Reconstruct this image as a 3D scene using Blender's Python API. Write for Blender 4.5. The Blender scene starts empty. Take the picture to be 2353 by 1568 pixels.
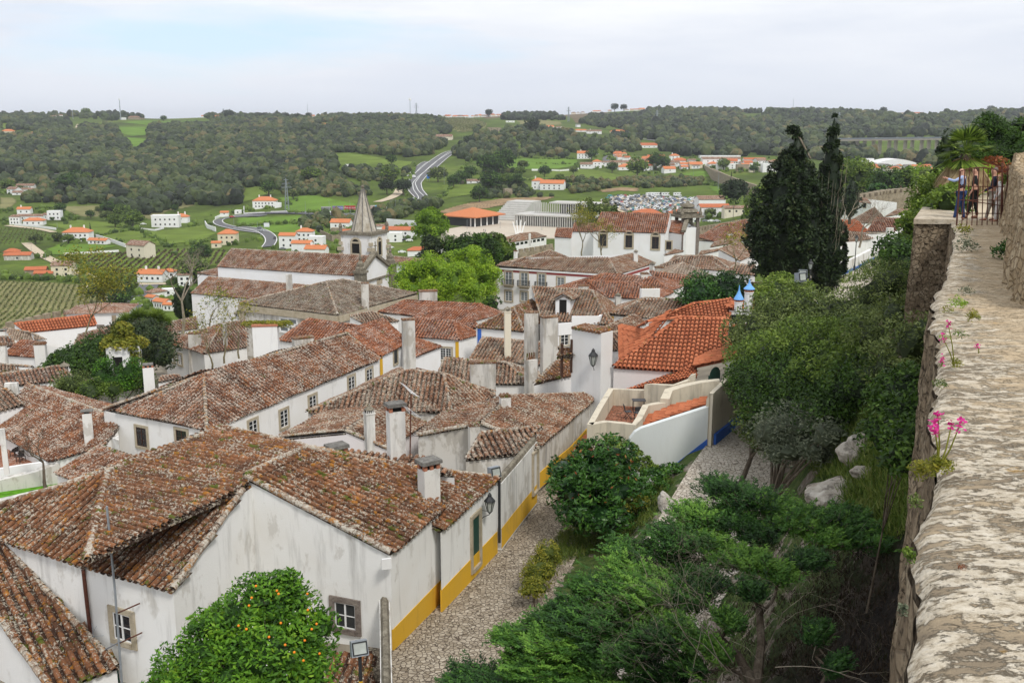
import bpy, math, random
import numpy as np
from mathutils import Vector
rng = np.random.default_rng(11); random.seed(5)
R = math.radians
C = bpy.context.scene.collection
FX = 2287.0; PITCH = R(12.3)
SP, CP = math.sin(PITCH), math.cos(PITCH)
# ---- reading positions off the photograph (rectangles of the photo and the width they were viewed at)
VIEWS = dict(F=(0,0,3884,2352), N=(0,1550,1300,1962), Q=(1000,1450,2300,2351), R=(1200,1900,2200,2276), T=(2000,1400,3000,2351),
 A=(0,1300,600,1568), B=(500,950,1200,1996), K=(1050,1350,1950,2352), D=(1850,950,2550,2195), E=(2550,750,3150,2352), G=(1200,700,1700,1960),
 S=(0,900,1000,2351), M=(800,900,1800,2351), W=(1700,850,2900,2352), H=(0,300,1000,2351), I=(900,300,1900,2351), U=(1800,350,2800,2351),
 X=(2700,350,3884,2350), P=(3384,400,3884,1568), V=(3084,850,3884,1568), Z=(2600,900,3600,1568), O=(1700,1900,3500,2353), L=(3284,1600,3884,951))
def px(v, cx, cy):
 x0, y0, x1, w = VIEWS[v]; s = (x1-x0)/w
 k = 2352/3884
 return (x0+cx*s)*k, (y0+cy*s)*k
def ray(X, Y):
 u = (X-1176)/FX; w = (784-Y)/FX
 return Vector((u, CP+w*SP, -SP+w*CP))
def PZ(v, cx, cy, z):
 d = ray(*px(v, cx, cy)); return d*(z/d.z)
def PY(v, cx, cy, y):
 d = ray(*px(v, cx, cy)); return d*(y/d.y)
def hitplane(d, p0, n):
 return d*(p0.dot(n)/d.dot(n))
def slope_plane(a, b, ang):
 e = (b-a); e.z = 0; e.normalize(); inn = Vector((-e.y, e.x, 0))
 if inn.dot((a+b)/2) < 0: inn = -inn
 up = inn*math.cos(R(ang))+Vector((0,0,math.sin(R(ang))))
 return e.cross(up).normalized()
def pts(v, s):
 P = {}
 for line in s.replace('\n', ';').split(';'):
  t = line.split()
  if not t: continue
  k = t[0]
  if t[1] == '+': P[k] = P[t[2]]+P[t[3]]-P[t[4]]; continue
  if t[1] == '|':                      # mirror of a point over a vertical plane through two others
   a, b, c = P[t[2][0]], P[t[2][1]], P[t[3]]
   e = (b-a); e.z = 0; e.normalize(); q = c-a; q.z = 0
   f = q-e*q.dot(e); P[k] = c-2*f; continue
  if t[1] == 'xyz': P[k] = Vector([float(q) for q in t[2:5]]); continue
  vv = v
  if t[1] in VIEWS: vv = t[1]; t = t[:1]+t[2:]
  cx, cy, sp = float(t[1]), float(t[2]), t[3]
  d = ray(*px(vv, cx, cy)); c = sp[0]
  if c == '~':
   a, b = P[sp[1]], P[sp[2]]; P[k] = hitplane(d, a, slope_plane(a, b, float(sp[3:])))
  elif c == '=': P[k] = d*(P[sp[1]].z/d.z)
  elif c == '@':
   a, b, q = P[sp[1]], P[sp[2]], P[sp[3]]; P[k] = hitplane(d, a, (b-a).cross(q-a))
  elif c == '^':
   a, b = P[sp[1]], P[sp[2]]; e = b-a; P[k] = hitplane(d, a, Vector((-e.y, e.x, 0)))
  elif c == 'y': P[k] = d*(float(sp[1:])/d.y)
  else: P[k] = d*(float(sp)/d.z)
 return P
# ---- mesh builder
class MB:
 def __init__(s): s.v=[]; s.lt=[]; s.li=[]; s.r=[]; s.m=[]; s.n=0
 def add(s, v, f, r=0.5, m=0):
  v = np.asarray(v, dtype=np.float64).reshape(-1,3)
  if isinstance(f, np.ndarray):
   k = f.shape[1]; s.li.append((f+s.n).ravel()); s.lt.append(np.full(len(f), k)); nf = len(f)
  else:
   nf = len(f); s.li.append(np.array([i+s.n for q in f for i in q])); s.lt.append(np.array([len(q) for q in f]))
  s.r.append(np.broadcast_to(np.asarray(r, dtype=np.float32), (nf,)).astype(np.float32) if np.ndim(r)==0 else np.asarray(r, dtype=np.float32))
  s.m.append(np.full(nf, m, dtype=np.int32) if np.ndim(m)==0 else np.asarray(m, dtype=np.int32))
  s.v.append(v); s.n += len(v); return s
 def box(s, x0, y0, z0, x1, y1, z1, r=0.5, m=0):
  v = [(x,y,z) for z in (z0,z1) for y in (y0,y1) for x in (x0,x1)]
  return s.add(v, [(0,2,3,1),(4,5,7,6),(0,1,5,4),(2,6,7,3),(0,4,6,2),(1,3,7,5)], r, m)
 def obox(s, c, sx, sy, sz, ang=0, taper=1.0, r=0.5, m=0):          # centred on its base point c
  ca, sa = math.cos(ang), math.sin(ang); v = []
  for z, k in ((0,1),(sz,taper)):
   for y in (-sy/2*k, sy/2*k):
    for x in (-sx/2*k, sx/2*k): v.append((c[0]+x*ca-y*sa, c[1]+x*sa+y*ca, c[2]+z))
  return s.add(v, [(0,2,3,1),(4,5,7,6),(0,1,5,4),(2,6,7,3),(0,4,6,2),(1,3,7,5)], r, m)
 def prism(s, ring, zb, r=0.5, m=0, cap=True):                       # ring of points with own heights, vertical faces to zb
  n = len(ring); zbs = zb if isinstance(zb, (list,tuple)) else [zb]*n
  v = [tuple(p) for p in ring]+[(p[0],p[1],q) for p, q in zip(ring, zbs)]
  f = [(i, (i+1)%n, (i+1)%n+n, i+n) for i in range(n)]
  if cap: f += [tuple(range(n))[::-1], tuple(range(n, 2*n))]
  return s.add(v, f, r, m)
 def slab(s, poly, t, r=0.5, m=0):                                   # planar polygon thickened along its normal
  a = [Vector(p) for p in poly]; n = Vector((0,0,0))
  for i in range(len(a)): n += a[i].cross(a[(i+1)%len(a)])
  n.normalize(); b = [p+n*t for p in a]; k = len(a)
  return s.add([tuple(p) for p in a+b], [tuple(range(k))[::-1], tuple(range(k,2*k))]+[(i,(i+1)%k,(i+1)%k+k,i+k) for i in range(k)], r, m)
 def tube(s, P, rad, k=6, r=0.5, m=0, close=True):
  P = np.asarray([tuple(p) for p in P], float); n = len(P); rad = np.broadcast_to(rad, (n,))
  t = np.gradient(P, axis=0); t /= np.linalg.norm(t, axis=1)[:,None]+1e-9
  ref = np.array([0,0,1.0]) if abs(t[0][2])<.9 else np.array([1.0,0,0])
  a = np.cross(t, ref); a /= np.linalg.norm(a,axis=1)[:,None]+1e-9; b = np.cross(t, a)
  th = np.arange(k)*2*np.pi/k
  v = P[:,None,:]+rad[:,None,None]*(np.cos(th)[None,:,None]*a[:,None,:]+np.sin(th)[None,:,None]*b[:,None,:])
  f = [(i*k+j, i*k+(j+1)%k, (i+1)*k+(j+1)%k, (i+1)*k+j) for i in range(n-1) for j in range(k)]
  if close: f += [tuple(range(k))[::-1], tuple((n-1)*k+j for j in range(k))]
  return s.add(v, f, r, m)
 def lathe(s, c, prof, k=12, r=0.5, m=0, rot=0, sx=1, sy=1):
  th = np.arange(k)*2*np.pi/k+rot; n = len(prof)
  v = [(c[0]+q*math.cos(t)*sx, c[1]+q*math.sin(t)*sy, c[2]+z) for q, z in prof for t in th]
  f = [(i*k+j, i*k+(j+1)%k, (i+1)*k+(j+1)%k, (i+1)*k+j) for i in range(n-1) for j in range(k)]
  f += [tuple(range(k))[::-1], tuple((n-1)*k+j for j in range(k))]
  return s.add(v, f, r, m)
 def merge(s, o):
  for v,lt,li,r,m in zip(o.v,o.lt,o.li,o.r,o.m):
   pass
  off = s.n
  s.v += o.v; s.lt += o.lt; s.li += [q+off for q in o.li]; s.r += o.r; s.m += o.m; s.n += o.n; return s
 def mesh(s, name, off=(0,0,0), smooth=False):
  v = np.concatenate(s.v)-np.array(tuple(off)); lt = np.concatenate(s.lt).astype(np.int32); li = np.concatenate(s.li).astype(np.int32)
  me = bpy.data.meshes.new(name); me.vertices.add(len(v)); me.vertices.foreach_set('co', v.astype(np.float32).ravel())
  me.loops.add(len(li)); me.loops.foreach_set('vertex_index', li)
  me.polygons.add(len(lt)); st = np.zeros(len(lt), np.int32); st[1:] = np.cumsum(lt)[:-1]
  me.polygons.foreach_set('loop_start', st)
  me.polygons.foreach_set('material_index', np.concatenate(s.m))
  a = me.attributes.new('rnd', 'FLOAT', 'FACE'); a.data.foreach_set('value', np.concatenate(s.r))
  me.update(calc_edges=True); me.validate()
  me.polygons.foreach_set('use_smooth', np.full(len(me.polygons), bool(smooth)))
  return me
 def build(s, name, m, parent=None, smooth=False, origin=None):
  if not s.v: return None
  if parent is not None: off = world_loc(parent)
  elif origin is not None: off = origin
  else:
   v = np.concatenate(s.v); off = ((v[:,0].min()+v[:,0].max())/2, (v[:,1].min()+v[:,1].max())/2, v[:,2].min())
  me = s.mesh(name, off, smooth)
  for q in (m if isinstance(m, (list,tuple)) else [m]): me.materials.append(q)
  o = bpy.data.objects.new(name, me); C.objects.link(o)
  if parent is not None: o.parent = parent
  else: o.location = off
  return o
def world_loc(o):
 l = Vector((0,0,0))
 while o is not None: l = l+o.location; o = o.parent
 return l
def tag(o, label=None, cat=None, group=None, kind=None):
 if label: o['label'] = label
 if cat: o['category'] = cat
 if group: o['group'] = group
 if kind: o['kind'] = kind
 return o
def thing(name, label, cat, loc, group=None):
 o = bpy.data.objects.new(name, None); o.empty_display_size = .3; C.objects.link(o); o.location = tuple(loc)
 return tag(o, label, cat, group)
def dup(o, loc, rz=0, sc=1, label=None, group=None, keep=False):
 r = o.copy(); C.objects.link(r); r.location = tuple(loc); r.rotation_euler = (0,0,rz)
 r.scale = (sc,sc,sc) if np.ndim(sc)==0 else sc
 if label: r['label'] = label
 if group: r['group'] = group
 for ch in list(o.children):
  c = ch.copy(); C.objects.link(c); c.parent = r
  for g in ch.children: d = g.copy(); C.objects.link(d); d.parent = c
 return r
# ---- materials
class NT:
 def __init__(s, name):
  s.mat = bpy.data.materials.new(name); s.mat.use_nodes = True; s.t = s.mat.node_tree; s.t.nodes.clear()
  s.out = s.t.nodes.new('ShaderNodeOutputMaterial')
  s.co = s.t.nodes.new('ShaderNodeTexCoord').outputs['Object']
 def n(s, ty, **kw):
  q = s.t.nodes.new(ty)
  for k, v in kw.items():
   if k.startswith('_'): setattr(q, k[1:], v)
   else:
    key = int(k[1:]) if k[0]=='i' and k[1:].isdigit() else k.replace('_', ' ')
    s.set(q.inputs[key], v)
  return q
 def set(s, inp, v):
  if isinstance(v, bpy.types.NodeSocket): s.t.links.new(v, inp)
  elif isinstance(v, tuple) and len(v)==3 and inp.type=='RGBA': inp.default_value = (*v,1)
  else: inp.default_value = v
 def vec(s, sc):
  if sc is None: return s.co
  return s.n('ShaderNodeVectorMath', _operation='MULTIPLY', i0=s.co, i1=sc).outputs[0]
 def noise(s, scale, detail=4, rough=.55, st=None, w=0):
  q = s.n('ShaderNodeTexNoise', Vector=s.vec(st), Scale=scale, Detail=float(detail), Roughness=rough); return q.outputs['Fac']
 def ramp(s, f, stops):
  q = s.t.nodes.new('ShaderNodeValToRGB'); s.t.links.new(f, q.inputs[0]); e = q.color_ramp.elements
  while len(e) < len(stops): e.new(.5)
  for i, (p, c) in enumerate(stops):
   e[i].position = p; e[i].color = (c,c,c,1) if isinstance(c,(int,float)) else (*c,1)
  return q.outputs[0]
 def thr(s, f, a, b):
  q = s.n('ShaderNodeMapRange', Value=f); q.inputs[1].default_value=a; q.inputs[2].default_value=b; return q.outputs[0]
 def mix(s, f, a, b, mode='MIX'):
  q = s.t.nodes.new('ShaderNodeMix'); q.data_type='RGBA'; q.blend_type=mode
  s.set(q.inputs[0], f); s.set(q.inputs[6], a); s.set(q.inputs[7], b); return q.outputs[2]
 def mul(s, a, b): return s.n('ShaderNodeMath', _operation='MULTIPLY', i0=a, i1=b).outputs[0]
 def add(s, a, b): return s.n('ShaderNodeMath', _operation='ADD', i0=a, i1=b).outputs[0]
 def attr(s, name='rnd'): return s.n('ShaderNodeAttribute', _attribute_name=name).outputs['Fac']
 def bump(s, h, st=.5, d=.05): return s.n('ShaderNodeBump', Height=h, Strength=st, Distance=d).outputs[0]
 def end(s, col, rough=.9, normal=None, spec=.25, metal=0, transl=0):
  b = s.n('ShaderNodeBsdfPrincipled', Base_Color=col, Roughness=rough, Metallic=metal)
  b.inputs['Specular IOR Level'].default_value = spec
  if normal is not None: s.t.links.new(normal, b.inputs['Normal'])
  sh = b.outputs[0]
  if transl:
   tr = s.n('ShaderNodeBsdfTranslucent', Color=col)
   mx = s.t.nodes.new('ShaderNodeMixShader'); mx.inputs[0].default_value = transl
   s.t.links.new(sh, mx.inputs[1]); s.t.links.new(tr.outputs[0], mx.inputs[2]); sh = mx.outputs[0]
  s.t.links.new(sh, s.out.inputs[0]); return s.mat
def flat(name, col, rough=.7, spec=.3, metal=0, var=.15, sc=3.0):
 t = NT(name); c = t.mix(t.thr(t.noise(sc,5), .3, .7), tuple(q*(1-var) for q in col), tuple(min(1,q*(1+var)) for q in col))
 return t.end(c, rough, None, spec, metal)
def plaster(name, col=(.78,.77,.75), dirt=(.22,.21,.19), amt=.5, warm=(.62,.56,.46), sc=1.0, speck=.5):
 t = NT(name)
 c = t.mix(t.thr(t.noise(.35*sc,5,.6), .42,.75), col, tuple(a*.72+b*.28 for a,b in zip(col,warm)))
 st = t.thr(t.noise(1.6*sc,5,.62,(1,1,.13)), .60-.06*amt, .80)
 c = t.mix(t.mul(st, .55*amt), c, dirt)
 pt = t.thr(t.noise(.9*sc,7,.68,(1,1,.55)), .66-.09*amt, .70-.09*amt+.02)
 c = t.mix(t.mul(pt, .35*amt), c, tuple(.5*a+.5*b for a,b in zip(dirt,warm)))
 sp = t.thr(t.noise(9*sc,3,.7), .70, .76); c = t.mix(t.mul(sp, speck*amt), c, dirt)
 return t.end(c, .9, t.bump(t.noise(14,5,.6), .25, .03), .15)
def roofmat(name, ramp, lich=.5, lich_c=(.52,.50,.45), orange=.15, moss=.1, dark=.4, fine=1.0):
 t = NT(name); a = t.attr()
 c = t.ramp(a, ramp)
 c = t.mix(t.mul(t.thr(t.noise(.55,4,.6), .40,.66), dark), c, (.045,.032,.026))
 c = t.mix(t.mul(t.thr(t.noise(6*fine,4,.7), .45,.62), dark), c, (.060,.036,.028))
 if lich:
  big = t.thr(t.noise(.8,3,.6), .35,.65)
  f = t.thr(t.add(t.noise(9*fine,4,.75), t.mul(big,.10)), .60-.07*lich,.655-.06*lich); c = t.mix(t.mul(f,.85), c, lich_c)
 if orange:
  f = t.thr(t.add(t.noise(2.2,5,.7), t.mul(t.noise(11,3,.7),.25)), .80-.16*orange,.86-.16*orange); c = t.mix(t.mul(f,.8), c, (.36,.15,.022))
 if moss:
  f = t.thr(t.add(t.noise(1.3,4,.7), t.mul(t.noise(13,3,.7),.3)), .82-.14*moss,.86-.14*moss); c = t.mix(f, c, (.085,.10,.018))
 return t.end(c, .93, t.bump(t.noise(30,4,.7), .5, .02), .12)
def leafmat(name, cs, rough=.6, transl=.25, spec=.3):
 t = NT(name); f = t.attr(); n = len(cs)
 return t.end(t.ramp(f, [(i/(n-1), c) for i, c in enumerate(cs)]), rough, None, spec, 0, transl)
def stonemat(name, cs, sc=3.0, dark=.5, mortar=(.2,.17,.13), cells=True, st=(1,1,1)):
 t = NT(name); c = t.ramp(t.noise(sc*.6,6,.65,st), [(.28,cs[0]),(.5,cs[1]),(.72,cs[2])])
 h = t.noise(sc*3,6,.7,st)
 if cells:
  vo = t.n('ShaderNodeTexVoronoi', Vector=t.vec(st), Scale=sc, _feature='DISTANCE_TO_EDGE').outputs[0]
  vc = t.n('ShaderNodeTexVoronoi', Vector=t.vec(st), Scale=sc);
  c = t.mix(.45, c, t.ramp(t.n('ShaderNodeSeparateColor', Color=vc.outputs['Color']).outputs[0], [(0,cs[0]),(.5,cs[1]),(1,cs[2])]))
  e = t.thr(vo, .02,.09); c = t.mix(e, mortar, c); h = t.add(h, e)
 c = t.mix(t.mul(t.thr(t.noise(sc*1.7,6,.72,st), .5,.62), dark), c, tuple(q*.25 for q in cs[0]))
 return t.end(c, .95, t.bump(h, .8, .06), .1)
# ---- camera, light, sky
def setup():
 S = bpy.context.scene
 cam = bpy.data.cameras.new('camera'); co = bpy.data.objects.new('camera', cam); C.objects.link(co)
 cam.sensor_width = 36; cam.lens = 36*FX/2352; cam.clip_start = .1; cam.clip_end = 30000
 co.rotation_euler = (R(90)-PITCH, 0, 0); S.camera = co
 S.view_settings.view_transform = 'Standard'; S.view_settings.look = 'None'; S.view_settings.exposure = .15; S.view_settings.gamma = 1
 sun = bpy.data.lights.new('sun', 'SUN'); sun.energy = 2.1; sun.angle = R(11); sun.color = (1,.96,.9)
 el, az = R(52), R(150)       # high, behind the camera to the right
 so = bpy.data.objects.new('sun', sun); C.objects.link(so)
 d = Vector((math.sin(az)*math.cos(el), math.cos(az)*math.cos(el), math.sin(el)))
 so.rotation_euler = d.to_track_quat('Z','Y').to_euler()
 w = bpy.data.worlds.new('World'); S.world = w; w.use_nodes = True; t = w.node_tree; t.nodes.clear()
 out = t.nodes.new('ShaderNodeOutputWorld'); bg = t.nodes.new('ShaderNodeBackground'); t.links.new(bg.outputs[0], out.inputs[0])
 sky = t.nodes.new('ShaderNodeTexSky'); sky.sky_type='NISHITA'; sky.sun_disc=False; sky.sun_elevation=el; sky.sun_rotation=az; sky.ozone_density=2.5
 tc = t.nodes.new('ShaderNodeTexCoord')
 def nd(ty, **k):
  q = t.nodes.new(ty)
  for a, b in k.items():
   if a[0]=='_': setattr(q, a[1:], b)
   elif isinstance(b, bpy.types.NodeSocket): t.links.new(b, q.inputs[int(a[1:]) if a[1:].isdigit() else a])
   else: q.inputs[int(a[1:]) if a[1:].isdigit() else a].default_value = b
  return q
 sep = nd('ShaderNodeSeparateXYZ', i0=tc.outputs['Generated'])
 st = nd('ShaderNodeVectorMath', _operation='MULTIPLY', i0=tc.outputs['Generated'], i1=(1.6,1.6,11.0))
 n1 = nd('ShaderNodeTexNoise', Vector=st.outputs[0], Scale=2.0, Detail=7.0, Roughness=.55)
 st2 = nd('ShaderNodeVectorMath', _operation='MULTIPLY', i0=tc.outputs['Generated'], i1=(1,1,6.0))
 n2 = nd('ShaderNodeTexNoise', Vector=st2.outputs[0], Scale=2.6, Detail=8.0, Roughness=.56)
 cr = nd('ShaderNodeValToRGB', i0=n2.outputs['Fac']); e = cr.color_ramp.elements
 e[0].position=.30; e[0].color=(5.9,6.4,7.3,1); e[1].position=.62; e[1].color=(8.7,8.8,8.9,1)
 # a lower, greyer cloud deck towards the horizon
 hz = nd('ShaderNodeMapRange', Value=sep.outputs[2]); hz.inputs[1].default_value=0.0; hz.inputs[2].default_value=.16
 m0 = nd('ShaderNodeMix', _data_type='RGBA'); t.links.new(hz.outputs[0], m0.inputs[0]); m0.inputs[6].default_value=(6.2,6.55,7.3,1); t.links.new(cr.outputs[0], m0.inputs[7])
 # one opening in the clouds (a direction on the sky) broken up by noise
 dirv = ray(420,105).normalized()
 dv = nd('ShaderNodeVectorMath', _operation='SUBTRACT', i0=tc.outputs['Generated'], i1=tuple(dirv))
 dm = nd('ShaderNodeVectorMath', _operation='MULTIPLY', i0=dv.outputs[0], i1=(5.2,5.2,36.0))
 ln = nd('ShaderNodeVectorMath', _operation='LENGTH', i0=dm.outputs[0])
 ad = nd('ShaderNodeMath', _operation='MULTIPLY_ADD', i0=n1.outputs['Fac'], i1=-3.2, i2=ln.outputs['Value'])
 ho = nd('ShaderNodeMapRange', Value=ad.outputs[0]); ho.inputs[1].default_value=-.35; ho.inputs[2].default_value=-1.2
 ms = nd('ShaderNodeMath', _operation='MULTIPLY', i0=ho.outputs[0], i1=.9)
 sk = nd('ShaderNodeMix', _data_type='RGBA', _blend_type='MIX'); sk.inputs[0].default_value=.5; t.links.new(sky.outputs[0], sk.inputs[6]); sk.inputs[7].default_value=(6.5,8.3,10.5,1)
 mx = nd('ShaderNodeMix', _data_type='RGBA'); t.links.new(ms.outputs[0], mx.inputs[0]); t.links.new(m0.outputs[2], mx.inputs[6]); t.links.new(sk.outputs[2], mx.inputs[7])
 t.links.new(mx.outputs[2], bg.inputs[0]); bg.inputs[1].default_value = .115
setup()
# ---- tiled roofs
def newell(P):
 n = Vector((0,0,0))
 for i in range(len(P)): n += P[i].cross(P[(i+1)%len(P)])
 return n.normalized()
def roof_plane(mb, P, ud=None, pitch=.25, tl=.42, lod=0, sag=.06, wob=1.0, over=.14):
 P = [Vector(p) for p in P]; n = newell(P)
 if n.z < 0: n = -n
 cc = sum(P,Vector())/len(P); P = [p-n*(p-cc).dot(n) for p in P]
 e = (ud if ud is not None else P[1]-P[0]); e = (e-n*e.dot(n)).normalized()
 v = n.cross(e).normalized()
 if v.z < 0: v = -v; e = -e
 o = P[0]; L = [((p-o).dot(e), (p-o).dot(v)) for p in P]
 us = [q[0] for q in L]; u0, u1 = min(us), max(us); nr = max(1, int(round((u1-u0)/pitch))); pw = (u1-u0)/nr
 iv = []
 for i in range(nr):
  u = u0+(i+.5)*pw; xs = []
  for k in range(len(L)):
   a, b = L[k], L[(k+1)%len(L)]
   if (a[0]-u)*(b[0]-u) < 0: xs.append(a[1]+(b[1]-a[1])*(u-a[0])/(b[0]-a[0]))
  if len(xs) >= 2 and max(xs)-min(xs) > .1: iv.append((u, min(xs), max(xs)))
 if not iv: return
 U=[];V0=[];V1=[];
 for u, a, b in iv:
  a -= over; k = max(1, int(round((b-a)/tl))); t = (b-a)/k
  for j in range(k): U.append(u); V0.append(a+j*t); V1.append(a+(j+1)*t)
 U=np.array(U);V0=np.array(V0);V1=np.array(V1); N=len(U)
 E,Vv,Nn,O = [np.array(tuple(q)) for q in (e,v,n,o)]
 f1,f2,f3 = rng.uniform(.3,.7,3)
 ph = rng.uniform(0,6,4)
 def sg(u, w): return sag*(np.sin(u*f1+ph[0])*np.cos(w*f2+ph[1])+.6*np.sin(u*1.3+w*.9*f3+ph[2]))
 rowj = {}
 jit = rng.normal(0,1,(N,4))
 if lod == 0: th = np.linspace(0,np.pi,6)
 elif lod == 1: th = np.linspace(0,np.pi,5)
 else: th = np.array([0,np.pi*.33,np.pi*.67,np.pi])
 m = len(th); cov = pw*.345
 def strip(uc, w0, w1, r0, r1, lift0, lift1, conv, rr):
  # arch across u at both ends
  out = []
  for w, rad, lf, sk in ((w0, r0, lift0, -1), (w1, r1, lift1, 1)):
   uu = uc[:,None]+rad*np.cos(th)[None,:]*(-1)+(jit[:,0]*.010*wob)[:,None]*sk
   if conv: hh = rad*np.sin(th)[None,:]*.98+lf
   else: hh = -rad*np.sin(th)[None,:]*.55+lf
   ww = np.repeat(w[:,None], m, 1)
   hh = hh+sg(uu, ww)+ (jit[:,1]*.006*wob)[:,None]
   out.append(O+uu[...,None]*E+ww[...,None]*Vv+hh[...,None]*Nn)
  v = np.stack(out, 1).reshape(-1,3)    # N,2,m
  b = np.arange(N)[:,None]*2*m; q = np.arange(m-1)[None,:]
  f = np.stack([b+q, b+q+1, b+m+q+1, b+m+q], -1).reshape(-1,4)
  mb.add(v, f, np.repeat(rr, m-1))
 rowt = np.sin(U*37.7)*.5+.5; rr = np.clip(.18+.5*rng.beta(2,2,N)+.25*rowt*rng.uniform(.6,1,N),0,1); ov = .05
 nw = wob < 1
 strip(U, V0-ov+jit[:,2]*.012*wob, V1, cov*(1.16 if nw else 1.0), cov*.88, .095 if nw else .085, .02 if nw else .045, True, rr)
 if lod < 2:
  rc = np.clip(np.where(rng.uniform(0,1,N)<(.16 if lod==0 else .03),rng.uniform(.35,.8,N),rng.uniform(0,.10,N)),0,1)
  strip(U+pw/2, V0-ov, V1, cov*.95, cov*.95, .045, .03, False, rc)
 # solid deck under the tiles
 mb.slab([p-n*.16 for p in P], .10, .05)
def ridge_row(mb, a, b, rad=.13, tl=.42, lift=.05):
 a, b = Vector(a), Vector(b); L = (b-a).length
 if L < .3: return
 d = (b-a)/L; s = Vector((d.y,-d.x,0)).normalized(); up = s.cross(d)
 if up.z < 0: up = -up
 k = max(1, round(L/tl)); th = np.linspace(-.35, np.pi+.35, 7)
 for i in range(k):
  r0, r1 = rad*1.08, rad*.92; q = a+d*(L*i/k-.03); w = a+d*(L*(i+1)/k)
  j = random.gauss(0,.012)
  v = []
  for c, r, l in ((q, r0, lift), (w, r1, lift-.03)):
   for t in th: v.append(tuple(c+s*(math.cos(t)*r+j)+up*(math.sin(t)*r+l)))
  mb.add(v, [(t, t+1, t+8, t+7) for t in range(6)], random.betavariate(2,2))
STY = {}
class House: pass
def house(name, label, v, style, zg, spec, planes, ring='', hips=None, cat='house', wallm=None, lod=None, group=None, verge=True, sag=None, rings=None, pitch=.25):
 P = pts(v, spec); h = House(); h.P = P; h.v = v
 c = sum((P[k] for k in P), Vector())/len(P)
 h.root = thing(name, label, cat, (c.x, c.y, zg), group); h.planes = []
 dist = c.length
 if lod is None: lod = 0 if dist < 70 else (1 if dist < 130 else 2)
 mb = MB(); rg = MB(); edges = {}
 if pitch == .25: pitch = .36 if dist < 130 else .40
 if dist > 230: pitch = .5
 for s in planes.split():
  q, *u = s.split('/'); poly = [P[k] for k in q]
  ud = (P[u[0][1]]-P[u[0][0]]) if u else None
  roof_plane(mb, poly, ud, pitch, .50 if dist<130 else .7, lod, sag if sag is not None else (.05 if style not in ('orange','new') else .015), 1.0 if style not in ('orange','new') else .25)
  h.planes.append((poly, newell(poly)))
  for i in range(len(q)):
   k = frozenset((q[i], q[(i+1)%len(q)])); edges.setdefault(k, []).append(i)
 rf = mb.build('roof', STY[style], h.root)
 if hips is None:
  hips = []
  for k, l in edges.items():
   if len(k) == 2:
    a, b = tuple(k)
    if len(l) > 1: hips.append((a, b, .14))
    elif verge and l[0] != 0: hips.append((a, b, .11))
 else: hips = [(q[0], q[1], .14) for q in hips]
 for a, b, r in hips:
  p, q = P[a], P[b]
  if p.z > q.z: p, q = q, p
  ridge_row(rg, p, q, r if dist < 140 else r*1.15, .42 if dist < 130 else .9)
  if dist < 75 and rg.v: rg.build('ridge_tiles', STY.get(style+'_ridge', STY[style]), rf); rg = MB()
 if rg.v: rg.build('ridge_tiles', STY.get(style+'_ridge', STY[style]), rf)
 h.walls = []
 wm = wallm or STY['plaster']
 for rs in ([ring] if ring else [])+(rings or []):
  w = MB(); w.prism([P[k]-Vector((0,0,.14)) for k in rs], zg, cap=False); h.walls.append(w.build('wall', wm, h.root))
 return h
def on_roof(h, v, cx, cy):
 d = ray(*px(v, cx, cy)); best = None
 for poly, n in h.planes:
  p = hitplane(d, poly[0], n)
  if p.y < 0: continue
  m = newell(poly); sgn = None; ok = True
  for i in range(len(poly)):
   a, b = poly[i], poly[(i+1)%len(poly)]
   s = (b-a).cross(p-a).dot(m)
   if sgn is None: sgn = s > 0
   elif (s > 0) != sgn and abs(s) > .3: ok = False; break
  if ok and (best is None or p.y < best.y): best = p
 return best
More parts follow.
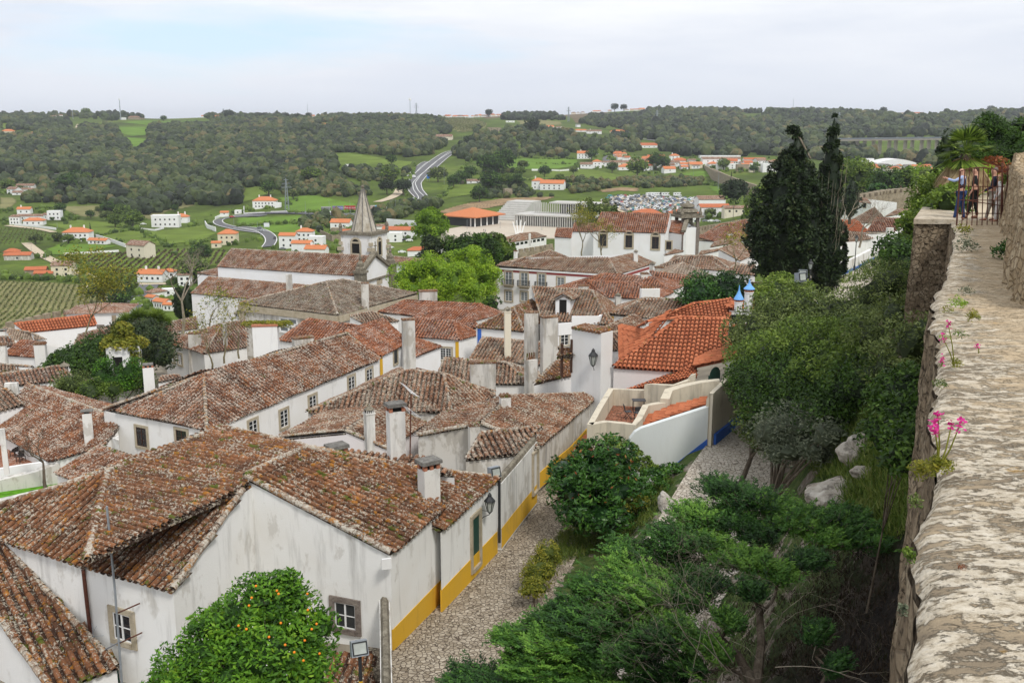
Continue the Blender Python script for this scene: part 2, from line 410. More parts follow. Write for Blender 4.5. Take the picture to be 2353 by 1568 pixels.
# chimneys: cx = middle, cyb/cyt = bottom and top in the view, w = width in view pixels
def chimney(h, v, cx, cyb, cyt, w, cap='slab', y=None, ang=None, dr=.75, mat='chim', label=None, capw=1.35, taper=1.0, deep=2.0, ob=None):
 p = None
 if y is None and h is not None: p = on_roof(h, v, cx, cyb)
 if p is None: p = PY(v, cx, cyb, y if y else 60)
 x0, y0, x1, W = VIEWS[v]; sc = (x1-x0)/W*2352/3884
 wm = w*sc*p.length/FX*1.0; X, Y = px(v, cx, cyt); d = ray(X, Y); top = d*(p.y/d.y)
 zt = top.z; a = ang if ang is not None else 0.35
 wm = wm/(abs(math.cos(a))+dr*abs(math.sin(a)))*1.02
 c = (p.x, p.y, p.z-deep); H = zt-c[2]; dd = wm*dr
 par = h.root if h is not None else thing('chimney', label, 'chimney', (p.x,p.y,p.z-deep))
 ca, sa = math.cos(a), math.sin(a)
 def at(x, y2, z): return (p.x+x*ca-y2*sa, p.y+x*sa+y2*ca, z)
 ch = .30 if cap in ('slab','pot','dome') else (.18 if cap=='tiles' else .08)
 capH = {'slab':.42,'tiles':.25,'flat':.10,'pot':.75,'dome':.9,'none':0,'plant':.15,'lid':.28,'points':.5}[cap]
 s = min(1.3, max(.6, wm/.8)); capH *= s
 m = MB(); m.obox(c, wm, dd, H-capH, a, taper)
 o = m.build('chimney', STY[mat], par)
 zc = zt-capH; wt, dt = wm*taper, dd*taper
 if cap == 'slab' or cap == 'lid':
  k = MB(); b = MB(); hh = capH*.62
  n = 3 if wt > .8 else 2
  for i in range(n):
   for sy in (-1,1):
    x = (i/(n-1)-.5)*(wt-.16*s); k.obox(at(x, sy*(dt-.16*s)/2, zc), .16*s, .16*s, hh, a)
  k.build('brick_pier', STY['brick'], o)
  b.obox(at(0,0,zc+.002), wt*.8, dt*.7, hh*.9, a); b.build('flue', STY['dark'], o)
  l = MB(); l.obox(at(0,0,zc+hh), wt*capw, dt*capw*1.06, capH-hh, a, .96); l.build('cap', STY['concrete'], o)
 elif cap == 'tiles':
  l = MB(); l.obox(at(0,0,zc), wt*1.12, dt*1.12, capH*.35, a)
  for i in range(max(2,int(wt/.2))):
   x = (i+.5)/max(2,int(wt/.2))*wt-wt/2; l.tube([at(x,-dt*.55,zc+capH*.45), at(x,dt*.55,zc+capH*.45)], .10, 6)
  l.build('cap', STY['old'], o)
 elif cap == 'flat':
  l = MB(); l.obox(at(0,0,zc), wt*1.08, dt*1.08, capH, a); l.build('cap', STY['old'], o)
 elif cap in ('pot','dome'):
  l = MB(); nn = 5
  l.obox(at(0,0,zc), wt*1.15, dt*1.15, capH*.14, a)
  for i in range(nn):
   for sy in (-1,1):
    l.obox(at((i/(nn-1)-.5)*wt*.85, sy*dt*.45, zc+capH*.14), wt*.09, dt*.12, capH*.36, a)
  l.build('vent', STY[mat], o)
  b = MB(); b.obox(at(0,0,zc+capH*.14), wt*.72, dt*.72, capH*.34, a); b.build('flue', STY['dark'], o)
  t = MB(); t.lathe(at(0,0,zc+capH*.5), [(wt*.58,0),(wt*.60,.06*s),(wt*.40,.2*s),(wt*.12,.3*s),(.04,capH*.5)], 10)
  t.build('cap', STY['stone_dark'], o)
 elif cap == 'plant':
  l = MB(); l.obox(at(0,0,zc), wt*1.06, dt*1.06, capH, a); l.build('cap', STY['brick'], o)
 elif cap == 'points':
  l = MB(); n = max(4, int(wt/.25))
  for i in range(n):
   x = ((i+.5)/n-.5)*wt; l.add([at(x-wt*.4/n,0,zc),at(x+wt*.4/n,0,zc),at(x,-.04,zc+capH),at(x-wt*.4/n,.1,zc),at(x+wt*.4/n,.1,zc),at(x,.14,zc+capH)], [(0,1,2),(3,5,4),(0,2,5,3),(1,4,5,2),(0,3,4,1)])
  l.build('cap', STY['old'], o)
 return o if h is not None else par
# windows on the vertical plane through A and B
def window(h, A, B, v, cx, cy, w=1.0, ht=1.4, sur=.22, sash='white', nx=2, ny=4, arch=False, surm='stone_trim', name='window', glass='glass', proud=.07, dark_depth=0):
 if isinstance(A, str): A, B = h.P[A], h.P[B]
 e = B-A; e.z = 0; e.normalize(); n = Vector((-e.y, e.x, 0))
 c = hitplane(ray(*px(v, cx, cy)), A, n)
 if n.dot(c) > 0: n = -n
 if e.cross(n).z < 0: e = -e     # right-handed
 Z = Vector((0,0,1)); par = h.root if hasattr(h,'root') else h
 def bx(mb, x0, z0, x1, z1, d0, d1):
  q = [c+e*x+Z*z+n*d for d in (d0,d1) for z in (z0,z1) for x in (x0,x1)]
  mb.add([tuple(p) for p in q], [(0,1,3,2),(4,6,7,5),(0,4,5,1),(2,3,7,6),(0,2,6,4),(1,5,7,3)])
 W, Ht = w/2, ht/2; f = None
 if sur > 0:
  m = MB(); s = sur
  bx(m,-W-s,-Ht-s,-W,Ht+s,-.1,proud); bx(m,W,-Ht-s,W+s,Ht+s,-.1,proud); bx(m,-W,Ht,W,Ht+s,-.1,proud-.003); bx(m,-W,-Ht-s,W,-Ht,-.1,proud+.04)
  if arch:
   k = 8;
   for i in range(k):
    a0, a1 = math.pi*i/k, math.pi*(i+1)/k; q=[]
    for d in (-.1, proud-.006):
     for a, r in ((a0,W),(a1,W),(a1,W+s),(a0,W+s)): q.append(tuple(c+e*(math.cos(a)*r)+Z*(Ht+math.sin(a)*r)+n*d))
    m.add(q, [(0,1,2,3),(7,6,5,4),(0,4,5,1),(1,5,6,2),(2,6,7,3),(3,7,4,0)])
  f = m.build(name, STY[surm], par)
 m = MB(); bx(m,-W,-Ht,W,Ht,-.1,.006)
 if arch:
  k = 8; q = [tuple(c+Z*Ht+n*.006)]+[tuple(c+e*(math.cos(math.pi*i/k)*W)+Z*(Ht+math.sin(math.pi*i/k)*W)+n*.006) for i in range(k+1)]
  m.add(q, [(0,i+1,i+2) for i in range(k)])
 g = m.build('pane' if f is not None else name, STY[glass], f or par); f = f or g
 if sash:
  m = MB(); t = .05 if w < 1.3 else .06; d1 = .035
  bx(m,-W,-Ht,-W+t,Ht,0,d1); bx(m,W-t,-Ht,W,Ht,0,d1); bx(m,-W+t,Ht-t,W-t,Ht,0,d1); bx(m,-W+t,-Ht,W-t,-Ht+t,0,d1)
  if nx > 1: bx(m,-t*.7,-Ht+t,t*.7,Ht-t,0,d1+.01)
  b = .014 if ny>2 else .02
  for i in range(1, ny): bx(m,-W+t,-Ht+ht*i/ny-b,W-t,-Ht+ht*i/ny+b,0,d1-.01)
  if nx > 2:
   for i in range(1,nx):
    if i*2 != nx: bx(m,-W+w*i/nx-b,-Ht+t,-W+w*i/nx+b,Ht-t,0,d1-.013)
  m.build('sash', STY['white_paint' if sash=='white' else ('brown_paint' if sash=='brown' else sash)], f)
 return f
def wallstrip(mb, P, z0, z1, th=.3, r=.5):
 """free-standing wall along a polyline; z0,z1 number or list"""
 n = len(P); z0 = z0 if isinstance(z0,(list,tuple)) else [z0]*n; z1 = z1 if isinstance(z1,(list,tuple)) else [z1]*n
 A=[];B=[]
 for i in range(n):
  a = P[max(0,i-1)]; b = P[min(n-1,i+1)]; d = Vector((b[0]-a[0], b[1]-a[1], 0)).normalized(); s = Vector((-d.y,d.x,0))*th/2
  A.append((P[i][0]+s.x,P[i][1]+s.y)); B.append((P[i][0]-s.x,P[i][1]-s.y))
 v=[];
 for i in range(n): v += [(*A[i],z0[i]),(*A[i],z1[i]),(*B[i],z1[i]),(*B[i],z0[i])]
 f=[]
 for i in range(n-1):
  for k in range(4): f.append((i*4+k,i*4+(k+1)%4,(i+1)*4+(k+1)%4,(i+1)*4+k))
 f += [(0,3,2,1),((n-1)*4,(n-1)*4+1,(n-1)*4+2,(n-1)*4+3)]
 mb.add(v, f, r)
# ---- foliage
def leaves(mb, c, size, up=.3, asp=.45, r=None, m=0, nrm=None):
 N = len(c); a = rng.normal(0,1,(N,3))
 if nrm is not None: a += nrm*0.0
 a[:,2] *= .7; a /= np.linalg.norm(a,axis=1)[:,None]
 n = rng.normal(0,1,(N,3))*(.8)+np.array([0,0,up*2]) + (nrm*1.2 if nrm is not None else 0)
 b = np.cross(a,n); b /= np.linalg.norm(b,axis=1)[:,None]+1e-6
 s = size*rng.uniform(.6,1.3,N)[:,None]
 v = np.stack([c-a*s*.5, c+b*s*asp*.5, c+a*s*.5, c-b*s*asp*.5],1).reshape(-1,3)
 f = np.arange(N*4).reshape(N,4)
 mb.add(v, f, rng.uniform(0,1,N) if r is None else r, m)
def n3(p, s, seed=0):
 q = p*s+seed*7.1
 return (np.sin(q[:,0]*1.7+np.sin(q[:,1]*1.3+1))+np.sin(q[:,1]*1.9+np.sin(q[:,2]*1.5+2))+np.sin(q[:,2]*1.6+np.sin(q[:,0]*1.2+3)))/3
def crown(mb, lobes, n, size, asp=.45, shell=.55, clump=1.3, up=.3, inner=.15, seed=0, core=True, gap=.0, m=0, tone=.0):
 L = np.array(lobes, float)   # x,y,z,rx,ry,rz
 w = L[:,3]*L[:,4]*.5+L[:,4]*L[:,5]*.5; w = w/w.sum(); idx = rng.choice(len(L), n, p=w)
 d = rng.normal(0,1,(n,3)); d /= np.linalg.norm(d,axis=1)[:,None]; d[:,2] = np.where((d[:,2]<-.3)&(rng.uniform(0,1,n)<.5), -d[:,2], d[:,2])
 rad = 1-(1-shell)*rng.uniform(0,1,n)**2
 k = rng.uniform(0,1,n)<inner; rad[k] = rng.uniform(.3,.8,k.sum())
 c0 = L[idx,:3]; base = c0+d*L[idx,3:6]
 bump = 1+.16*n3(base, clump, seed)+.08*n3(base, clump*2.7, seed+3)
 c = c0+d*L[idx,3:6]*(rad*bump)[:,None]
 if gap:
  g = n3(c, clump*1.6, seed+5) > -gap; c = c[g]; d = d[g]
 r = np.clip(.45+tone+.28*n3(c, clump*1.2, seed+9)+rng.normal(0,.17,len(c)), 0, 1)
 leaves(mb, c, size, up, asp, r, m, d)
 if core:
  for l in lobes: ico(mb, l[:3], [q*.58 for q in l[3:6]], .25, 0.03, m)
_ICO = {}
def icodata(sub):
 if sub not in _ICO:
  import bmesh
  b = bmesh.new(); bmesh.ops.create_icosphere(b, subdivisions=sub, radius=1); b.verts.ensure_lookup_table()
  _ICO[sub] = (np.array([tuple(v.co) for v in b.verts]), np.array([[v.index for v in f.verts] for f in b.faces])); b.free()
 return _ICO[sub]
def ico(mb, c, r, jit=.2, rv=.5, m=0, sub=2, rnd=None):
 V, Fc = icodata(sub); k = 1+rng.normal(0,jit,len(V))*.6
 mb.add(V*k[:,None]*np.array(r)+np.array(c), Fc, rv if rnd is None else rnd, m)
def branch(mb, p, d, ln, rad, depth, tips=None, spread=.6, k=3, up=.12, sides=5, wig=.12):
 P=[p]; q=Vector(p); dd=Vector(d).normalized(); n=4
 for i in range(n):
  dd = (dd+Vector((random.gauss(0,wig),random.gauss(0,wig),random.gauss(0,wig)+up))).normalized(); q = q+dd*ln/n; P.append(q.copy())
 mb.tube(P, [rad*(1-.5*i/n) for i in range(n+1)], sides if rad>.03 else 3, r=random.random(), close=False)
 if depth <= 0:
  if tips is not None: tips.append(q.copy())
  return
 for i in range(k):
  s = random.choice([2,3,4,4]) if i else 4
  a = Vector((random.gauss(0,1),random.gauss(0,1),random.gauss(0,.6))); a = (a-dd*a.dot(dd)).normalized()
  branch(mb, P[s], dd+a*spread*random.uniform(.7,1.5), ln*random.uniform(.55,.82), rad*.5, depth-1, tips, spread, k, up, sides, wig)
# ---- shared surfaces
def surfaces():
 S = STY
 S['old'] = roofmat('old tile lichen', [(0,(.030,.016,.011)),(.12,(.055,.028,.018)),(.4,(.160,.070,.034)),(.75,(.28,.120,.055)),(1,(.46,.21,.09))], .12, (.47,.43,.35), .6, .5, .5)
 S['older'] = roofmat('old tile pale lichen', [(0,(.030,.017,.012)),(.12,(.055,.030,.020)),(.4,(.185,.086,.048)),(.75,(.30,.145,.080)),(1,(.46,.25,.14))], .5, (.46,.42,.34), .1, .25, .38)
 S['grey'] = roofmat('weathered grey tile', [(0,(.035,.027,.02)),(.12,(.06,.045,.033)),(.5,(.17,.115,.08)),(1,(.32,.20,.13))], .8, (.36,.33,.27), .1, .25, .5)
 rg = roofmat('mortared ridge', [(0,(.16,.11,.08)),(.5,(.27,.19,.135)),(1,(.40,.32,.25))], 1.0, (.50,.47,.40), .75, .3, .3)
 for q in ('old','older','grey','mid','tan'): S[q+'_ridge'] = rg
 S['tan'] = roofmat('weathered tan tile', [(0,(.20,.14,.10)),(.5,(.30,.21,.15)),(1,(.42,.30,.22))], .6, (.45,.40,.33), .1, .25, .4)
 S['mid'] = roofmat('weathered red tile', [(0,(.03,.015,.010)),(.12,(.055,.025,.016)),(.5,(.215,.082,.038)),(1,(.40,.175,.08))], .55, (.50,.45,.38), .15, .15, .45)
 S['red'] = roofmat('red brown tile', [(0,(.045,.018,.012)),(.12,(.09,.032,.02)),(.5,(.29,.102,.048)),(1,(.43,.175,.085))], .15, (.5,.42,.36), .0, .05, .35)
 S['orange'] = roofmat('orange tile', [(0,(.20,.065,.032)),(.12,(.30,.09,.045)),(.5,(.50,.160,.075)),(.85,(.58,.21,.105)),(1,(.66,.34,.19))], .0, (.5,.42,.36), .0, .05, .18)
 S['new'] = roofmat('bright orange tile', [(0,(.50,.165,.07)),(1,(.62,.24,.11))], 0, (.5,.4,.3), 0, 0, .08)
 S['plaster'] = plaster('whitewash', (.81,.805,.79), amt=.6)
 S['worn'] = plaster('worn whitewash', (.82,.82,.80), (.17,.16,.14), 1.05, speck=.55); S['clean'] = plaster('clean whitewash', (.83,.83,.83), amt=.12)
 S['stained'] = plaster('stained whitewash', (.62,.60,.56), (.10,.09,.08), 1.8)
 S['cream'] = plaster('cream plaster', (.72,.66,.53), (.25,.22,.17), .9)
 S['buff'] = plaster('buff plaster', (.72,.65,.48), amt=.3)
 S['pinkish'] = plaster('pale pink whitewash', (.76,.72,.72), (.20,.18,.17), .45)
 S['chim'] = plaster('chimney whitewash', (.74,.73,.70), (.12,.11,.10), 1.4)
 S['stone_trim'] = stonemat('stone trim', [(.36,.31,.22),(.44,.38,.28),(.52,.46,.36)], 3, .15, cells=False)
 S['dark_trim'] = stonemat('dark stone trim', [(.15,.12,.105),(.22,.185,.16),(.30,.26,.22)], 4, .5, cells=False)
 S['stone_dark'] = stonemat('mossy stone', [(.12,.105,.085),(.21,.185,.14),(.34,.31,.25)], 4, .5, cells=False)
 S['concrete'] = stonemat('lichened concrete', [(.13,.125,.115),(.19,.18,.165),(.30,.29,.26)], 6, .4, cells=False)
 S['brick'] = flat('brick', (.42,.17,.10), .9, var=.3, sc=12)
 S['dark'] = flat('near black fill', (.012,.011,.010), .9)  # near-black fill for flues, doorways, belfry arches and the auditorium hall
 t = NT('glass'); S['glass'] = t.end((.02,.024,.028), .08, None, .6)
 t = NT('curtained glass'); S['glass_pale'] = t.end((.16,.18,.19), .15, None, .6)
 S['white_paint'] = flat('white paint', (.78,.78,.77), .5, var=.06)
 S['brown_paint'] = flat('brown paint', (.06,.03,.02), .5)
 S['green_paint'] = flat('dark green paint', (.012,.06,.045), .45)
 S['iron'] = flat('dark iron', (.03,.032,.034), .55)
 S['rust'] = flat('rusty iron', (.10,.035,.022), .8, var=.4, sc=10)
 S['grey_metal'] = flat('grey metal', (.28,.31,.34), .45, .5, .3)
 S['yellow'] = plaster('yellow ochre paint', (.68,.40,.035), (.20,.13,.05), .8, (.55,.36,.10))
 S['blue'] = plaster('blue paint', (.045,.14,.52), (.10,.14,.28), .5, (.10,.20,.50))
 S['bark'] = stonemat('bark', [(.06,.045,.032),(.12,.095,.07),(.20,.17,.13)], 5, .4, cells=False, st=(1,1,.2))
 S['bark_pale'] = stonemat('pale bark', [(.16,.13,.095),(.28,.24,.18),(.42,.38,.30)], 6, .3, cells=False, st=(1,1,.3))
 S['bare'] = stonemat('bare twigs', [(.13,.11,.06),(.20,.17,.10),(.28,.25,.16)], 6, .2, cells=False)
 S['leaf_olive'] = leafmat('olive leaves', [(.022,.036,.008),(.075,.110,.024),(.165,.215,.050),(.31,.36,.13)])
 S['leaf_dark'] = leafmat('dark leaves', [(.008,.020,.004),(.028,.066,.008),(.062,.130,.014),(.14,.24,.028)])
 S['leaf_cypress'] = leafmat('cypress leaves', [(.006,.013,.004),(.014,.030,.007),(.028,.052,.011),(.055,.066,.018)], transl=.08)
 S['leaf_juniper'] = leafmat('juniper sprays', [(.008,.024,.006),(.026,.080,.013),(.065,.17,.022),(.17,.33,.04)])
 S['leaf_orange'] = leafmat('orange tree leaves', [(.018,.055,.006),(.060,.165,.010),(.14,.31,.018),(.27,.42,.03)])
 S['leaf_mag'] = leafmat('broad glossy leaves', [(.010,.036,.008),(.026,.085,.012),(.060,.155,.020),(.12,.24,.035)], .35)
 S['leaf_plane'] = leafmat('spring leaves', [(.08,.16,.008),(.20,.34,.015),(.33,.48,.03),(.45,.56,.06)], transl=.35)
 S['leaf_yel'] = leafmat('yellow green leaves', [(.06,.085,.008),(.15,.17,.015),(.27,.26,.025),(.36,.30,.04)])
 S['leaf_mid'] = leafmat('mid green leaves', [(.022,.042,.006),(.072,.125,.014),(.15,.23,.026),(.26,.34,.06)])
 S['leaf_wood'] = leafmat('wood leaves', [(.006,.011,.004),(.017,.029,.007),(.034,.054,.012),(.072,.098,.022),(.14,.11,.040)], transl=.1)
 S['leaf_grey'] = leafmat('grey green leaves', [(.06,.075,.04),(.12,.145,.085),(.20,.22,.14),(.28,.30,.20)])
 S['grassleaf'] = leafmat('grass blades', [(.04,.07,.012),(.09,.15,.02),(.16,.22,.035),(.26,.27,.08)])
 S['pink'] = leafmat('magenta petals', [(.5,.02,.18),(.75,.06,.35)])
 S['red_leaf'] = leafmat('reddish leaves', [(.12,.03,.01),(.25,.07,.02),(.30,.16,.04)])
 S['orange_fruit'] = flat('orange peel', (.85,.25,.015), .5)
 S['lawn'] = flat('lawn', (.10,.26,.02), 1, .05, var=.35, sc=2)
surfaces()
# ---- the lie of the land
TY = np.array([0,30,60,90,120,150,200,250,300,400,500,600,720,850,1000,1150,1400,1700,2050,2400,2900,3500,6000,12000.])
TX = (np.array([-1500,0,400,900,1200,1500,1900,2300,3300])-1176)/2290.
_l = [-21,-21,-24.5,-29,-31,-33,-46,-58,-67,-75,-76,-76,-76,-74,-64,-51,-36,-18,2,16,10,-10,-40,-60]
_r = [-20,-20,-20,-20,-21,-22,-25,-27,-28,-31,-38,-44,-47,-48,-48,-46,-42,-18,4,22,30,14,-40,-60]
TZ = np.array([_l,_l,_l,
 [-21,-21,-22.5,-26,-29,-31,-36,-46,-56,-66,-68,-68,-66,-60,-53,-46,-31,-11,6,13,6,-15,-40,-60],
 [-21,-21,-22,-25,-27.5,-30,-33,-39,-46,-57,-61,-61,-60.5,-58,-52,-45,-31,-12,4,16,22,5,-40,-60],
 [-21,-21,-21.8,-24,-27,-29,-31.5,-36,-41,-50,-58,-60,-58,-57,-55,-48,-36,-22,-5,15,38,26,-40,-60],
 [-20,-20,-20,-21,-23,-25,-28,-29,-30,-34,-42,-47,-49,-49,-48,-47,-44,-22,2,20,28,16,-40,-60],_r,_r], float)
PATH = np.array([(-4,10,-21),(-1,24,-21),(1.6,32,-21),(4.0,38.2,-20.4),(6.8,43.7,-18.8),(10.1,51.7,-18),(14.5,61.9,-18),(22,80,-18),(31.5,102.6,-18),(43,125,-18),(60.6,153,-18),(75,175,-18)])
PW = 4.4
WALL = np.array([(-.6,-2,-1.65),(1.25,2.8,-1.7),(2.32,5.2,-1.9),(4.62,10.6,-2.3),(5.26,12.2,-2.45),(7.0,16.3,-2.7),(8.1,18.5,-2.8),(10.2,23,-2.95),(14.2,32.0,-3.2),(19,45,-3.4),(27,57,-3.4),(44,82,-6),(66,120,-10),(92,170,-14)])
def lin(a, y, k): return np.interp(y, a[:,1], a[:,k])
SR = np.array([(-8,10),(-4,30),(1.0,40.6),(2.9,50.4),(3.6,60.4),(6.4,66),(8,72)])     # right edge of the lower street
FOOT = np.array([(0,-13.5),(15,-13.5),(25,-12.5),(33,-9.5),(45,-6),(70,-9),(100,-12),(175,-16)])
def zt(x, y):
 x = np.asarray(x, float); y = np.asarray(y, float)
 yy = np.clip(y, .5, 11999); t = np.clip(x/np.maximum(yy, 20), TX[0], TX[-1]-1e-6)
 i = np.clip(np.searchsorted(TY, yy, 'right')-1, 0, len(TY)-2); j = np.clip(np.searchsorted(TX, t, 'right')-1, 0, len(TX)-2)
 a = (yy-TY[i])/(TY[i+1]-TY[i]); b = (t-TX[j])/(TX[j+1]-TX[j]); b = b*b*(3-2*b)
 z = (TZ[j,i]*(1-a)+TZ[j,i+1]*a)*(1-b)+(TZ[j+1,i]*(1-a)+TZ[j+1,i+1]*a)*b
 far = np.clip((y-550)/500, 0, 1); z = z+far*(3.0*np.sin(x/90+1)*np.cos(y/130)+2.0*np.sin(x/41+y/77))*np.clip((3000-y)/800,0,1)
 xp = lin(PATH, y, 0); zp = lin(PATH, y, 2); xr = xp+PW; xw = np.maximum(lin(WALL, y, 0), xr+1.0); zf = np.interp(y, FOOT[:,0], FOOT[:,1])
 sr = np.where(y<72, lin(SR, y, 0), xp-13); D = np.maximum(xp-sr, .6)
 k = np.clip((xp-x)*1.6/D, 0, 1); k = k*k*(3-2*k)
 zl = zp*(1-k)+z*k
 s = np.clip((x-xr)/(xw-xr), 0, 1); zh = zp+(zf-zp)*s**1.15
 zn = np.where(x < xp, zl, np.where(x < xr, zp, zh))
 f = np.clip((y-150)/25, 0, 1)
 return zn*(1-f)+z*f
def zg1(x, y): return float(zt(np.array([x]), np.array([y]))[0])
def ground(v, cx, cy, ymin=60):
 d = ray(*px(v, cx, cy));
 ys = np.concatenate([np.arange(ymin, 400, 2.), np.arange(400, 4000, 8.)])
 k = ys/d.y; zz = zt(d.x*k, ys)-d.z*k
 i = np.argmax(zz > 0)
 if zz[i] <= 0:
  j = np.where(ys>900, zz/ys, -9); y = ys[np.argmax(j)]; return Vector((d.x*y/d.y, y, zg1(d.x*y/d.y, y)))
 y = ys[i]
 if i > 0 and zz[i] != zz[i-1]: y = ys[i-1]+(ys[i]-ys[i-1])*(-zz[i-1])/(zz[i]-zz[i-1])
 return Vector((d.x*y/d.y, y, zg1(d.x*y/d.y, y)))
def sheet(name, X, Y, Z, mats, matf=None, kind='structure', smooth=True):
 n, m = X.shape; v = np.stack([X,Y,Z],-1).reshape(-1,3)
 i = np.arange(n-1)[:,None]*m+np.arange(m-1)[None,:]
 f = np.stack([i,i+1,i+m+1,i+m],-1).reshape(-1,4)
 mb = MB(); mi = matf(v[f].mean(1)) if matf else 0
 mb.add(v, f, .5, mi); o = mb.build(name, mats, None, smooth); return tag(o, kind=kind)
def groundmats():
 S = STY
 t = NT('town ground'); c = t.ramp(t.noise(.5,6,.6), [(.3,(.16,.14,.11)),(.5,(.23,.20,.155)),(.7,(.30,.27,.21))])
 S['town'] = t.end(c, .95, t.bump(t.noise(8,5), .4, .05))
 t = NT('hillside'); g = t.ramp(t.noise(2.5,6,.7), [(.3,(.030,.048,.012)),(.5,(.060,.10,.02)),(.7,(.13,.15,.045))])
 r = t.ramp(t.noise(3,8,.7), [(.3,(.14,.105,.08)),(.55,(.30,.25,.20)),(.72,(.52,.49,.44))])
 f = t.thr(t.noise(.45,5,.65), .52,.56); c = t.mix(f, g, r)
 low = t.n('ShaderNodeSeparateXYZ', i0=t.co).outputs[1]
 near_shade = t.thr(low, -50, -58)
 shaded_soil = t.ramp(t.noise(2.2,8,.72), [(.35,(.006,.004,.003)),(.52,(.014,.010,.007)),(.60,(.03,.021,.016)),(.68,(.09,.07,.055))])  # soil near the camera darkened: shade under the juniper put into its colour
 c = t.mix(near_shade, c, shaded_soil)
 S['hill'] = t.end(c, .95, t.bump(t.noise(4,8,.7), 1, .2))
 t = NT('countryside'); c = t.ramp(t.noise(.012,5,.6), [(.30,(.045,.060,.016)),(.45,(.080,.115,.022)),(.58,(.115,.17,.027)),(.70,(.17,.185,.05))])
 c = t.mix(t.mul(t.thr(t.noise(.09,6,.7), .42,.62), .55), c, (.055,.075,.022))
 S['country'] = t.end(c, 1, None, .05)
 S['field'] = flat('meadow', (.125,.175,.032), 1, .05, var=.28, sc=.05)
 S['field2'] = flat('bright meadow', (.120,.205,.030), 1, .05, var=.2, sc=.04)
 S['dry'] = flat('dry field', (.20,.19,.085), 1, .05, var=.25, sc=.06)
 S['brownf'] = flat('ploughed field', (.15,.115,.07), 1, .05, var=.2, sc=.05)
 S['track'] = flat('sandy track', (.50,.42,.31), 1, .05, var=.15, sc=.2)
 S['clay'] = flat('clay bank', (.27,.19,.11), 1, .05, var=.4, sc=.15)
 S['asphalt'] = flat('asphalt', (.135,.135,.14), .9, .1, var=.12, sc=.3)
 S['plaza'] = flat('pale paving', (.50,.44,.36), .9, .1, var=.06, sc=.3)
 S['plaza_w'] = flat('pale concrete',(.50,.49,.46),.9,.1,var=.08,sc=.4); S['line'] = flat('road line', (.72,.72,.70), .8, .1, var=.05)
 t = NT('cobbles'); wv = t.vec(None)
 vo = t.n('ShaderNodeTexVoronoi', Vector=wv, Scale=5.2, _feature='DISTANCE_TO_EDGE').outputs[0]
 vc = t.n('ShaderNodeTexVoronoi', Vector=wv, Scale=5.2); sp = t.n('ShaderNodeSeparateColor', Color=vc.outputs['Color'])
 c = t.ramp(sp.outputs[0], [(0,(.27,.225,.165)),(.5,(.38,.325,.25)),(1,(.50,.44,.35))])
 c = t.mix(t.mul(t.thr(t.noise(.45,5,.65), .42,.68), .45), c, (.24,.195,.145))
 c = t.mix(t.thr(vo, .10,.025), c, (.085,.065,.048))
 c = t.mix(t.mul(t.thr(t.noise(1.0,5,.75), .66,.72), .6), c, (.07,.085,.025))
 S['cobble'] = t.end(c, .9, t.bump(t.thr(vo, 0,.12), .6, .04), .2)
 t = NT('white cobbles'); wv = t.vec(None)
 vo = t.n('ShaderNodeTexVoronoi', Vector=wv, Scale=4.6, _feature='DISTANCE_TO_EDGE').outputs[0]
 vc = t.n('ShaderNodeTexVoronoi', Vector=wv, Scale=4.6); sp = t.n('ShaderNodeSeparateColor', Color=vc.outputs['Color'])
 c = t.ramp(sp.outputs[0], [(0,(.46,.40,.32)),(1,(.64,.58,.49))]); c = t.mix(t.thr(vo, .085,.02), c, (.16,.13,.10))
 S['cobble2'] = t.end(c, .9, t.bump(t.thr(vo, 0,.12), .6, .04), .2)
 S['rubble'] = stonemat('rubble wall', [(.12,.09,.06),(.27,.205,.135),(.46,.38,.27)], 5.5, .9, (.20,.15,.10))
 S['rubble_far'] = stonemat('far stone wall', [(.20,.16,.11),(.32,.265,.19),(.42,.36,.28)], .8, .4, (.22,.17,.12), False)
 t = NT('parapet stone'); st=(.45,1,1)
 h = t.noise(2.2,7,.65,st)
 sand = t.ramp(t.noise(3,7,.62,st), [(.3,(.42,.32,.205)),(.5,(.52,.41,.275)),(.7,(.60,.50,.355))])
 stn = t.ramp(t.noise(14,7,.75,(.9,1.2,1)), [(.30,(.15,.125,.09)),(.40,(.34,.28,.20)),(.50,(.56,.49,.38)),(.72,(.72,.66,.56))])
 g = t.noise(6,9,.74,(.9,1.4,1)); e = t.thr(g, .455,.50); stn = t.mix(e, t.mix(t.thr(h,.42,.58), (.25,.20,.14), (.42,.33,.22)), stn)
 f = t.thr(t.add(t.attr(), t.mul(t.noise(1.5,7,.65,st), 1.0)), .86, .98)
 c = t.mix(f, sand, stn)
 c = t.mix(t.mul(t.thr(t.noise(16,5,.75,st), .60,.67), .55), c, (.17,.15,.115))
 c = t.mix(t.mul(t.thr(t.noise(3.1,5,.7,(1,1,1)), .64,.68), .6), c, (.46,.27,.07))
 S['parapet'] = t.end(c, .95, t.bump(t.add(t.noise(8,7,.7,st), t.mul(e,.35)), 1.0, .045), .1)
groundmats()
def isleft(c): return np.where((c[:,0] > np.where(c[:,1]<66, lin(SR,c[:,1],0)+.2, lin(PATH,c[:,1],0)-3.0))&(c[:,1]<165), 1, 0)
X, Y = np.meshgrid(np.arange(-115,116,1.25), np.arange(-12,180.6,1.25)); Z = zt(X,Y)
hillm = (X > lin(PATH,Y,0)+PW+.8)
Z = Z+np.where(hillm, .35*np.sin(X*1.3+Y*.4)*np.cos(Y*1.1)+.22*np.sin(X*2.7+1)*np.sin(Y*2.3+X), 0)
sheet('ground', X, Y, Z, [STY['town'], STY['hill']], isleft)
yr = np.concatenate([np.arange(180,400,10), np.arange(400,1000,15), np.arange(1000,3000,30), np.arange(3000,12001,500)])
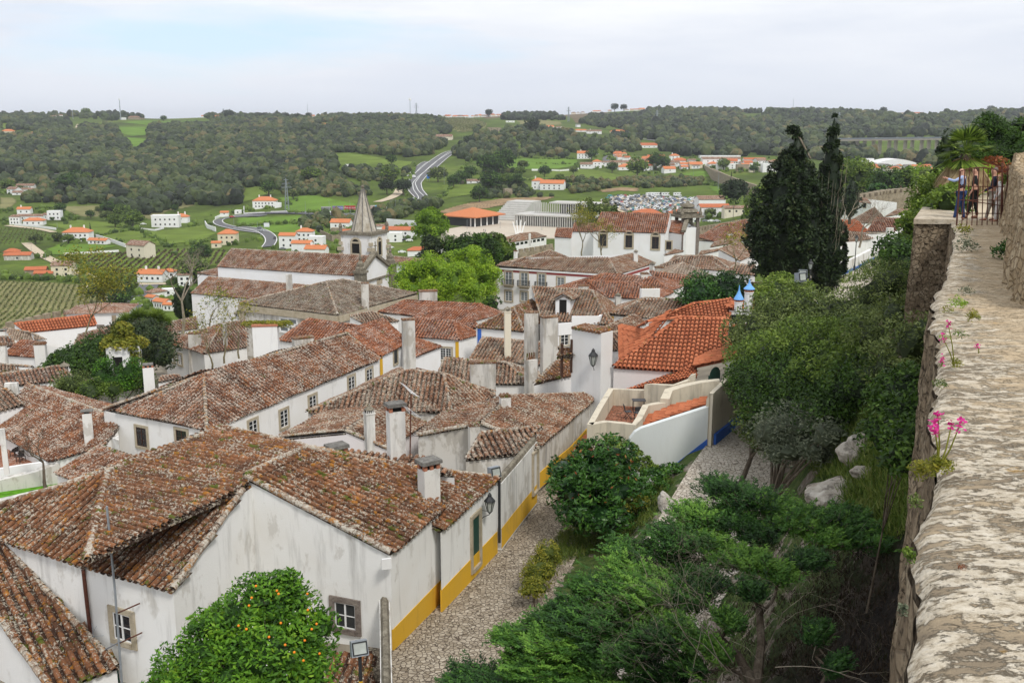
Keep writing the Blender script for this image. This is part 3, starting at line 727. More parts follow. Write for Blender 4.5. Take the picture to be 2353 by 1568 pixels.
T_, Y = np.meshgrid(np.linspace(TX[0],TX[-1],260), yr); X = T_*Y
sheet('countryside', X, Y, zt(X,Y)-.0, [STY['country']])
def ribbon(name, P, w, m, lift=.06, seg=2.0, kind='structure', z=None, follow=True):
 P = [Vector(p) for p in P]; Q=[];
 for a, b in zip(P[:-1], P[1:]):
  k = max(1, int((b-a).length/seg)); Q += [a.lerp(b, i/k) for i in range(k)]
 Q.append(P[-1]); n = len(Q); V=[]; W = w if isinstance(w,(list,tuple)) else [w,w]
 for _ in range(3): Q = [Q[0]]+[(Q[i-1]+Q[i]*2+Q[i+1])/4 for i in range(1,n-1)]+[Q[-1]]
 nc = 5
 for i, q in enumerate(Q):
  d = Q[min(n-1,i+1)]-Q[max(0,i-1)]; s = Vector((d.y,-d.x,0)).normalized(); ww = W[0]+(W[1]-W[0])*i/(n-1)
  for k in range(nc):
   p = q+s*ww*(k/(nc-1)-.5); V.append((p.x,p.y,(max(zg1(p.x,p.y), zg1(q.x,q.y)-.25) if follow else p.z)+lift))
 f = [(i*nc+k, i*nc+k+1, (i+1)*nc+k+1, (i+1)*nc+k) for i in range(n-1) for k in range(nc-1)]
 mb = MB(); mb.add(V, f); o = mb.build(name, m, None, True); return tag(o, kind=kind)
def inpoly(X, Y, P):
 r = np.zeros(X.shape, bool); n = len(P)
 for i in range(n):
  x1,y1,x2,y2 = P[i][0],P[i][1],P[(i+1)%n][0],P[(i+1)%n][1]
  c = ((y1>Y)!=(y2>Y)); xx = (x2-x1)*(Y-y1)/(y2-y1+1e-12)+x1; r ^= c&(X<xx)
 return r
def field(name, v, P, m, lift=.25, step=None, ymin=300, kind='structure'):
 G = [ground(v, a, b, ymin) for a, b in P]; xs=[g.x for g in G]; ys=[g.y for g in G]
 st = step or max(2.5, (max(ys)-min(ys))/90)
 X, Y = np.meshgrid(np.arange(min(xs),max(xs)+st,st), np.arange(min(ys),max(ys)+st,st)); n, k = X.shape
 i = (np.arange(n-1)[:,None]*k+np.arange(k-1)[None,:]); f = np.stack([i,i+1,i+k+1,i+k],-1).reshape(-1,4)
 v3 = np.stack([X,Y,zt(X,Y)+lift],-1).reshape(-1,3); c = v3[f].mean(1); keep = inpoly(c[:,0],c[:,1],G)
 mb = MB();
 if not keep.any(): return
 mb.add(v3, f[keep]); o = mb.build(name, m, None, True); return tag(o, kind=kind)
# the two cobbled lanes
ribbon('cobbled_street', [(-9,20,-21),(-6,31,-21),(-2.2,40,-21),(.7,48,-21),(2.1,55,-21),(4.2,61.5,-21),(6.0,66,-21),(10,76,-21)], [7.5,3.6], STY['cobble'], .03, .8)
ribbon('cobbled_path', [(-2.0,24,-21),(1.6,32,-21),(5.0,37.6,-20.4),(8.8,43.2,-18.8),(12.3,51.2,-18),(16.7,61.4,-18),(24.2,80,-18),(33.7,102,-18),(45.2,125,-18),(62.8,153,-18),(77,175,-18)], [4.8,4.6], STY['cobble2'], .06, 1.0)
def stonewall():
 # the town wall the photographer stands on: a rough walkway and its outer face
 ys = np.concatenate([np.arange(-2,14,.11), np.arange(14,34.6,.3)]); m = 34
 xl = lin(WALL, ys, 0); zz = lin(WALL, ys, 2)
 nz = rng.normal(0,1,len(ys)); nz = np.convolve(nz,[.25,.5,.25],'same')*.022+np.convolve(rng.normal(0,1,len(ys)),np.ones(9)/9,'same')*.10; xl = xl+nz+np.where(ys<5.15,-.025,0)
 wd = np.interp(ys, [-2,5,9,14,20,34], [4,4,3.2,2.1,1.8,2.0])
 s = np.linspace(0,1,m)**1.3; X = xl[:,None]+wd[:,None]*s; Y = np.repeat(ys[:,None], m, 1)
 h = .010*np.sin(X*9+Y*3.3)*np.sin(Y*11+X*4)+.006*np.sin(X*23+1)*np.cos(Y*27+X*9)+.02*np.sin(Y*2.3)*np.cos(X*3)
 edge = np.exp(-(X-xl[:,None])/.035)*.07; Z = zz[:,None]+h*np.clip(1.2-(X-xl[:,None])*.35,.25,1)-edge
 n, k = X.shape; v = np.stack([X,Y,Z],-1).reshape(-1,3); i = np.arange(n-1)[:,None]*k+np.arange(k-1)[None,:]
 f = np.stack([i,i+1,i+k+1,i+k],-1).reshape(-1,4); ce = v[f].mean(1)
 r = np.clip(.62-(ce[:,0]-lin(WALL,ce[:,1],0))/np.interp(ce[:,1],[2,5,12,34],[3.6,3.2,1.6,1.3])*.55, .0, .7)
 w = thing('town_wall', 'long rough stone rampart with a sandy walkway running away beside the photographer', 'wall', (3,8,-13))
 mb = MB(); mb.add(v, f, r); mb.build('walkway', STY['parapet'], w, True)
 zs = np.concatenate([[0],np.linspace(.12,11.5,40)]); X = (xl[:,None]-.01-.014*zs-.04*np.sin(ys[:,None]*6+zs*5)*(zs>.3)); Y = np.repeat(ys[:,None], len(zs), 1)
 Z = np.broadcast_to((zz-.10)[:,None]-zs, X.shape); n, k = X.shape; v = np.stack([X,Y,Z],-1).reshape(-1,3); i = np.arange(n-1)[:,None]*k+np.arange(k-1)[None,:]
 f = np.stack([i,i+k,i+k+1,i+1],-1).reshape(-1,4); mb = MB(); mb.add(v, f); mb.build('wall_face', STY['rubble'], w, True)
 # high inner parapet on the right
 p = MB(); ys = np.arange(13.6,35.2,.25)
 for a in (0,):
  xr = np.interp(ys, [13.6,15,19,22.6,31.5,33.5,35.2], [7.3,7.6,9.5,11.3,15.5,16.4,17.2])+.07*np.sin(ys*2.1)+.05*np.sin(ys*5.3)
  zb = lin(WALL, ys, 2)-.25; ztp = np.interp(ys,[13.6,15,24,33,33.3,34.2,34.3,35.2],[-1.75,-1.35,-1.28,-1.30,-1.0,-.95,-1.4,-1.4])+.05*np.sin(ys*6)
  zz = np.linspace(0,1,14); Xf = xr[:,None]+.20*zz+.04*np.sin(ys[:,None]*7+zz*9); Zf = zb[:,None]+(ztp-zb)[:,None]*zz; Yf = np.repeat(ys[:,None],14,1)
  tp = np.linspace(.08,.9,7); Xt = xr[:,None]+.2+tp; Zt = ztp[:,None]+.03*np.sin(ys[:,None]*9+tp*13)+.0*tp; Yt = np.repeat(ys[:,None],7,1)
  Xb = xr[:,None]+1.1+np.zeros((1,2)); Zb = np.stack([ztp,zb-8],1); Yb = np.repeat(ys[:,None],2,1)
  XX = np.concatenate([Xf,Xt,Xb],1); YY = np.concatenate([Yf,Yt,Yb],1); ZZ = np.concatenate([Zf,Zt,Zb],1)
  n,k = XX.shape; v = np.stack([XX,YY,ZZ],-1).reshape(-1,3); i = np.arange(n-1)[:,None]*k+np.arange(k-1)[None,:]
  p.add(v, np.stack([i,i+1,i+k+1,i+k],-1).reshape(-1,4), .5)
  p.add(v[:k], [tuple(range(k))], .5)
 p.build('inner_parapet', STY['rubble_warm'], w, True)
 # ground inside and the walk beyond the gate
 b = MB(); b.add([(14.6,34.4,-3.28),(17.6,34.4,-3.28),(31,58,-3.42),(27,58,-3.42),(20,46,-3.4)],[(0,1,2,3,4)]); b.build('far_walk', STY['track'], w)
 # square buttress standing out from the wall
 t = thing('stone_buttress', 'square rubble stone buttress with a flat top left of the iron gate', 'wall', (14.3,36,-14))
 m = MB(); c = [(13.75,34.1),(15.3,34.0),(17.2,39),(16.1,39.2)]; V=[]
 nz = 24; seq=[]
 for i in range(4):
  for q in range(6): seq.append(tuple(np.array(c[i])*(1-q/6)+np.array(c[(i+1)%4])*q/6))
 cx, cy = np.mean(c,0)
 for z in np.linspace(-3.30,-14,nz):
  for j,(x,y) in enumerate(seq):
   kk = 1+(-3.3-z)*.035+.018*math.sin(j*2.3+z*3.1)+.012*math.sin(j*5+z*7); V.append((cx+(x-cx)*kk, cy+(y-cy)*kk, z))
 ns = len(seq); f = [(i*ns+j, (i+1)*ns+j, (i+1)*ns+(j+1)%ns, i*ns+(j+1)%ns) for i in range(nz-1) for j in range(ns)]
 m.add(V, f); m.build('wall', STY['rubble'], t, True)
 m = MB(); m.prism([Vector((cx+(x-cx)*1.04, cy+(y-cy)*1.04, -3.16)) for x,y in c], -3.32); m.build('coping', STY['parapet2'], t)
STY['rubble_warm'] = stonemat('warm rubble', [(.24,.17,.10),(.42,.32,.20),(.58,.48,.34)], 5.5, .6, (.30,.22,.13))
STY['parapet2'] = stonemat('pale coping', [(.34,.28,.20),(.50,.43,.33),(.64,.58,.48)], 3, .4, cells=False)
stonewall()
HS = {}
def HH(key, label, v, sty, zg, spec, planes, ring='', **kw):
 HS[key] = h = house(kw.pop('name', 'whitewashed_house'), label, v, sty, zg, spec, planes, ring, **kw); return h
# --- foreground
h = HH('corner', 'whitewashed house at the bottom of the lane, big lichen roof and yellow base band', 'Q', 'old', -24,
 "L 870 1165 -17; M 1210 868 -17; T -130 640 ~LM19; P 290 445 @LMT; U 1060 590 @LMT; m 1212 1012 -17.55; r 1600 656 -17.55; u 1060 592 ~mr19; x 740 575 @mru; w 640 655 @mru",
 'LMUPT mruxw', 'TLMmrUP', wallm=STY['worn'], hips=['PT','PU','LT','ur'])
h = HH('front', 'largest near house at lower left, hipped roof thick with lichen and ferns', 'N', 'old', -25,
 "a -160 690 -17; b 490 893 -17; c 990 1032 -17; h 620 360 ~ab24; t 1265 105 =h; v 1392 462 ~bc22; J 500 850 @bcv; j 500 866 @htv; k -160 605 @abh; s 1745 215 @htv",
 'abJhk/ab bcvJ/bc jvsth/ht', 'abcvstk', wallm=STY['worn'], hips=['jh','ht','hk','ts','Jv','cv'])
h = HH('low', 'low roof cut off by the lower left corner, ferns growing between its tiles', 'N', 'old', -25,
 "A 300 1610 -20.6; B 667 1475 -20.6; C -20 740 -17.1; D -160 1000 @ABC", 'ABCD', 'ABCD', hips=['BC','AD'])
h = HH('middle', 'small old roof wedged between the corner house and the tall chimney stack', 'K', 'older', -21,
 "a 560 1060 -16.5; b 1760 1180 -16.5; c 1440 1005 -16.15; d 690 925 -16.15; e 1100 968 -16.1", 'abcd', 'abcd', hips=[])
h = HH('pink', 'pale pink gabled house with a small potted chimney in the hollow of old roofs', 'K', 'older', -22.5,
 "A 40 800 -19.3; B 1100 915 -19.3; g 680 738 ^AB; h 1082 500 =g; C + A h g; D + B h g", 'AChg BDhg', 'AgBDhC', wallm=STY['pinkish'])
h = HH('hip', 'broad hipped roof of pale lichened tiles at the centre of the near roofs', 'K', 'older', -23.5,
 "a 310 548 -20.3; b 1730 560 -20.3; g 1290 140 ~ab21; h 1655 178 =g; c 2150 385 -20.3; d | gh a", 'abhg bch dag cdgh', 'abcd', wallm=STY['stained'])
h = HH('bend', 'long roofed house whose white wall with ochre base follows the bend of the lane', 'Q', 'older', -21.6,
 "e 1895 432 -18.8; m 2110 262 -18.75; f 2240 135 -18.8; g 1490 282 ~ef17; i 1690 98 =g; k 2255 78 @efg; l 1060 362 -18.9; j 1250 205 =l; z 1400 300 @gil",
 'efkig lgij/li', 'lgefki'.replace('ki','kij'), hips=['gi','ik','ge','lg'], wallm=STY['stained'])
h = HH('shed', 'small ruinous roof stepping down behind the garden wall of the lane', 'Q', 'older', -21.6,
 "A 1388 527 -18.7; B 1735 492 -18.7; C 1893 302 ~AB17; D 1495 347 @ABC", 'ABCD', 'ABCD', wallm=STY['stained'])
h = HH('behind', 'lichened hipped roof with a broad stained chimney behind the central hipped roof', 'W', 'older', -25,
 "a -100 1178 -21.3; b 605 1190 -21.3; g -30 1002 ~ab22; h 440 1030 =g; c | gh b; d | gh a", 'abhg bch cdgh', 'abcd')
h = HH('fold', 'old tiled house with a white gable and ochre corner below the balcony terrace', 'W', 'older', -25,
 "a 165 995 -21.6; b 682 1047 -21.6; g 255 845 ~ab24; h 772 890 =g; c | gh b; d | gh a", 'abhg dcgh'.replace('dcgh','cdgh'), 'abhcdg')
h = HH('long', 'long white house with a bowed lichen roof, stone framed windows and orange ridge', 'F', 'mid', -27,
 "E 268 945 -21; a 475 985 -21; b 870 826 -21; h 468 860 ~ab24; t 797 765 =h; c | ht b; d | ht a", 'Eah abth ctht'.replace(' ctht',' cdht'), 'Eabtcd', sag=.11)
h = HH('redgable', 'white house with a clean red roof and ochre pilaster ending the long house', 'M', 'red', -26.5,
 "a 1508 1056 -21; b 1765 935 -21; g 1188 838 ~ab25; h 1535 728 =g; c | gh b; d | gh a", 'abhg cdgh', 'abhcdg', wallm=STY['clean'])
h = HH('redlow', 'low red tiled roof sloping to a point beside the ochre pilasters', 'M', 'red', -26.5,
 "a 1765 1083 -21.5; b 2047 972 -21.5; g 1700 862 ~ab22; c 1990 930 @abg", 'abg', 'abg', wallm=STY['clean'])
h = HH('redback', 'red brown hipped roof behind the planted square chimney', 'M', 'red', -27,
 "a 608 912 -22.2; b 1185 978 -22.2; g 865 730 ~ab24; h 1305 790 =g; c | gh b; d | gh a", 'abhg dag cdgh', 'abcd')
h = HH('grand', 'large public building with grey pyramid roof, stone cornice and stained walls', 'M', 'grey', -33,
 "a 250 588 -24.2; b 1130 692 -24.2; c 1832 503 -24.2; g 1030 398 ~ab22; h 1190 380 =g; d + a c b", 'abg bchg cdh dagh', 'abcd', wallm=STY['stained'], sag=.02)
h = HH('rA', 'uppermost of the three stacked red brown hipped roofs below the green plane trees', 'M', 'red', -28,
 "a 1495 670 -24; b 2300 758 -24; g 1735 560 ~ab20; h W 250 598 =g; c W 410 662 -24; d | gh a", 'abhg bch dag', 'abcd')
h = HH('rB', 'middle one of the three stacked red brown hipped roofs below the green plane trees', 'M', 'red', -28,
 "a 1760 742 -23.4; b 2345 808 -23.4; g 2020 636 ~ab22; h 2290 655 =g; c W 232 775 -23.4; d | gh a", 'abhg bch dag', 'abcd')
h = HH('rC', 'lowest of the three stacked red brown hipped roofs, ochre corner and barred window below', 'M', 'red', -28,
 "a 1800 882 -22.5; b 2210 914 -22.5; g 1830 716 ~ab24; h 2165 745 =g; c W 233 815 -22.5; d | gh a; e 1640 792 @abg; f 1700 880 @abg", 'abhg bch', 'abcd', rings=[])
h = HH('lean', 'small mossy roof against the corner of the grand grey roofed building', 'M', 'older', -27,
 "a 1375 772 -23.4; b 1670 745 -23.4; g 1430 658 ~ab17; d 1240 702 @abg", 'abgd', 'abgd')
# --- left part of the town
h = HH('villa', 'white garden villa with a red hipped roof, tapered chimney and two small windows', 'B', 'mid', -33,
 "a 360 990 -26.3; b 782 1112 -26.3; c 1242 1042 -26.3; g 980 792 ~bc24; h 1228 757 =g; e | gh b", 'abg bchg eag', 'abche')
h = HH('big', 'wide rust coloured roof with a stone ridge filling the left edge above the terrace', 'A', 'mid', -27,
 "g 275 415 -21.8; h 1162 745 -21.8; b 500 1168 -24.2; a -60 865 @ghb; x 1012 1028 @ghb; y 1166 850 @ghb; X 1140 640 -22.2; Y 480 455 -22.2", 'abxyhg/gh hgYX/gh', 'abxyh', hips=['gh'])
h = HH('barn', 'long low house at the left edge, old red roof and scrolled gable chimney', 'A', 'mid', -28,
 "a -90 458 -23.5; b 735 346 -23.5; g -90 328 ~ab24; h 600 230 =g; c | gh b; d | gh a", 'abhg cdgh', 'abhcdg')
h = HH('edge', 'small old roof with a wedge shaped chimney at the left edge', 'A', 'older', -27,
 "a -100 682 -22.5; b 228 617 -22.5; g 70 462 ~ab20; d -100 455 =g", 'abgd', 'abgd')
h = HH('annex', 'dark red roof in the shade of the near house, white wall with green arched door', 'A', 'mid', -27,
 "a 565 1290 -22.6; b 745 1358 -22.6; c 1330 1135 ~ab17; d 985 1020 @abc", 'abcd', 'abcd')
h = HH('redl', 'white house with a smooth red roof between two broad chimneys at the left edge', 'S', 'red', -30,
 "a 36 1045 -24.5; b 345 1070 -24.5; g 190 920 ~ab25; h 335 932 =g; c | gh b; d | gh a", 'abhg dag', 'abhcd')
h = HH('tanl', 'whitewashed gable under a pale tan roof behind the two broad chimneys', 'S', 'tan', -31,
 "a 110 908 -26.6; b 410 914 -26.6; g 50 812 ~ab20; h 280 850 =g; c | gh b; d | gh a", 'abhg', 'abhcdg')
h = HH('lowl', 'half hidden old roof at the left edge beside a white cowled chimney', 'S', 'mid', -30,
 "a -60 985 -25.4; b 142 962 -25.4; g -60 888 ~ab22; h 100 886 =g", 'abhg', 'abhg')
h = HH('orangel', 'long low white house with a bright orange roof against the battlements', 'S', 'orange', -32,
 "a 238 850 -27.4; b 860 782 -27.4; g 128 768 ~ab24; h 830 690 =g; c | gh b; d | gh a", 'abhg', 'abhcdg', wallm=STY['clean'])
h = HH('rustl', 'rust red roof half hidden behind the bare tree and the tall yucca', 'S', 'mid', -32,
 "a 640 1010 -26.3; b 1150 888 -26.3; g 700 870 ~ab22; h 1080 765 =g", 'abhg', 'abhg')
h = HH('behyuc', 'old reddish roof behind the leafless tree right of the yucca', 'S', 'mid', -33,
 "a 1465 858 -28; b 1765 808 -28; g 1450 768 ~ab24; h 1745 713 =g", 'abhg', 'abhg')
h = HH('behyuc2', 'small rust roof in front of the leafless tree right of the yucca', 'S', 'mid', -33,
 "a 1470 926 -27.2; b 1640 890 -27.2; g 1470 868 ~ab20; h 1580 846 =g", 'abhg', 'abhg')
h = HH('strip', 'sunken old roof showing behind the long low house at the left edge', 'S', 'older', -30,
 "a -60 1222 -24.4; b 310 1185 -24.4; g -60 1128 ~ab20; h 285 1150 =g", 'abhg', 'abhg')
h = HH('gardenroof', 'narrow old roof among the clipped conifers of the garden', 'S', 'older', -30,
 "a 735 1350 -24.6; b 1130 1262 -24.6; g 735 1285 ~ab20; h 1120 1212 =g", 'abhg', 'abhg')
h = HH('shed2', 'little red roof at the foot of the white house with two small windows', 'S', 'mid', -30,
 "a 1412 1288 -25.6; b 1612 1250 -25.6; g 1440 1240 ~ab18; h 1570 1222 =g", 'abhg', 'abhg')
# --- centre
h = HH('palace', 'tall white mansion with iron balconies and weeds along its long eaves', 'D', 'older', -35,
 "a 108 195 -24; b 1545 285 -24; c 1990 150 -24; g 450 80 ~ab22; h 1440 100 =g; k 1722 35 =g; d | gh a", 'abhg bckh dag', 'abckgd', wallm=STY['clean'])
h = HH('palrear', 'orange lichened rear roof rising behind the mansion with balconies', 'D', 'older', -32,
 "a 450 92 -23.0; b 1045 122 -23.0; g 742 -4 ~ab16", 'abg', 'abg')
h = HH('redA', 'front of the joined orange red hipped roofs, with a tiled box chimney', 'D', 'red', -27,
 "a 1415 552 -20.6; b 2018 583 -20.6; g 1165 356 ~ab22; h 1785 396 =g; c 800 442 -20.6; e 2200 492 -20.6", 'abhg cag beh', 'cabe')
h = HH('redB', 'rear of the joined orange red hipped roofs below the old church', 'D', 'red', -27,
 "a 1170 410 -21; b 2165 484 -21; g 1380 275 ~ab20; h 1965 320 =g; c 2420 380 -21; d 808 440 -21", 'abhg bch dag', 'dabc')
h = HH('redC', 'red roof running right from the joined hipped roofs towards the two round trees', 'W', 'red', -27,
 "a 1560 442 -21; b 1990 470 -21; g 1500 355 ~ab20; h 1960 405 =g", 'abhg', 'abhg')
h = HH('dormer', 'house with a steep lichened roof, white dormer door and walled roof terrace', 'D', 'older', -25.5,
 "a 640 828 -20.3; b 1457 881 -20.3; g 530 432 ~ab27; h 1240 475 =g; c 1512 640 -20.3; d | gh a", 'abhg bch', 'abchgd')
h = HH('wing', 'low hipped wing with grassy eaves and a blue painted corner left of the dormer house', 'W', 'old', -26,
 "a 208 762 -20.8; b 562 798 -20.8; h 488 618 ~ab24; k 680 538 =h; c 775 672 -20.8", 'abh bckh', 'abck')
h = HH('yelcor', 'old roofed house with a yellow painted corner behind the orange tiled roof', 'D', 'older', -25,
 "a 1462 757 -19.8; b 2300 835 -19.8; g 1882 566 ~ab24; h 2420 592 =g; d | gh a", 'abhg dag', 'abhgd')
h = HH('crook', 'small crooked tan roof between the white stack and the orange tiled roof', 'D', 'older', -22,
 "a 1480 978 -18.3; b 1885 862 -18.3; g 1730 762 ~ab20; e 1348 932 @abg", 'abge', 'abge')
h = HH('leanto', 'lean-to of broken old tiles above the tall grey white wall by the wall lantern', 'D', 'older', -22.5,
 "a 1352 1196 -17.8; b 1562 1178 -17.8; c 1705 948 ~ab20; d 1358 990 @abc", 'abcd', 'abcd')
h = HH('porch', 'patched orange and grey roof with a dark timber porch left of the white stack', 'W', 'old', -21.6,
 "a 640 1186 -18.6; b 1030 1090 -18.6; c 930 930 ~ab19; d 770 1050 @abc", 'abcd', 'abcd')
h = HH('orange', 'bright orange tiled house with scalloped eaves left of the leafy bank', 'W', 'orange', -21,
 "a 1230 1060 -16.5; b 1745 1090 -16.5; h 1732 692 ~ab21; k 2078 703 =h; e 2062 915 @abh; f 1480 728 =h; c 1340 805 -16.5; p 2076 915 @abh; q 2290 870 @abh; r 2300 757 @abh; s 2110 757 @abh",
 'abekh cahf pqrs/ab', 'cab', wallm=STY['pinkish'], pitch=.30)
h = HH('orange2', 'upper orange roof stepping up behind the big orange tiled roof', 'W', 'orange', -19,
 "a 1600 695 -15.3; b 2090 702 -15.3; g 1830 590 ~ab21; h 2105 560 =g; c 1478 727 -15.3", 'abhg cag', '', pitch=.30)
h = HH('orange3', 'little orange roofed block with a barred slit window beside the bank', 'W', 'orange', -20,
 "a 2092 628 -14.7; b 2420 640 -14.7; g 2190 568 ~ab20; h 2420 575 =g; c | gh b; d | gh a", 'abhg dag', 'abcd', pitch=.30, wallm=STY['clean'])
# --- far side of the old town
for i,(lab, sty, v, zg, sp, pl, rg) in enumerate([
 ('big smooth terracotta roof of the market building beside the old church','red','E',-31,"a 335 632 -24.6; b 900 668 -24.6; g 715 396 ~ab20; h 1110 356 =g; c 1400 560 -24.6; d | gh a",'abhg bch dag','abcd'),
 ('gabled house with a pale stained gable left of the tall cypresses','older','E',-26,"a 1010 935 -22.5; b 1290 805 -22.5; d 690 765 ~ab18; g 990 660 @abd",'abgd','abgd'),
 ('dark ribbed roof sagging across the middle, left of the tall cypresses','older','E',-26,"a -100 1008 -22.5; b 785 1090 -22.5; g 40 860 ~ab21; h 492 882 =g; c 990 985 -22.5",'abhg bch','abc'),
 ('plain tan hipped roof in front of the dark ribbed roof','tan','E',-25,"a -60 1162 -21.5; b 665 1197 -21.5; g 150 965 ~ab19; d -200 1080 -21.5",'abg dag','dabg'),
 ('small old roof with a white gable under the left cypress','older','E',-24,"a 755 1122 -21; b 1230 1152 -21; g 945 990 ~ab20; h 1230 1000 =g",'abhg','abhg'),
 ('narrow roof strip running up towards the market building','older','E',-27,"a 560 735 -23.8; b 1010 655 -23.8; g 640 655 ~ab17; h 1200 560 =g",'abhg','abhg'),
 ('little old roof beside the church front steps','older','E',-26,"a 380 852 -23.2; b 700 785 -23.2; g 430 800 ~ab15; h 690 762 =g",'abhg','abhg'),
 ('low pyramid roof against the white side wall of the church','older','E',-27,"a -120 855 -23.6; b 165 800 -23.6; g 35 770 ~ab15",'abg','abg'),
 ('long brown roof standing before the church windows','older','U',-30,"a 880 1420 -25; b 1500 1424 -25; g 960 1353 ~ab20; h 1370 1378 =g; c 1520 1400 -25",'abhg bch','abc'),
 ('pale brown roof between the mansion and the church','older','W',-27,"a 1550 320 -22.5; b 2110 345 -22.5; g 1760 233 ~ab20; h 1960 238 =g; c 2150 300 -22.5",'abhg bch','abc'),
 ('brown roof below the tourists rampart at the right of the cypresses','older','X',-28,"a 1010 985 -23.6; b 1330 985 -23.6; g 1225 866 ~ab19; d 1040 955 @abg",'abg','abg'),
 ('dark brown roof at the foot of the rampart wall','older','X',-28,"a 1300 940 -24; b 1560 890 -24; g 1390 885 ~ab15; h 1540 850 =g",'abhg','abhg'),
 ('red tiled roof right of the cypresses with a white end chimney','red','X',-26,"a 1165 1048 -22.5; b 1448 1050 -22.5; g 1238 948 ~ab22; h 1455 950 =g",'abhg','abhg'),
 ('orange roof right of the cypresses behind bare branches','orange','X',-26,"a 915 1060 -22.8; b 1190 1056 -22.8; g 940 962 ~ab22; h 1090 966 =g",'abhg','abhg'),
 ('low old roof above the blue based street wall','older','X',-24,"a 930 1130 -21.2; b 1312 1098 -21.2; g 935 1060 ~ab20; h 1312 1062 =g",'abhg','abhg'),
 ('faded roof with a white wall beside the leafy bank top','tan','X',-24,"a 1670 735 -18.8; b 1860 735 -18.8; g 1700 672 ~ab22; h 1850 672 =g",'abhg','abhg'),
 ('small red roof tucked behind the base of the cypresses','red','E',-20,"a 1195 1378 -16.9; b 1790 1410 -16.9; g 1190 1272 ~ab22; h 1790 1300 =g",'abhg','abhg'),
 ('white two storey house below the rampart right of the cypresses','mid','X',-31,"a 950 812 -22.6; b 1200 838 -22.6; g 965 785 ~ab17; h 1165 800 =g; c | gh b; d | gh a",'abhg','abhcdg'),
 ('long white outbuilding with a row of slit windows by the plaza','older','U',-33,"a 300 1340 -29.5; b 640 1288 -29.5; g 400 1262 ~ab20; h 540 1248 =g; d 270 1300 -29.5; c | gh b",'abhg dag bch','dabc'),
]):
 HH('f%d'%i, lab, v, sty, zg, sp, pl, rg, lod=2)
# --- details of the houses
def band(h, A, B, z0, z1, m, proud=.02, name='base_band', off=0, x0=0, x1=1, zs=None):
 P = h.P if hasattr(h,'P') else None
 a = P[A] if isinstance(A,str) else A; b = P[B] if isinstance(B,str) else B
 a, b = a.lerp(b, x0), a.lerp(b, x1)
 e = (b-a); e.z=0; e.normalize(); n = Vector((e.y,-e.x,0))
 if n.dot(a) > 0: n = -n
 z2, z3 = zs if zs else (z0, z1)
 m_ = MB(); v=[]
 for d in (-.05, proud):
  for p, q0, q1 in ((a,z0,z1),(b,z2,z3)): v += [(p.x+n.x*d,p.y+n.y*d,q0),(p.x+n.x*d,p.y+n.y*d,q1)]
 m_.add(v, [(0,2,3,1),(4,5,7,6),(0,1,5,4),(2,6,7,3),(1,3,7,5),(0,4,6,2)])
 return m_.build(name, m, h.root if hasattr(h,'root') else h)
H = HS
c = H['corner']; band(c,'L','M',-22.5,-20.42,STY['yellow'],.03); band(c,'M','m',-22.5,-20.42,STY['yellow'],.02); band(c,'m','r',-22.5,-20.42,STY['yellow'],.03)
window(c,'T','L','R',253,985,1.0,1.15,.24,'white',2,2,surm='dark_trim',proud=.09)
f = H['front']; window(f,'b','c','N',704,1248,.95,1.15,.24,'white',2,2)
b = H['bend']; band(b,'e','m',-21.5,-20.5,STY['yellow'],.03); band(b,'m','f',-21.5,-20.5,STY['yellow'],.03)
l = H['long']
for cx, cy in ((581,985),(652,960.5),(718,927),(807,882),(848,864)): window(l,'a','b','F',cx,cy,.95,1.35,.2,'white',2,4)
window(l,'E','a','F',326,1003,1.05,1.45,.2,'brown',4,3); window(l,'E','a','F',418,1010,1.05,1.45,.2,'brown',4,3)
g = H['redgable']; window(g,'a','b','M',1645,1062,.8,1.35,.16,None)
band(g,'a','b',-26.5,-21.15,STY['yellow'],.04,'pilaster',x0=.0,x1=.07); band(g,'a','b',-26.5,-21.15,STY['yellow'],.04,'pilaster',x0=.94,x1=1)
window(H['rC'],'a','b','M',2095,1040,1.3,1.3,.2,'white',4,5); band(H['rC'],'a','b',-28,-22.7,STY['yellow'],.06,'pilaster',x0=.93,x1=1.0);
gr = H['grand']
for cx, cy in ((655,755),(730,760),(655,807),(735,815)): window(gr,'a','b','M',cx,cy,1.35,.95,.22,'white',1,1,glass='glass_pale',surm='white_paint')
band(gr,'a','b',-25.2,-24.35,STY['stone_trim'],.28,'cornice'); band(gr,'b','c',-25.2,-24.35,STY['stone_trim'],.28,'cornice'); band(gr,'a','b',-33,-25.2,STY['stone_trim'],.12,'pilaster',x0=0,x1=.06)
vi = H['villa']; window(vi,'a','b','B',441,1148,.85,1.25,.25,'white',3,4); window(vi,'a','b','B',523,1178,.85,1.25,.25,'white',3,4)
p = H['palace']
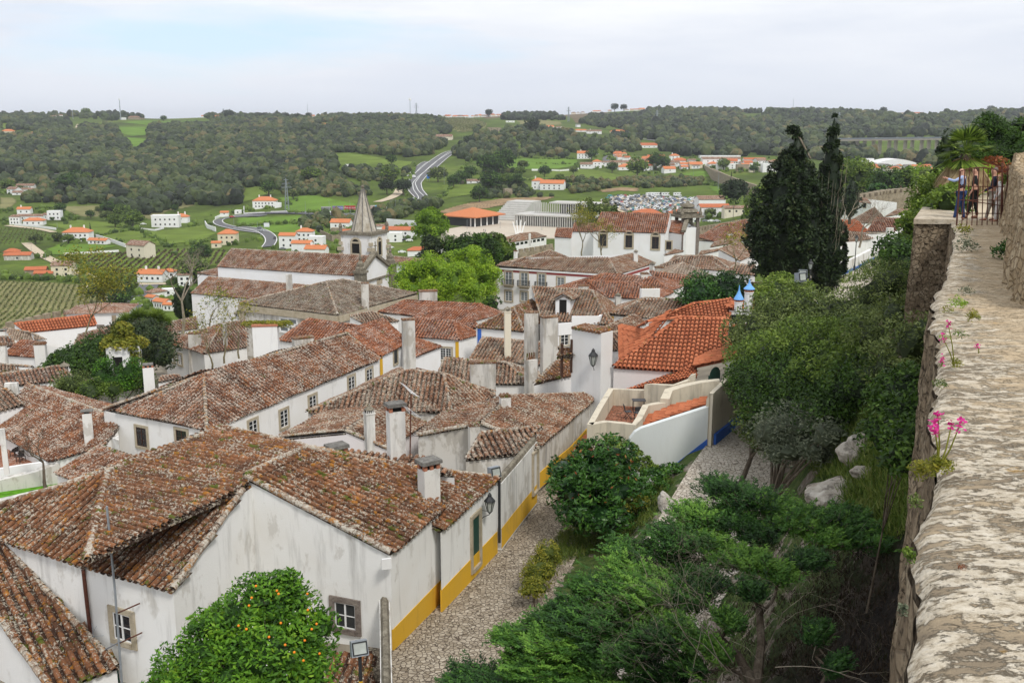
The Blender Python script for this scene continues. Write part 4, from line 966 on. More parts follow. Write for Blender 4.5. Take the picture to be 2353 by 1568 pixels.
for cx, cy in ((249,335),(435,352),(641,368)):
 w = window(p,'a','b','D',cx,cy,1.25,2.5,.24,'white',2,4,glass='glass_pale')
 a_, b_ = p.P['a'], p.P['b']; e = (b_-a_).normalized(); n = Vector((e.y,-e.x,0)); n = n if n.dot(a_)<0 else -n
 q = hitplane(ray(*px('D',cx,cy+68)), a_, Vector((e.y,-e.x,0)))
 m = MB();
 sl = MB(); cc = q+n*.35; ang = math.atan2(e.y,e.x); sl.obox((cc.x,cc.y,q.z-.10),2.2,.75,.12,ang); s_ = sl.build('balcony', STY['stone_trim'], p.root)
 for i in range(17):
  r_ = q+n*.68+e*(-1.05+2.1*i/16); m.tube([(r_.x,r_.y,q.z),(r_.x,r_.y,q.z+.95)], .017, 4)
 for s2 in (-1,1):
  for j in range(1,6): r_ = q+n*(.68*j/6)+e*(1.05*s2); m.tube([(r_.x,r_.y,q.z),(r_.x,r_.y,q.z+.95)], .017, 4)
 for z in (.06,.95):
  r0, r1 = q+e*-1.05, q+e*1.05; m.tube([(r0.x,r0.y,q.z+z),(r0.x+n.x*.68,r0.y+n.y*.68,q.z+z),(r1.x+n.x*.68,r1.y+n.y*.68,q.z+z),(r1.x,r1.y,q.z+z)], .028, 4)
 m.build('railing', STY['iron'], s_)
for cx, cy, ht in ((869,378,1.6),(250,540,1.7),(435,545,1.5)): window(p,'a','b','D',cx,cy,1.25,ht,.24,'white',2,4,glass='glass_pale')
band(p,'a','b',-24.75,-24.35,flat('wine red paint',(.30,.06,.055)),.05,'cornice_band'); band(p,'a','b',-24.36,-24.12,STY['white_paint'],.16,'cornice')
band(p,'b','c',-24.75,-24.35,flat('wine red paint 2',(.30,.06,.055)),.05,'cornice_band'); band(p,'a','b',-35,-24.8,STY['stone_trim'],.06,'pilaster',x0=-.035,x1=.0)
yc = H['yelcor']; band(yc,'a','b',-25,-20,STY['yellow'],.05,'pilaster',x0=.0,x1=.045)
wg = H['wing']; band(wg,'a','b',-26,-21,STY['blue'],.05,'pilaster',x0=.03,x1=.11)
fo = H['fold']
for k, cx in (('f17',975),('f17',1078),('f17',1150)): window(H[k],'a','b','X',cx,850,1.3,1.5,.2,None)
for i in range(7): window(H['f18'],'a','b','U',385+i*37,1352-i*6.5,1.3,.7,0,None)
window(H['orange3'],'a','b','W',2250,703,5.2,.55,0,None)
# chimneys
ch = chimney
ch(c,'K',1512,1500,1020,215,'slab',ang=.62,y=43.2,capw=1.25); ch(c,'K',600,1085,872,200,'slab',ang=.62,capw=1.25,y=46.5)
ch(H['middle'],'K',1188,1040,460,188,'slab',ang=.45,y=47.4,capw=1.2); ch(H['pink'],'K',922,800,490,112,'pot',y=58.3,ang=.5,dr=.9)
ch(H['bend'],'K',2262,505,370,115,'tiles',ang=.3); ch(H['bend'],'Q',1442,360,275,80,'tiles',y=57.5,mat='stained')
ch(H['behind'],'W',258,1210,1015,190,'flat',y=77,ang=.12,dr=.45,mat='stained'); ch(H['behind'],'W',615,1125,955,98,'points',ang=.6,dr=.7,mat='stained',y=80)
ch(H['redback'],'M',500,1058,765,222,'plant',y=97,ang=.15,mat='plaster',dr=.7,deep=4); ch(H['long'],'M',822,962,885,190,'flat',ang=.5,dr=.5,mat='stained',y=92)
ch(H['rC'],'M',1762,885,722,120,'flat',ang=.3,mat='stained',dr=.6); ch(H['grand'],'M',702,492,330,54,'none',y=140,ang=.1,mat='stained',dr=.8); ch(H['grand'],'M',1378,608,403,70,'flat',ang=.15,mat='stained')
ch(H['grand'],'M',1937,575,470,165,'flat',y=130,ang=.2,mat='stained',dr=.5,deep=5); ch(H['villa'],'B',693,1140,885,170,'flat',y=116.5,ang=.15,taper=.72,deep=6,mat='stained',dr=.6); ch(H['villa'],'B',1015,1020,790,48,'none',mat='stained',ang=.2)
ch(H['grand'],'B',1150,760,640,78,'dome',y=137,ang=.1,dr=.8,mat='clean',deep=5)
ch(H['big'],'A',886,972,665,92,'lid',ang=.35); ch(H['big'],'A',35,1002,850,50,'none',ang=.35); ch(H['barn'],'A',648,325,182,86,'dome',y=93,ang=.3,dr=.5); ch(H['edge'],'A',125,510,395,130,'none',y=83,ang=.2,dr=.4,taper=.85)
ch(H['redl'],'S',374,1125,925,92,'tiles',ang=.2,y=104,deep=4); ch(H['redl'],'S',30,1110,940,70,'tiles',ang=.2,y=104,deep=4); ch(H['lowl'],'S',27,885,820,48,'lid',y=118,ang=.1)
ch(H['annex'],'A',1490,530,205,112,'lid',y=86,ang=.35,mat='plaster',deep=6,capw=1.0,label='x')
ch(H['dormer'],'D',516,1090,722,165,'flat',y=86,ang=.12,mat='stained',dr=.45,deep=4); ch(H['dormer'],'D',728,1098,775,205,'flat',y=85,ang=.35,mat='stained',dr=.55,deep=4)
ch(H['wing'],'D',236,1010,662,84,'pot',y=91,ang=.2,mat='cream',dr=.8,deep=4); ch(H['redA'],'D',1925,560,388,225,'points',ang=.12,dr=.4,mat='plaster',y=117); ch(H['redA'],'D',1160,470,412,160,'flat',ang=.15,dr=.4,mat='stained')
ch(H['yelcor'],'D',1545,690,500,72,'pot',y=112,ang=.3,mat='stained',deep=4); ch(H['redB'],'D',1865,312,252,95,'tiles',ang=.15); ch(H['redB'],'D',1956,290,130,66,'pot',y=150,ang=.2,deep=3); ch(H['redB'],'D',2035,280,180,95,'tiles',y=148,ang=.15,mat='stained',deep=3)
ch(H['f0'],'E',855,610,525,85,'flat',ang=.1,mat='stained'); ch(H['f0'],'E',1156,570,505,34,'lid',ang=.1); ch(H['f12'],'X',1335,1085,1020,45,'none',ang=.2,y=195)
ch(H['palace'],'D',332,110,-5,48,'tiles',y=182,ang=.1); ch(H['palace'],'D',1760,55,-10,50,'pot',y=172,ang=.1); ch(H['f18'],'U',492,1300,1258,20,'none',y=255,ang=.1)
# the tall white stack with the wall lantern
t = thing('chimney_stack', 'massive whitewashed stack with a tiled top, tallest white block in the middle of the town', 'chimney', (5.5,69,-21.5))
A0, B0 = PY('D',1000,905,68.6), PY('D',1352,925,66.8); e = (B0-A0); e.z=0; W_=e.length; e.normalize(); back = Vector((-e.y,e.x,0)); zt0=A0.z-.12
m = MB(); m.prism([A0,B0,B0+back*1.3,A0+back*1.3],-21.8); m.v[0][:4,2]=zt0; m.build('wall', plaster('brick whitewash',(.77,.77,.76),amt=.35), t)
m = MB();
for i in range(9): q = A0+e*(W_*(i+.5)/9)-back*.12; m.tube([(q.x,q.y,zt0+.06),(q.x+back.x*1.5,q.y+back.y*1.5,zt0+.10)], .12, 7)
m.build('tile_coping', STY['old'], t)
# dormer, terrace and door on the dormer house
d = H['dormer']; P_ = d.P
q0 = on_roof(d,'D',808,748) or PY('D',808,748,92); ax = (P_['b']-P_['a']); ax.z=0; ax.normalize(); bk = Vector((-ax.y,ax.x,0))
yb = q0.y
c0 = PY('D',805,745,yb); wd = 180*.1931*c0.length/FX; top = PY('D',805,572,yb).z
m = MB(); ring = [c0, c0+ax*wd, c0+ax*wd+bk*2.6, c0+bk*2.6]; m.prism([Vector((r.x,r.y,top)) for r in ring], c0.z-1.2); dm = m.build('dormer', STY['clean'], d.root)
m = MB(); mid = c0+ax*wd/2; ap = Vector((mid.x,mid.y,top+.55)); m.add([(ring[0].x,ring[0].y,top),(ring[1].x,ring[1].y,top),tuple(ap)],[(0,1,2)]); m.build('gable', STY['clean'], dm)
m = MB(); z=Vector((0,0,1)); l0=Vector((ring[0].x,ring[0].y,top))-ax*.2-bk*.15; r0=Vector((ring[1].x,ring[1].y,top))+ax*.2-bk*.15; a0=ap-bk*.15; a1=a0+bk*2.6
roof_plane(m,[l0,l0+bk*2.6,a1,a0],None,.25,.42,1,.01); roof_plane(m,[r0,r0+bk*2.6,a1,a0],None,.25,.42,1,.01); m.build('dormer_roof', STY['older'], dm)
window(d, c0, c0+ax, 'D', 894, 700, .8, 2.1, .0, None, glass='dark', name='door')
m = MB(); t0 = PY('D',1000,780,yb-2.6); t1 = PY('D',1320,782,yb-2.6); tl = PY('D',838,868,yb-3.2)
for a, b in ((tl,t0),(t0,t1)): wallstrip(m,[a,b],a.z-1.25,a.z,.22)
wallstrip(m,[t1,t1+bk*2.2],t1.z-1.25,t1.z,.22); m.build('terrace_parapet', STY['clean'], d.root)
m = MB(); m.add([tuple(v-z*1.1) for v in (tl,t0,t1,t1+bk*2.4,tl+bk*3.2)],[(0,1,2,3,4)]); m.build('terrace_floor', STY['red'], d.root)
m = MB(); m.prism([t0-z*1.2,t1-z*1.2,t1+bk*2.4-z*1.2,tl+bk*3.-z*1.2,tl-z*1.2],-22.5); m.build('terrace_wall', STY['clean'], d.root)
window(d, tl, t0, 'D', 912, 1040, .9,1.5,.12,'white',2,4);
# timber porch
pr = H['porch']; m = MB(); a = PY('D',880,1450,68.2); b = PY('D',996,1400,68.6)
for q in (a,b): m.obox((q.x,q.y,q.z-.3),.18,.18,2.4,.2)
m.tube([PY('D',850,1268,68.1),PY('D',1000,1262,68.7)], .10, 4); m.build('porch_post', STY['brown_paint'], pr.root)
m = MB(); roof_plane(m,[PY('D',820,1258,67.8),PY('D',1000,1246,68.4),PY('D',1000,1160,70.5),PY('D',870,1175,70.2)],None,.25,.42,0,.03); m.build('porch_roof', STY['old'], pr.root)
# --- church of the square, its aisle and tower
PL2 = plaster('church whitewash', (.80,.80,.80), (.15,.14,.13), .25)
h = HH('nave', 'long white parish church with a brown tiled nave roof ending in a pointed gable', 'M', 'mid', -36,
 "a 60 263 -24; b 1335 345 -24; g 185 104 ~ab29; h 1468 171 =g; c | gh b; d | gh a; p 1335 345 -24", 'abhg dag', 'abhcd', name='church', cat='church', wallm=PL2, sag=.03)
P_=h.P; gx = h.P['g'];
def gcap(h, A, B, G, th=.5, m='stone_dark', up=.28):
 mb = MB()
 for p in (A, B):
  a = p+Vector((0,0,up)); b = G+Vector((0,0,up+.25)); e = (B-A); e.z=0; e.normalize(); n = Vector((-e.y,e.x,0))
  q = [a-n*th/2,a+n*th/2,b+n*th/2,b-n*th/2]; mb.slab(q, -.45)
 mb.build('gable_coping', STY[m], h.root)
gcap(h, P_['b'], P_['c'], P_['h'], .9)
f0 = P_['b']; f1 = P_['c']; e_ = (f1-f0); e_.z=0; e_.normalize()
for nm,q in (('l',f0),('r',f1)):
 m = MB(); m.obox((q.x,q.y,-36),1.5,1.5,12.6,math.atan2(e_.y,e_.x)); m.obox((q.x,q.y,-23.5),1.9,1.9,.35,math.atan2(e_.y,e_.x)); o = m.build('corner_pilaster', STY['stone_dark'], h.root)
 m = MB(); m.lathe((q.x,q.y,-23.15),[(.8,0),(.8,.5),(.55,.7),(.6,1.1),(.35,1.5),(.16,1.7),(.26,2.0),(.18,2.3),(.05,3.0)],8); m.build('pinnacle', STY['stone_dark'], o)
window(h,'b','c','G',938,1448,1.15,.02,.35,None,arch=True,surm='stone_trim',glass='dark')
h2=window(h,'b','c','G',938,1448,1.15,.35,.0,None,arch=True,glass='dark')
band(h,'b','c',-25.3,-25.0,STY['stone_dark'],.22,'cornice')
q = P_['h']; m = MB(); m.obox((q.x,q.y,q.z+.2),.5,.5,.7,0); m.obox((q.x,q.y,q.z+.9),.16,.16,1.6,0); m.obox((q.x,q.y,q.z+1.7),.8,.16,.16,math.atan2(e_.y,e_.x)); m.build('stone_cross', STY['stone_dark'], h.root)
HH('aisle', 'lower aisle of the parish church, blank white wall under a long mossy roof', 'B', 'mid', -37,
 "a 645 462 -27.6; b 2300 622 -27.6; g 830 286 ~ab26; h 2300 412 =g; c 700 400 -27.6", 'abhg', 'abhg', name='church_aisle', cat='church', wallm=PL2, sag=.02)
HH('chapel', 'tiny chapel roof and stone pilaster at the left end of the parish church', 'B', 'mid', -36,
 "a 708 252 -27; b 945 272 -27; g 800 222 ~ab22; h 950 192 =g", 'abhg', 'abhg', name='church_annex', cat='church', wallm=PL2)
HH('sacristy', 'long brown roof half hidden behind the bright green plane trees', 'G', 'mid', -34,
 "a 1100 1165 -27.5; b 1770 1252 -27.5; g 1075 1062 ~ab24; h 1842 1132 =g; c | gh b", 'abhg', 'abhg', name='church_annex', cat='church', wallm=PL2)
# bell tower
t = thing('bell_tower', 'square white bell tower with a tall grey stone spire behind the parish church', 'tower', (-24,176,-36))
L_ = PZ('G',362,742,-18.6); C_ = PZ('G',806,762,-18.6); R_ = PZ('G',1075,708,-18.6)
# keep it a true right angle: right corner from the left face
e = C_-L_; e.z=0; wl=e.length; e.normalize(); n = Vector((-e.y,e.x,0)); w2 = wl
ring=[L_,C_,C_+n*w2,L_+n*w2]
m = MB(); m.prism(ring,-36); m.build('wall', plaster('tower whitewash',(.78,.77,.75),(.07,.07,.07),1.1,speck=.2), t)
cen = (ring[0]+ring[2])/2; ang = math.atan2(e.y,e.x)
m = MB(); m.obox((cen.x,cen.y,-18.62),wl*1.1,wl*1.1,.35,ang); m.obox((cen.x,cen.y,-18.27),wl*1.04,wl*1.04,.16,ang); m.build('cornice', STY['stone_dark'], t)
ap = PY('G',697,6,cen.y); rb = (905-535)/2*.1545*cen.length/FX
sp = stonemat('spire stone', [(.26,.21,.145),(.42,.38,.31),(.58,.55,.49)], 2.2, .35, cells=False, st=(1,1,.35))
m = MB(); m.lathe((cen.x,cen.y,-18.1),[(rb,0),(rb*.97,.1),(.22,ap.z+18.1-.7)],8,rot=ang+R(22.5)); o = m.build('spire', sp, t)
m = MB()
for k in range(8):
 a = ang+R(22.5)+k*math.pi/4; m.tube([(cen.x+math.cos(a)*rb,cen.y+math.sin(a)*rb,-18.1),(cen.x+math.cos(a)*.22,cen.y+math.sin(a)*.22,ap.z-.7)], .10, 5)
m.build('rib', STY['concrete'], o)
m = MB(); m.lathe((cen.x,cen.y,ap.z-.8),[(.22,0),(.30,.1),(.16,.25),(.30,.42),(.30,.6),(.1,.8)],8); m.build('finial', STY['stone_dark'], o)
window(t,L_,C_,'G',588,950,1.5,1.7,.32,None,arch=True,glass='dark',proud=.12); window(t,C_,ring[2],'G',938,945,1.15,2.3,.3,None,arch=True,glass='dark',proud=.12)
for q in (ring[0],ring[1],ring[2]):
 m = MB();
 for k in range(9): m.obox((q.x,q.y,-20.4-k*.9),1.0 if k%2 else .6,1.0 if k%2 else .6,.6,ang)
 m.build('quoin', STY['stone_trim'], t)
for q in (ring[0],ring[2]):
 m = MB(); m.lathe((q.x,q.y,-18.1),[(.3,0),(.3,.5),(.2,.6),(.36,.9),(.1,1.5)],6); m.build('pinnacle', STY['stone_dark'], t)
# --- second church
h = HH('pedro', 'white church with three tall barred windows and a red tiled nave, far right', 'U', 'red', -33,
 "a 1060 1238 -20; b 1702 1256 -20; g 1133 1072 ~ab29; h 1738 1086 =g; c | gh b; d | gh a", 'abhg', 'abhcdg', name='church', cat='church', wallm=PL2, sag=.01)
for cx, cy in ((1146,1318),(1376,1330),(1612,1342)): window(h,'a','b','U',cx,cy,1.3,2.3,.3,'brown',3,5,arch=True,surm='stone_trim')
window(h,'a','b','U',1732,1366,.95,1.5,.25,'brown',3,3)
HH('pfront', 'front bay of the far church with its dark edged facade', 'U', 'red', -33,
 "a 1702 1243 -20.4; b 1862 1263 -20.4; g 1742 1147 ~ab29; h 1897 1152 =g; c | gh b; d | gh a", 'abhg', 'abhcd', name='church_porch', cat='church', wallm=PL2, sag=.01)
HH('pchancel', 'stepped chancel roof of the far church', 'U', 'red', -33,
 "a 864 1240 -20.6; b 1072 1246 -20.6; g 893 1166 ~ab29; h 1086 1173 =g", 'abhg', 'abhg', name='church_chancel', cat='church', wallm=PL2, sag=.01)
HH('papse', 'lowest stepped roof and ochre corner at the left end of the far church', 'U', 'red', -33,
 "a 715 1290 -21.6; b 860 1297 -21.6; g 734 1214 ~ab29; h 872 1217 =g", 'abhg', 'abhg', name='church_apse', cat='church', wallm=PL2, sag=.01)
f = HS['pfront']; P_=f.P; gcap(f, P_['b'], P_['c'], P_['h'], .8)
window(f,'b','c','U',1918,1310,.9,3.6,.3,'brown',2,4,arch=True,surm='stone_dark')
band(f,'a','b',-33,-20.5,STY['dark_trim'],.08,'pilaster',x0=.93,x1=1.0)
t = thing('bell_tower', 'small black edged bell tower with a bulbous stone cap beside the far church', 'tower', (58,196,-33))
c = PY('U',1893,1200,197); ang=.25
m = MB(); m.obox((c.x,c.y,-33),3.4,3.4,c.z+33,ang); m.build('wall', PL2, t)
zt0 = c.z; zt1 = PY('U',1893,1112,197).z; ztop = PY('U',1893,1002,197).z
for sx in (-1,1):
 for sy in (-1,1):
  m = MB(); x,y = sx*1.55,sy*1.55; m.obox((c.x+x*math.cos(ang)-y*math.sin(ang),c.y+x*math.sin(ang)+y*math.cos(ang),zt0),.55,.55,zt1-zt0,ang); m.obox((c.x+x*math.cos(ang)-y*math.sin(ang),c.y+x*math.sin(ang)+y*math.cos(ang),-33),.62,.62,zt0+33,ang); m.build('corner_pilaster', STY['dark_trim'], t)
m = MB(); m.obox((c.x,c.y,zt1),4.9,4.9,.4,ang); m.obox((c.x,c.y,zt1+.4),3.7,3.7,.4,ang); hh = ztop-zt1
m.lathe((c.x,c.y,zt1+.8),[(1.9,0),(2.2,hh*.12),(1.9,hh*.3),(1.1,hh*.38),(1.0,hh*.45),(1.45,hh*.52),(1.3,hh*.68),(.6,hh*.78),(.3,hh*.85),(.35,hh*.9),(.08,hh)],12)
for k in range(4):
 a=ang+math.pi/4+k*math.pi/2; m.lathe((c.x+2.7*math.cos(a),c.y+2.7*math.sin(a),zt1+.4),[(.3,0),(.4,.5),(.2,.9),(.1,1.6)],6)
m.build('cap', STY['stone_dark'], t)
# --- walls and lanes of the near town
def wall_thing(name, label, v, line, zb, th, m, base=None, cat='wall'):
 """line: (cx,cy,ztop); zb: bottom"""
 Q = [PZ(v,a,b,c) for a,b,c in line]; t = thing(name, label, cat, (Q[0].x,Q[0].y,zb if not isinstance(zb,list) else min(zb)))
 mb = MB(); wallstrip(mb, Q, zb, [q.z for q in Q], th); mb.build('wall', m, t); return t, Q
t, Q = wall_thing('garden_wall','stained garden wall with an ochre foot along the lane, between the floodlight and the doorway','Q',[(1602,690,-17.95),(1700,580,-17.95),(1850,402,-17.8)],-21.6,.45,STY['chim'])
for a,b in zip(Q[:-1],Q[1:]): band(t,a,b,-21.5,-20.4,STY['yellow'],.24,off=0)
d = window(t,Q[1],Q[2],'Q',1832,610,.9,2.3,.14,None,surm='stone_trim',glass='white_paint',name='door',proud=.35)
m = MB(); a=PZ('Q',1800,478,-18.2); b=PZ('Q',1872,440,-18.0); e=(b-a); e.z=0; e.normalize(); k=Vector((-e.y,e.x,0)); roof_plane(m,[a,b,b+k*.9+Vector((0,0,.4)),a+k*.9+Vector((0,0,.4))],None,.25,.42,0,.02); m.build('door_hood', STY['older'], t)
m = MB();
for a,b in zip(Q[:-1],Q[1:]):
 q = [a+Vector((0,0,.05)),b+Vector((0,0,.05))]; m.tube(q,.20,7)
m.build('wall_coping', STY['stone_dark'], t)
wall_thing('garden_wall','grey stained garden wall in front of the clipped conifers','A',[(820,545,-23.6),(1130,495,-23.6),(1500,425,-23.6)],-29,.5,STY['stained'])
wall_thing('garden_wall','pale curved wall below the small terrace with plastic chairs','A',[(-40,1358,-24.6),(340,1268,-24.6),(560,1190,-24.4),(860,1112,-24.2)],-28.5,.6,STY['stained'])
wall_thing('garden_wall','mossy wall top along the foot of the lawn, behind the largest near roof','A',[(-40,1560,-24),(480,1440,-24),(700,1385,-24)],-28,.5,STY['stained'])
t, Q = wall_thing('street_wall','old curving street wall with a blue painted foot, right of the tall cypresses','V',[(205,285,-16.4),(300,250,-16.4),(420,190,-16.4),(520,150,-16.4),(600,95,-16.4),(640,30,-16.2),(668,15,-16.1)],-18.6,.5,STY['chim'])
for a,b in zip(Q[:-1],Q[1:]): band(t,a,b,-18.3,-17.6,STY['blue'],.27)
t, Q = wall_thing('street_wall','low pale wall with a sky blue foot running down beside the leafy bank','V',[(-20,560,-17.2),(60,500,-17.2),(130,430,-17.2),(205,300,-17.1)],-18.8,.4,STY['cream'])
for a,b in zip(Q[:-1],Q[1:]): band(t,a,b,-18.3,-17.75,STY['blue'],.22)
c = HS['corner']; window(c,'m','r','Q',1452,1085,.95,2.55,.2,None,surm='stone_trim',glass='green_paint',name='door',proud=.10)
# --- the walled courtyard house
t = thing('courtyard_house', 'walled house with a sloping white street front, blue foot and small sunken terrace', 'house', (8,55,-21))
B0 = PZ('T',1000,975,-20); B1 = PZ('T',1640,690,-18.1); B2 = PZ('T',1800,380,-18.1)+Vector((1.5,0,0))
def onp(A,B,cx,cy,v='T'):
 e=B-A; return hitplane(ray(*px(v,cx,cy)), A, Vector((-e.y,e.x,0)))
e = (B1-B0); e.z=0; e.normalize(); A0 = B0-e*3.2
tops = [onp(B0,B1,*q) for q in ((810,706),(893,684),(912,610),(955,552),(1012,518),(1600,330),(1612,322))]
wc = plaster('outer wall limewash',(.68,.71,.70),(.30,.29,.22),.35,(.66,.66,.55)); cw = plaster('weathered cream wall',(.60,.54,.43),(.17,.155,.125),1.2,(.60,.52,.40))
m = MB(); wallstrip(m, tops, [-21.5]*len(tops), [q.z for q in tops], .4); m.build('street_front', wc, t)
tops2 = [onp(B1,B2,*q) for q in ((1612,300),(1640,215),(1720,140),(1780,70),(1860,20),(2000,-70))]; tops2[0].x,tops2[0].y = tops[-1].x,tops[-1].y
m = MB(); wallstrip(m, tops2, [-20.5]*len(tops2), [q.z for q in tops2], .24); m.build('street_front', cw, t)
bl = [onp(B0,B1,1255,900),onp(B0,B1,1640,690)]; bt=[bl[0].z+.15, onp(B0,B1,1640,575).z]
band(t,bl[0],bl[1],-20.3,bt[0],STY['blue'],.23,zs=(-18.6,bt[1]))
band(t,Vector((B1.x,B1.y,0)),Vector((B2.x,B2.y,0)),-18.6,bt[1],STY['blue'],.26,zs=(-18.6,bt[1]-.1))
def par(line, zb, th, m=cw, name='terrace_parapet'):
 Q=[PZ('T',a,b,c) for a,b,c in line]; mb=MB(); wallstrip(mb,Q,zb,[q.z for q in Q],th); return mb.build(name,m,t), Q
par([(560,492,-16.9),(650,330,-16.9),(748,170,-16.9)],-21.4,.35)
par([(745,172,-16.9),(900,178,-16.9),(1050,182,-16.85),(1062,132,-16.35),(1110,130,-16.3),(1300,140,-16.1),(1440,92,-15.9),(1460,50,-15.6),(1500,40,-15.5)],-21,.3)
par([(562,486,-16.9),(700,462,-16.9),(860,478,-16.9),(950,490,-16.85),(1000,430,-16.7),(1055,320,-16.55),(1130,305,-16.5),(1225,292,-16.45)],-21.4,.38)
par([(1228,262,-16.2),(1262,182,-15.95),(1400,140,-15.8),(1560,108,-15.65),(1712,92,-15.5)],-20,.55)
m = MB(); F_=[PZ('T',640,470,-18),PZ('T',745,300,-18),PZ('T',1070,320,-18),PZ('T',980,475,-18)]; m.add([tuple(q) for q in F_],[(0,1,2,3)]);
fl = stonemat('terracotta paving',[(.20,.08,.05),(.34,.14,.085),(.46,.24,.16)],3.5,.5,(.16,.10,.07)); m.build('terrace_floor', fl, t)
def rows(v, P, ud, sty='orange'):
 mb=MB(); Q=[PZ(v,*q) for q in P]; roof_plane(mb,Q,Q[ud[1]]-Q[ud[0]],.24,.42,0,.012,.3); return mb.build('roof',STY[sty],t)
rows('W',[(1290,1224,-17.9),(1465,1226,-17.7),(1838,1112,-16.2),(1850,1060,-16.3)],(0,1))
rows('W',[(1480,1400,-17.3),(1432,1508,-17.3),(1918,1342,-15.9),(1930,1284,-15.9)],(0,1))
rows('W',[(1862,966,-15.9),(1846,1058,-15.9),(2180,972,-14.7),(2264,878,-14.7)],(0,1))
rows('T',[(545,600,-19.2),(430,750,-19.2),(893,690,-18.3),(938,552,-18.3)],(0,1))
window(t,PZ('T',1500,50,-16),PZ('T',1800,-20,-16),'T',1672,72,1.1,.35,0,None,arch=True,glass='green_paint')
m = MB();
for q in ((1232,620),(1448,556)): c = onp(B0,B1,*q); m.lathe((c.x+.1,c.y-.22,c.z-.07),[(.07,0),(.07,.14)],8)
# folding chairs and table on the little terrace
def fchair(loc, rz, label, first=None):
 c = thing('folding_chair', label, 'chair', loc, 'folding chairs on the small terrace'); x,y,z=loc; mm=STY['iron']
 ca,sa=math.cos(rz),math.sin(rz); T=lambda a,b,c_: (x+a*ca-b*sa,y+a*sa+b*ca,z+c_)
 for s in (-.2,.2):
  m=MB(); m.tube([T(-.22,s,0),T(.2,s,.46)],.02,5); m.build('leg',mm,c); m=MB(); m.tube([T(.22,s*.9,0),T(-.16,s*.9,.46),T(-.27,s*.9,.92)],.02,5); m.build('leg',mm,c)
 m=MB(); m.slab([T(-.2,-.2,.46),T(.22,-.2,.46),T(.22,.2,.46),T(-.2,.2,.46)],.03); m.build('seat',STY['grey_metal2'],c)
 m=MB(); m.slab([T(-.22,-.2,.62),T(-.22,.2,.62),T(-.28,.2,.92),T(-.28,-.2,.92)],.03); m.build('backrest',STY['grey_metal2'],c); return c
STY['grey_metal2']=flat('charcoal slats',(.055,.055,.06),.6)
q = PZ('T',895,440,-18); fchair((q.x,q.y,-18),.1,'charcoal folding chair at the left end of the small terrace table')
q = PZ('T',985,455,-17.98); fchair((q.x,q.y+.15,-18),1.6,'charcoal folding chair in front of the small terrace table')
q = PZ('T',990,395,-18); tb = thing('folding_table','small charcoal folding table in the sunken terrace','table',(q.x,q.y+.5,-18)); m=MB(); m.box(q.x-.35,q.y+.2,-17.26,q.x+.5,q.y+.8,-17.22); m.build('table_top',STY['grey_metal2'],tb)
for sx in (-.28,.42):
 for sy in (.25,.72): m=MB(); m.tube([(q.x+sx,q.y+sy,-18),(q.x+sx,q.y+sy,-17.26)],.02,5); m.build('leg',STY['iron'],tb)
# --- terrace with plastic chairs (left)
t = thing('roof_terrace', 'small white walled roof terrace with dark plastic chairs at the left edge', 'terrace', (-38,70,-27))
W0=[PZ('A',-30,1245,-24.3),PZ('A',290,1195,-24.3),PZ('A',520,1168,-24.3)]; m=MB(); wallstrip(m,W0,-28,-24.3,.25); wallstrip(m,[PZ('A',520,1168,-24.25),PZ('A',400,1090,-24.25),PZ('A',290,1040,-24.2)],-26,-24.2,.22); m.build('terrace_parapet',STY['clean'],t)
m=MB(); m.add([tuple(PZ('A',a,b,-25.1)) for a,b in ((-30,1260),(500,1190),(560,1000),(-30,1010))],[(0,1,2,3)]); m.build('terrace_floor',STY['red'],t)
def pchair(loc,rz,label):
 c=thing('plastic_chair',label,'chair',loc,'dark plastic chairs on the roof terrace'); x,y,z=loc; ca,sa=math.cos(rz),math.sin(rz); T=lambda a,b,c_:(x+a*ca-b*sa,y+a*sa+b*ca,z+c_); mm=STY['plastic']
 for a,b in ((-.22,-.22),(.22,-.22),(.22,.22),(-.22,.22)): m=MB(); m.tube([T(a*1.1,b*1.1,0),T(a,b,.44)],.03,5); m.build('leg',mm,c)
 m=MB(); m.slab([T(-.25,-.25,.42),T(.25,-.25,.42),T(.25,.25,.42),T(-.25,.25,.42)],.04); m.build('seat',mm,c)
 m=MB(); P=[T(.25*math.cos(a),.27*math.sin(a)*-1,.45) for a in np.linspace(-.6,math.pi+.6,9)]
 v=[];
 for i,a in enumerate(np.linspace(-math.pi*.95,math.pi*.0,9)):
  hgt=.65+.2*math.sin((i/8)*math.pi); v+= [T(.27*math.cos(a),.27*math.sin(a),.44),T(.29*math.cos(a),.31*math.sin(a),hgt)]
 m.add(v,[(2*i,2*i+2,2*i+3,2*i+1) for i in range(8)]); m.build('backrest',mm,c)
STY['plastic']=flat('dark brown plastic',(.03,.024,.022),.4)
for (a,b,rz,lb) in ((150,1125,1.2,'dark plastic chair nearest the left edge of the roof terrace'),(210,1175,2.6,'dark plastic chair nearest the white parapet of the roof terrace'),(360,1020,.4,'dark plastic chair left of two at the back of the roof terrace'),(430,1045,3.0,'dark plastic chair right of two at the back of the roof terrace'),(240,1035,4.2,'dark plastic chair below the flower pot on the roof terrace')):
 q=PZ('A',a,b,-25.1); pchair((q.x,q.y,-25.1),rz,lb)
q=PZ('A',330,1075,-25.1); tb=thing('white_table','pale square table among the plastic chairs of the roof terrace','table',(q.x,q.y,-25.1)); m=MB(); m.obox((q.x,q.y,-24.42),1.3,.9,.05,.3); m.build('table_top',STY['cream'],tb)
for sx in (-.5,.5):
 for sy in (-.35,.35): m=MB(); m.obox((q.x+sx,q.y+sy,-25.1),.07,.07,.68,.3); m.build('leg',STY['white_paint'],tb)
